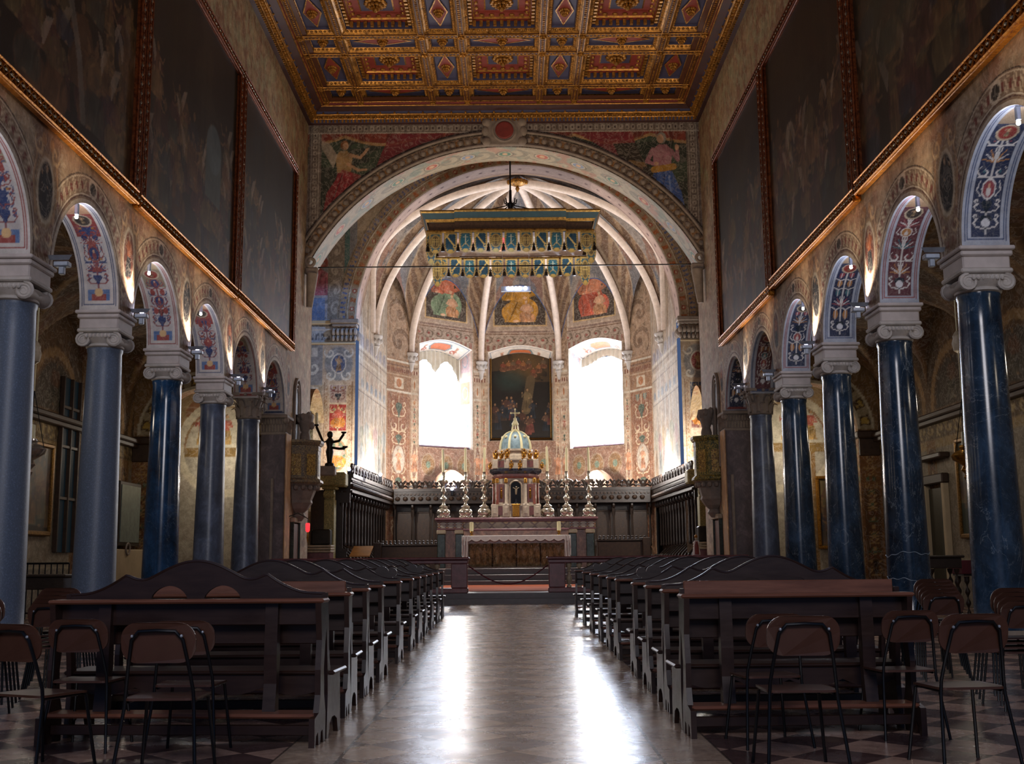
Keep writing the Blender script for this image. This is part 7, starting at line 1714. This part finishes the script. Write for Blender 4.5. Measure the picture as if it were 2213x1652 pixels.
# ------------------------------------------------------------------ pews
def crest_pts(L, kind):
    """outline of the crested back, from left to right, heights above the straight back"""
    h = L/2; pts = []
    for i in range(81):
        u = i/80*2-1; a = abs(u)
        if a > .62: z = .015+.135*((1-a)/.38)**1.7
        elif a > .42: z = .15-.035*math.sin((.62-a)/.2*PI*.72)
        else: z = .123+.125*math.cos(PI/2*a/.42)**1.1
        pts.append((u*h, z))
    return pts
def make_pew(L, crest, lab_, rnd=0):
    t = thing('pew', lab_, 'pew'); h = L/2
    # origin: middle of the rear feet line; the pew looks towards +y (the altar)
    MB().bbox(-h-.02, h+.02, -.02, .17, .955, .985, .012).build('book_rest', 'wood_edge', t)
    MB().bbox(-h+.03, h-.03, .10, .125, .80, .955, .005).build('book_rest_apron', 'wood', t)
    MB().bbox(-h+.02, h-.02, -.10, .14, .185, .215, .012).build('kneeler', 'wood_edge', t); MB().bbox(-h+.04, h-.04, .0, .03, .06, .13, .005).build('foot_rail', 'wood', t)
    # rear end panels (kneeler side), S-shaped
    prof = [(-.14, 0), (-.10, 0), (-.09, .07), (-.045, .09), (-.02, 0), (.03, 0), (.045, .08), (.09, .09), (.11, 0), (.17, 0), (.17, .2), (.12, .32), (.10, .5), (.13, .68), (.19, .84), (.20, .955), (-.02, .955), (.00, .84), (.03, .7), (.0, .5), (.01, .33), (-.03, .215), (-.14, .19)]
    for s in (-1, 1): MB().prism(prof, s*h-.02*(1+s), s*h+.02*(1-s), 'x').build('kneeler_end', 'wood', t)
    for s in (-.62, .62): MB().prism([(.03, .21), (.13, .21), (.12, .4), (.14, .55), (.12, .8), (.12, .955), (.06, .955), (.05, .6), (.06, .4)], s*h-.045, s*h+.045, 'x').build('support_post', 'wood', t)
    # the bench itself in front: seat, back, scalloped apron
    MB().bbox(-h-.03, h+.03, .30, .72, .435, .465, .012).build('seat', 'wood', t)
    sc = [(-h+.03, .435)]+[(-h+.03+(L-.06)*i/60, .345-.055*abs(math.sin(i/60*PI*4))) for i in range(61)]+[(h-.03, .435)]; MB().prism(sc[::-1], .33, .35, 'y').build('scalloped_apron', 'wood', t)
    for s in (-1, 1):
        MB().prism([(.26, 0), (.32, 0), (.36, .1), (.42, .13), (.5, .13), (.58, .1), (.62, 0), (.7, 0), (.68, .2), (.66, .435), (.36, .435), (.30, .62), (.27, .9), (.24, 1.02), (.20, 1.02), (.21, .8), (.26, .5), (.28, .3)], s*(h-.03)-.018, s*(h-.03)+.018, 'x').build('bench_end', 'wood', t)
    if crest == 'plain': MB().bbox(-h+.04, h-.06, .20, .225, .975, 1.075, .006).build('backrest', 'wood_edge', t)
    else:
        cp = crest_pts(L*.86, crest); top = [(x, 1.0+z) for x, z in cp]
        low = []
        for i in range(60, -61, -1):
            x = i/60*L*.43; a = abs(x)/(L*.43); z = .965
            if .07 < a < .40: z = .965+.11*math.sin((a-.07)/.33*PI)**.5
            if a < .05: z = .93
            low.append((x, z))
        MB().prism([(-L*.5+.03, .955)]+[(-L*.5+.03, 1.01)]+top+[(L*.5-.03, 1.01), (L*.5-.03, .955)]+low, .205, .232, 'y').build('crested_backrest', 'wood', t)
        b = MB().tube([(x, .218, z) for x, z in [(-L*.5+.03, 1.01)]+top+[(L*.5-.03, 1.01)]], .016, 6); b.build('crest_moulding', 'wood', t, True)
        if crest == 'volute':
            for s in (-1, 1):
                b = MB(); b.lathe([(.01, -.014), (.085, -.014), (.085, .014), (.01, .014)], 18); m = 18*4; vs = b.v[-m:]; b.v[-m:] = [(s*(h-.18)-s*.07+v[0], .218+v[2], 1.1+v[1]*.8) for v in vs]
                b.lathe([(.01, -.014), (.055, -.014), (.055, .014), (.01, .014)], 16); m = 16*4; vs = b.v[-m:]; b.v[-m:] = [(s*(h-.18)+s*.07+v[0], .218+v[2], 1.09+v[1]) for v in vs]; b.prism([(s*(h-.18)-.09, .99), (s*(h-.18)+.09, .99), (s*(h-.18)+.03, 1.1), (s*(h-.18)-.03, 1.1)], .206, .23, 'y'); b.build('volute', 'wood', t)
    MB().bbox(-h+.04, h-.04, .225, .245, .66, .80, .006).build('back_slat', 'wood', t)
    return t
ordn = ['nearest', 'second', 'third', 'fourth', 'fifth', 'sixth', 'seventh', 'eighth', 'ninth', 'tenth', 'eleventh']
left = [(-1.34, 8.0, 'a'), (-1.34, 9.36, 'plain'), (-1.36, 10.65, 'a'), (-1.37, 11.95, 'a'), (-1.39, 14.0, 'volute'), (-1.41, 15.9, 'a'), (-1.43, 17.4, 'a'), (-1.45, 18.9, 'volute'), (-1.46, 20.5, 'a'), (-1.48, 22.4, 'a'), (-1.5, 24.3, 'a')]
right = [(1.22, 8.2, 'plain', 1.66), (1.23, 9.45, 'a', 1.96), (1.25, 10.8, 'a', 1.96), (1.26, 12.1, 'volute', 1.96), (1.27, 14.2, 'a', 1.96), (1.28, 15.6, 'a', 1.96), (1.29, 17.3, 'a', 1.96), (1.30, 19.3, 'volute', 1.96), (1.31, 21.6, 'a', 1.96), (1.32, 24.6, 'a', 1.96)]
pp = {}
for side, rows_ in ((-1, left), (1, right)):
    for k, r in enumerate(rows_):
        L = 1.95 if side < 0 else r[3]; key = (L, r[2]); nm = 'left' if side < 0 else 'right'
        sty = {'plain': 'dark pew with straight plain back', 'a': 'dark pew with wavy crested back', 'volute': 'dark pew with scroll ends on its back'}[r[2]]
        lb = '%s, %s row on the %s of the aisle' % (sty, ordn[k], nm)
        if key not in pp: t = make_pew(L, r[2], lb); pp[key] = t
        else: t = dup(pp[key], label=lb)
        t['group'] = 'pews along the central aisle'; x = r[0]+side*L/2
        t.location = (x, r[1], 0); t.rotation_euler[2] = (-.07 if side < 0 and k == 0 else .03 if side > 0 and k == 0 else .008*((k*5) % 3-1))
        if k: t.scale = (1+.02*((k*3) % 3-1), 1, 1)

# ------------------------------------------------------------------ chairs
M['ply'] = simple('brown_plywood', '#422920', .33, var=.2, scale=4, bump=.05); M['tubeb'] = simple('black_steel_tube', '#0e1116', .22, .3, var=.1, bump=0)
def rrect(w, h, r, n=6):
    out = []
    for cx, cz, a0_ in ((w/2-r, h/2-r, 0), (-w/2+r, h/2-r, PI/2), (-w/2+r, -h/2+r, PI), (w/2-r, -h/2+r, 3*PI/2)):
        for i in range(n+1): a = a0_+i*PI/2/n; out.append((cx+r*math.cos(a), cz+r*math.sin(a)))
    return out
def make_chair():
    t = thing('school_chair', 'brown plywood chair', 'chair'); w = .185
    # looks towards +y
    b = MB(); pts = rrect(.41, .22, .09); m = len(pts); rings = []
    for off in (-.006, .006):
        rings.append([(x, -.222-(z)*.2-.018*(1-(x/.2)**2)+off, .762+z) for x, z in pts])
    b.loft(rings); n = len(b.v); b.f += [tuple(range(n-m, n)), tuple(range(n-2*m, n-m))[::-1]]; bk = b.build('backrest', 'ply', t)
    b = MB(); pts = rrect(.40, .38, .05); b.loft([[(x, y+.0, .448-.012*max(0, (y-.1)/.1)**2) for x, y in pts], [(x, y, .462-.012*max(0, (y-.1)/.1)**2) for x, y in pts]]); n = len(b.v); b.f += [tuple(range(n-m, n)), tuple(range(n-2*m, n-m))[::-1]]; b.build('seat', 'ply', t)
    # rear legs rise outside the seat and loop behind the backrest
    loop = [(-w-.045, -.24, .0), (-w-.005, -.17, .42), (-w+.0, -.175, .5), (-w+.02, -.212, .64), (-w+.045, -.252, .78), (-w+.085, -.262, .825), (0, -.268, .83), (w-.085, -.262, .825), (w-.045, -.252, .78), (w-.02, -.212, .64), (w-.0, -.175, .5), (w+.005, -.17, .42), (w+.045, -.24, .0)]
    MB().tube(loop, .0105, 8).build('rear_frame', 'tubeb', t, True)
    for s in (-1, 1): MB().tube([(s*(w+.03), .24, 0), (s*(w-.01), .175, .43), (s*(w-.01), .12, .44), (s*(w-.01), -.15, .44)], .0105, 8).build('leg', 'tubeb', t, True)
    MB().tube([(-w+.01, .15, .437), (w-.01, .15, .437)], .009, 6).build('stretcher', 'tubeb', t, True)
    for s in (-1, 1): MB().ball((s*(w-.05), -.262, .80), .009, 6, 4).build('rivet', 'steel', bk, True)
    return t
pc = make_chair()
chs = [(-2.03, 6.75, 0, 1.04, 'brown plywood chair in the left foreground, nearest the camera beside the aisle pews', ''),
 (-2.14, 7.6, .0, 1.0, 'brown plywood chair partly hidden behind the nearest left foreground chair', ''),
 (-2.92, 7.9, -.06, 1.0, 'brown plywood chair in front of the left end of the nearest left pew', ''),
 (-2.90, 7.05, -.42, 1.02, 'brown plywood chair turned to the right at the left edge of the photo', ''),
 (1.68, 6.87, .0, 1.04, 'brown plywood chair in the right foreground, nearest the pew end', ''),
 (1.71, 7.83, .14, 1.0, 'brown plywood chair half hidden behind the nearest right foreground chair', ''),
 (2.73, 8.15, .1, 1.0, 'brown plywood chair standing right of the nearest right pew', ''),
 (2.68, 6.95, .1, 1.04, 'brown plywood chair at the far right of the foreground row', '')]
for k, (x, y, rz, s, lb, g) in enumerate(chs):
    o = pc if k == 0 else dup(pc, label=lb); o['label'] = lb; o.location = (x, y, 0); o.rotation_euler = (0, 0, rz); o.scale = (s, s, s); o['group'] = 'loose plywood chairs in the foreground'
pos_ = ['lowest', 'second', 'third', 'fourth', 'topmost']
stk = [(4.17, 9.5, .0, 4, 'at the right edge of the photo'), (4.3, 11.6, .0, 5, 'before the second right column'), (3.8, 11.9, -.05, 3, 'behind the right end of the first right pew'),
       (-4.36, 10.9, .0, 5, 'behind the left end of the nearest left pew'), (-4.45, 9.45, .1, 4, 'at the left edge of the photo')]
for x, y, rz, n, where in stk:
    for i in range(n):
        o = dup(pc, (x, y+.06*i, .034*i), rz, '%s brown plywood chair in the stack %s' % (pos_[i] if i < n-1 else 'topmost', where), 'stacked plywood chairs'); o.rotation_euler = (0, 0, rz)
        o.scale = (1, 1, 1)

# ------------------------------------------------------------------ spotlights on the capitals
def spot_fix(loc, tgt, lb, energy, col=NEUT, bulb='bulb_b', spot=70, size=.05, on=True):
    t = thing('spotlight', lb, 'spotlight', loc); d = (Vector(tgt)-Vector(loc)).normalized()
    b = MB().bbox(-.11, .11, -.07, .07, -.05, .03, .015); b.build('housing', 'steel', t); b = MB().add([(-.13, -.1, .03), (.13, -.1, .03), (.2, -.16, .09), (-.2, -.16, .09)], [(0, 1, 2, 3)]); b.build('reflector_flap', 'steel', t); MB().bbox(-.04, .04, -.04, .04, -.16, -.04, .01).build('bracket', 'steel', t)
    if on:
        MB().ball((0, 0, .06), .038, 8, 6).build('bulb', bulb, t, True)
        l = lamp('spot_beam', 'SPOT', tuple(Vector(loc)+Vector((0, 0, .12))), energy, col, size, tgt, spot, .8)
    return t
wh = {0: 'first', 1: 'second', 2: 'third', 3: 'fourth', 4: 'fifth'}
for side, X, nm in ((-1, XL, 'left'), (1, XR, 'right')):
    for k in range(-1, 5):
        y = Y0+k*DD+PW+.02; z = 5.52 if k < 4 else 5.74; on = k not in ((-1, 0) if side < 0 else (0, 3))
        if k == -1: lamp('nave_uplight', 'SPOT', (X-side*.3, y, 5.6), 300, WARM, .08, (CX+side*1.0, y+4, 16), 95, .8); continue
        loc = (X-side*.15, y-.04, z); spot_fix(loc, (X+side*.04, y-.34, z+.6), 'grey %s spotlight on the %s capital of the %s arcade' % ('glowing' if on else 'unlit', wh[k], nm), 260, (1, .82, .66), 'bulb_b', 60, .03, on)
        lamp('nave_uplight', 'SPOT', (X-side*.3, y, z+.2), 300 if k < 4 else 520, WARM, .08, (CX+side*1.5, y+3, 16) if k < 4 else (CX, 35, 13.5), 95, .8)
    # bulbs clamped high inside the arches, washing the painted soffits
    for k in range(0, 4):
        yc = Y0+(k-.5)*DD+PW/2+.0; c = (X+side*.10, yc-.35, 6.55)
        t = thing('arch_bulb', 'small %s clamped under the crown of the %s arch on the %s' % ('bright bulb', wh[k], nm), 'lamp', c); MB().ball((0, 0, 0), .03, 8, 6).build('bulb', 'bulb_w', t, True); MB().bbox(-.03, .03, -.03, .03, .03, .22, .01).build('clamp', 'steel', t)
        lamp('arch_light', 'POINT', (c[0], c[1], c[2]-.08), 24, (.86, .88, 1.0), .05)
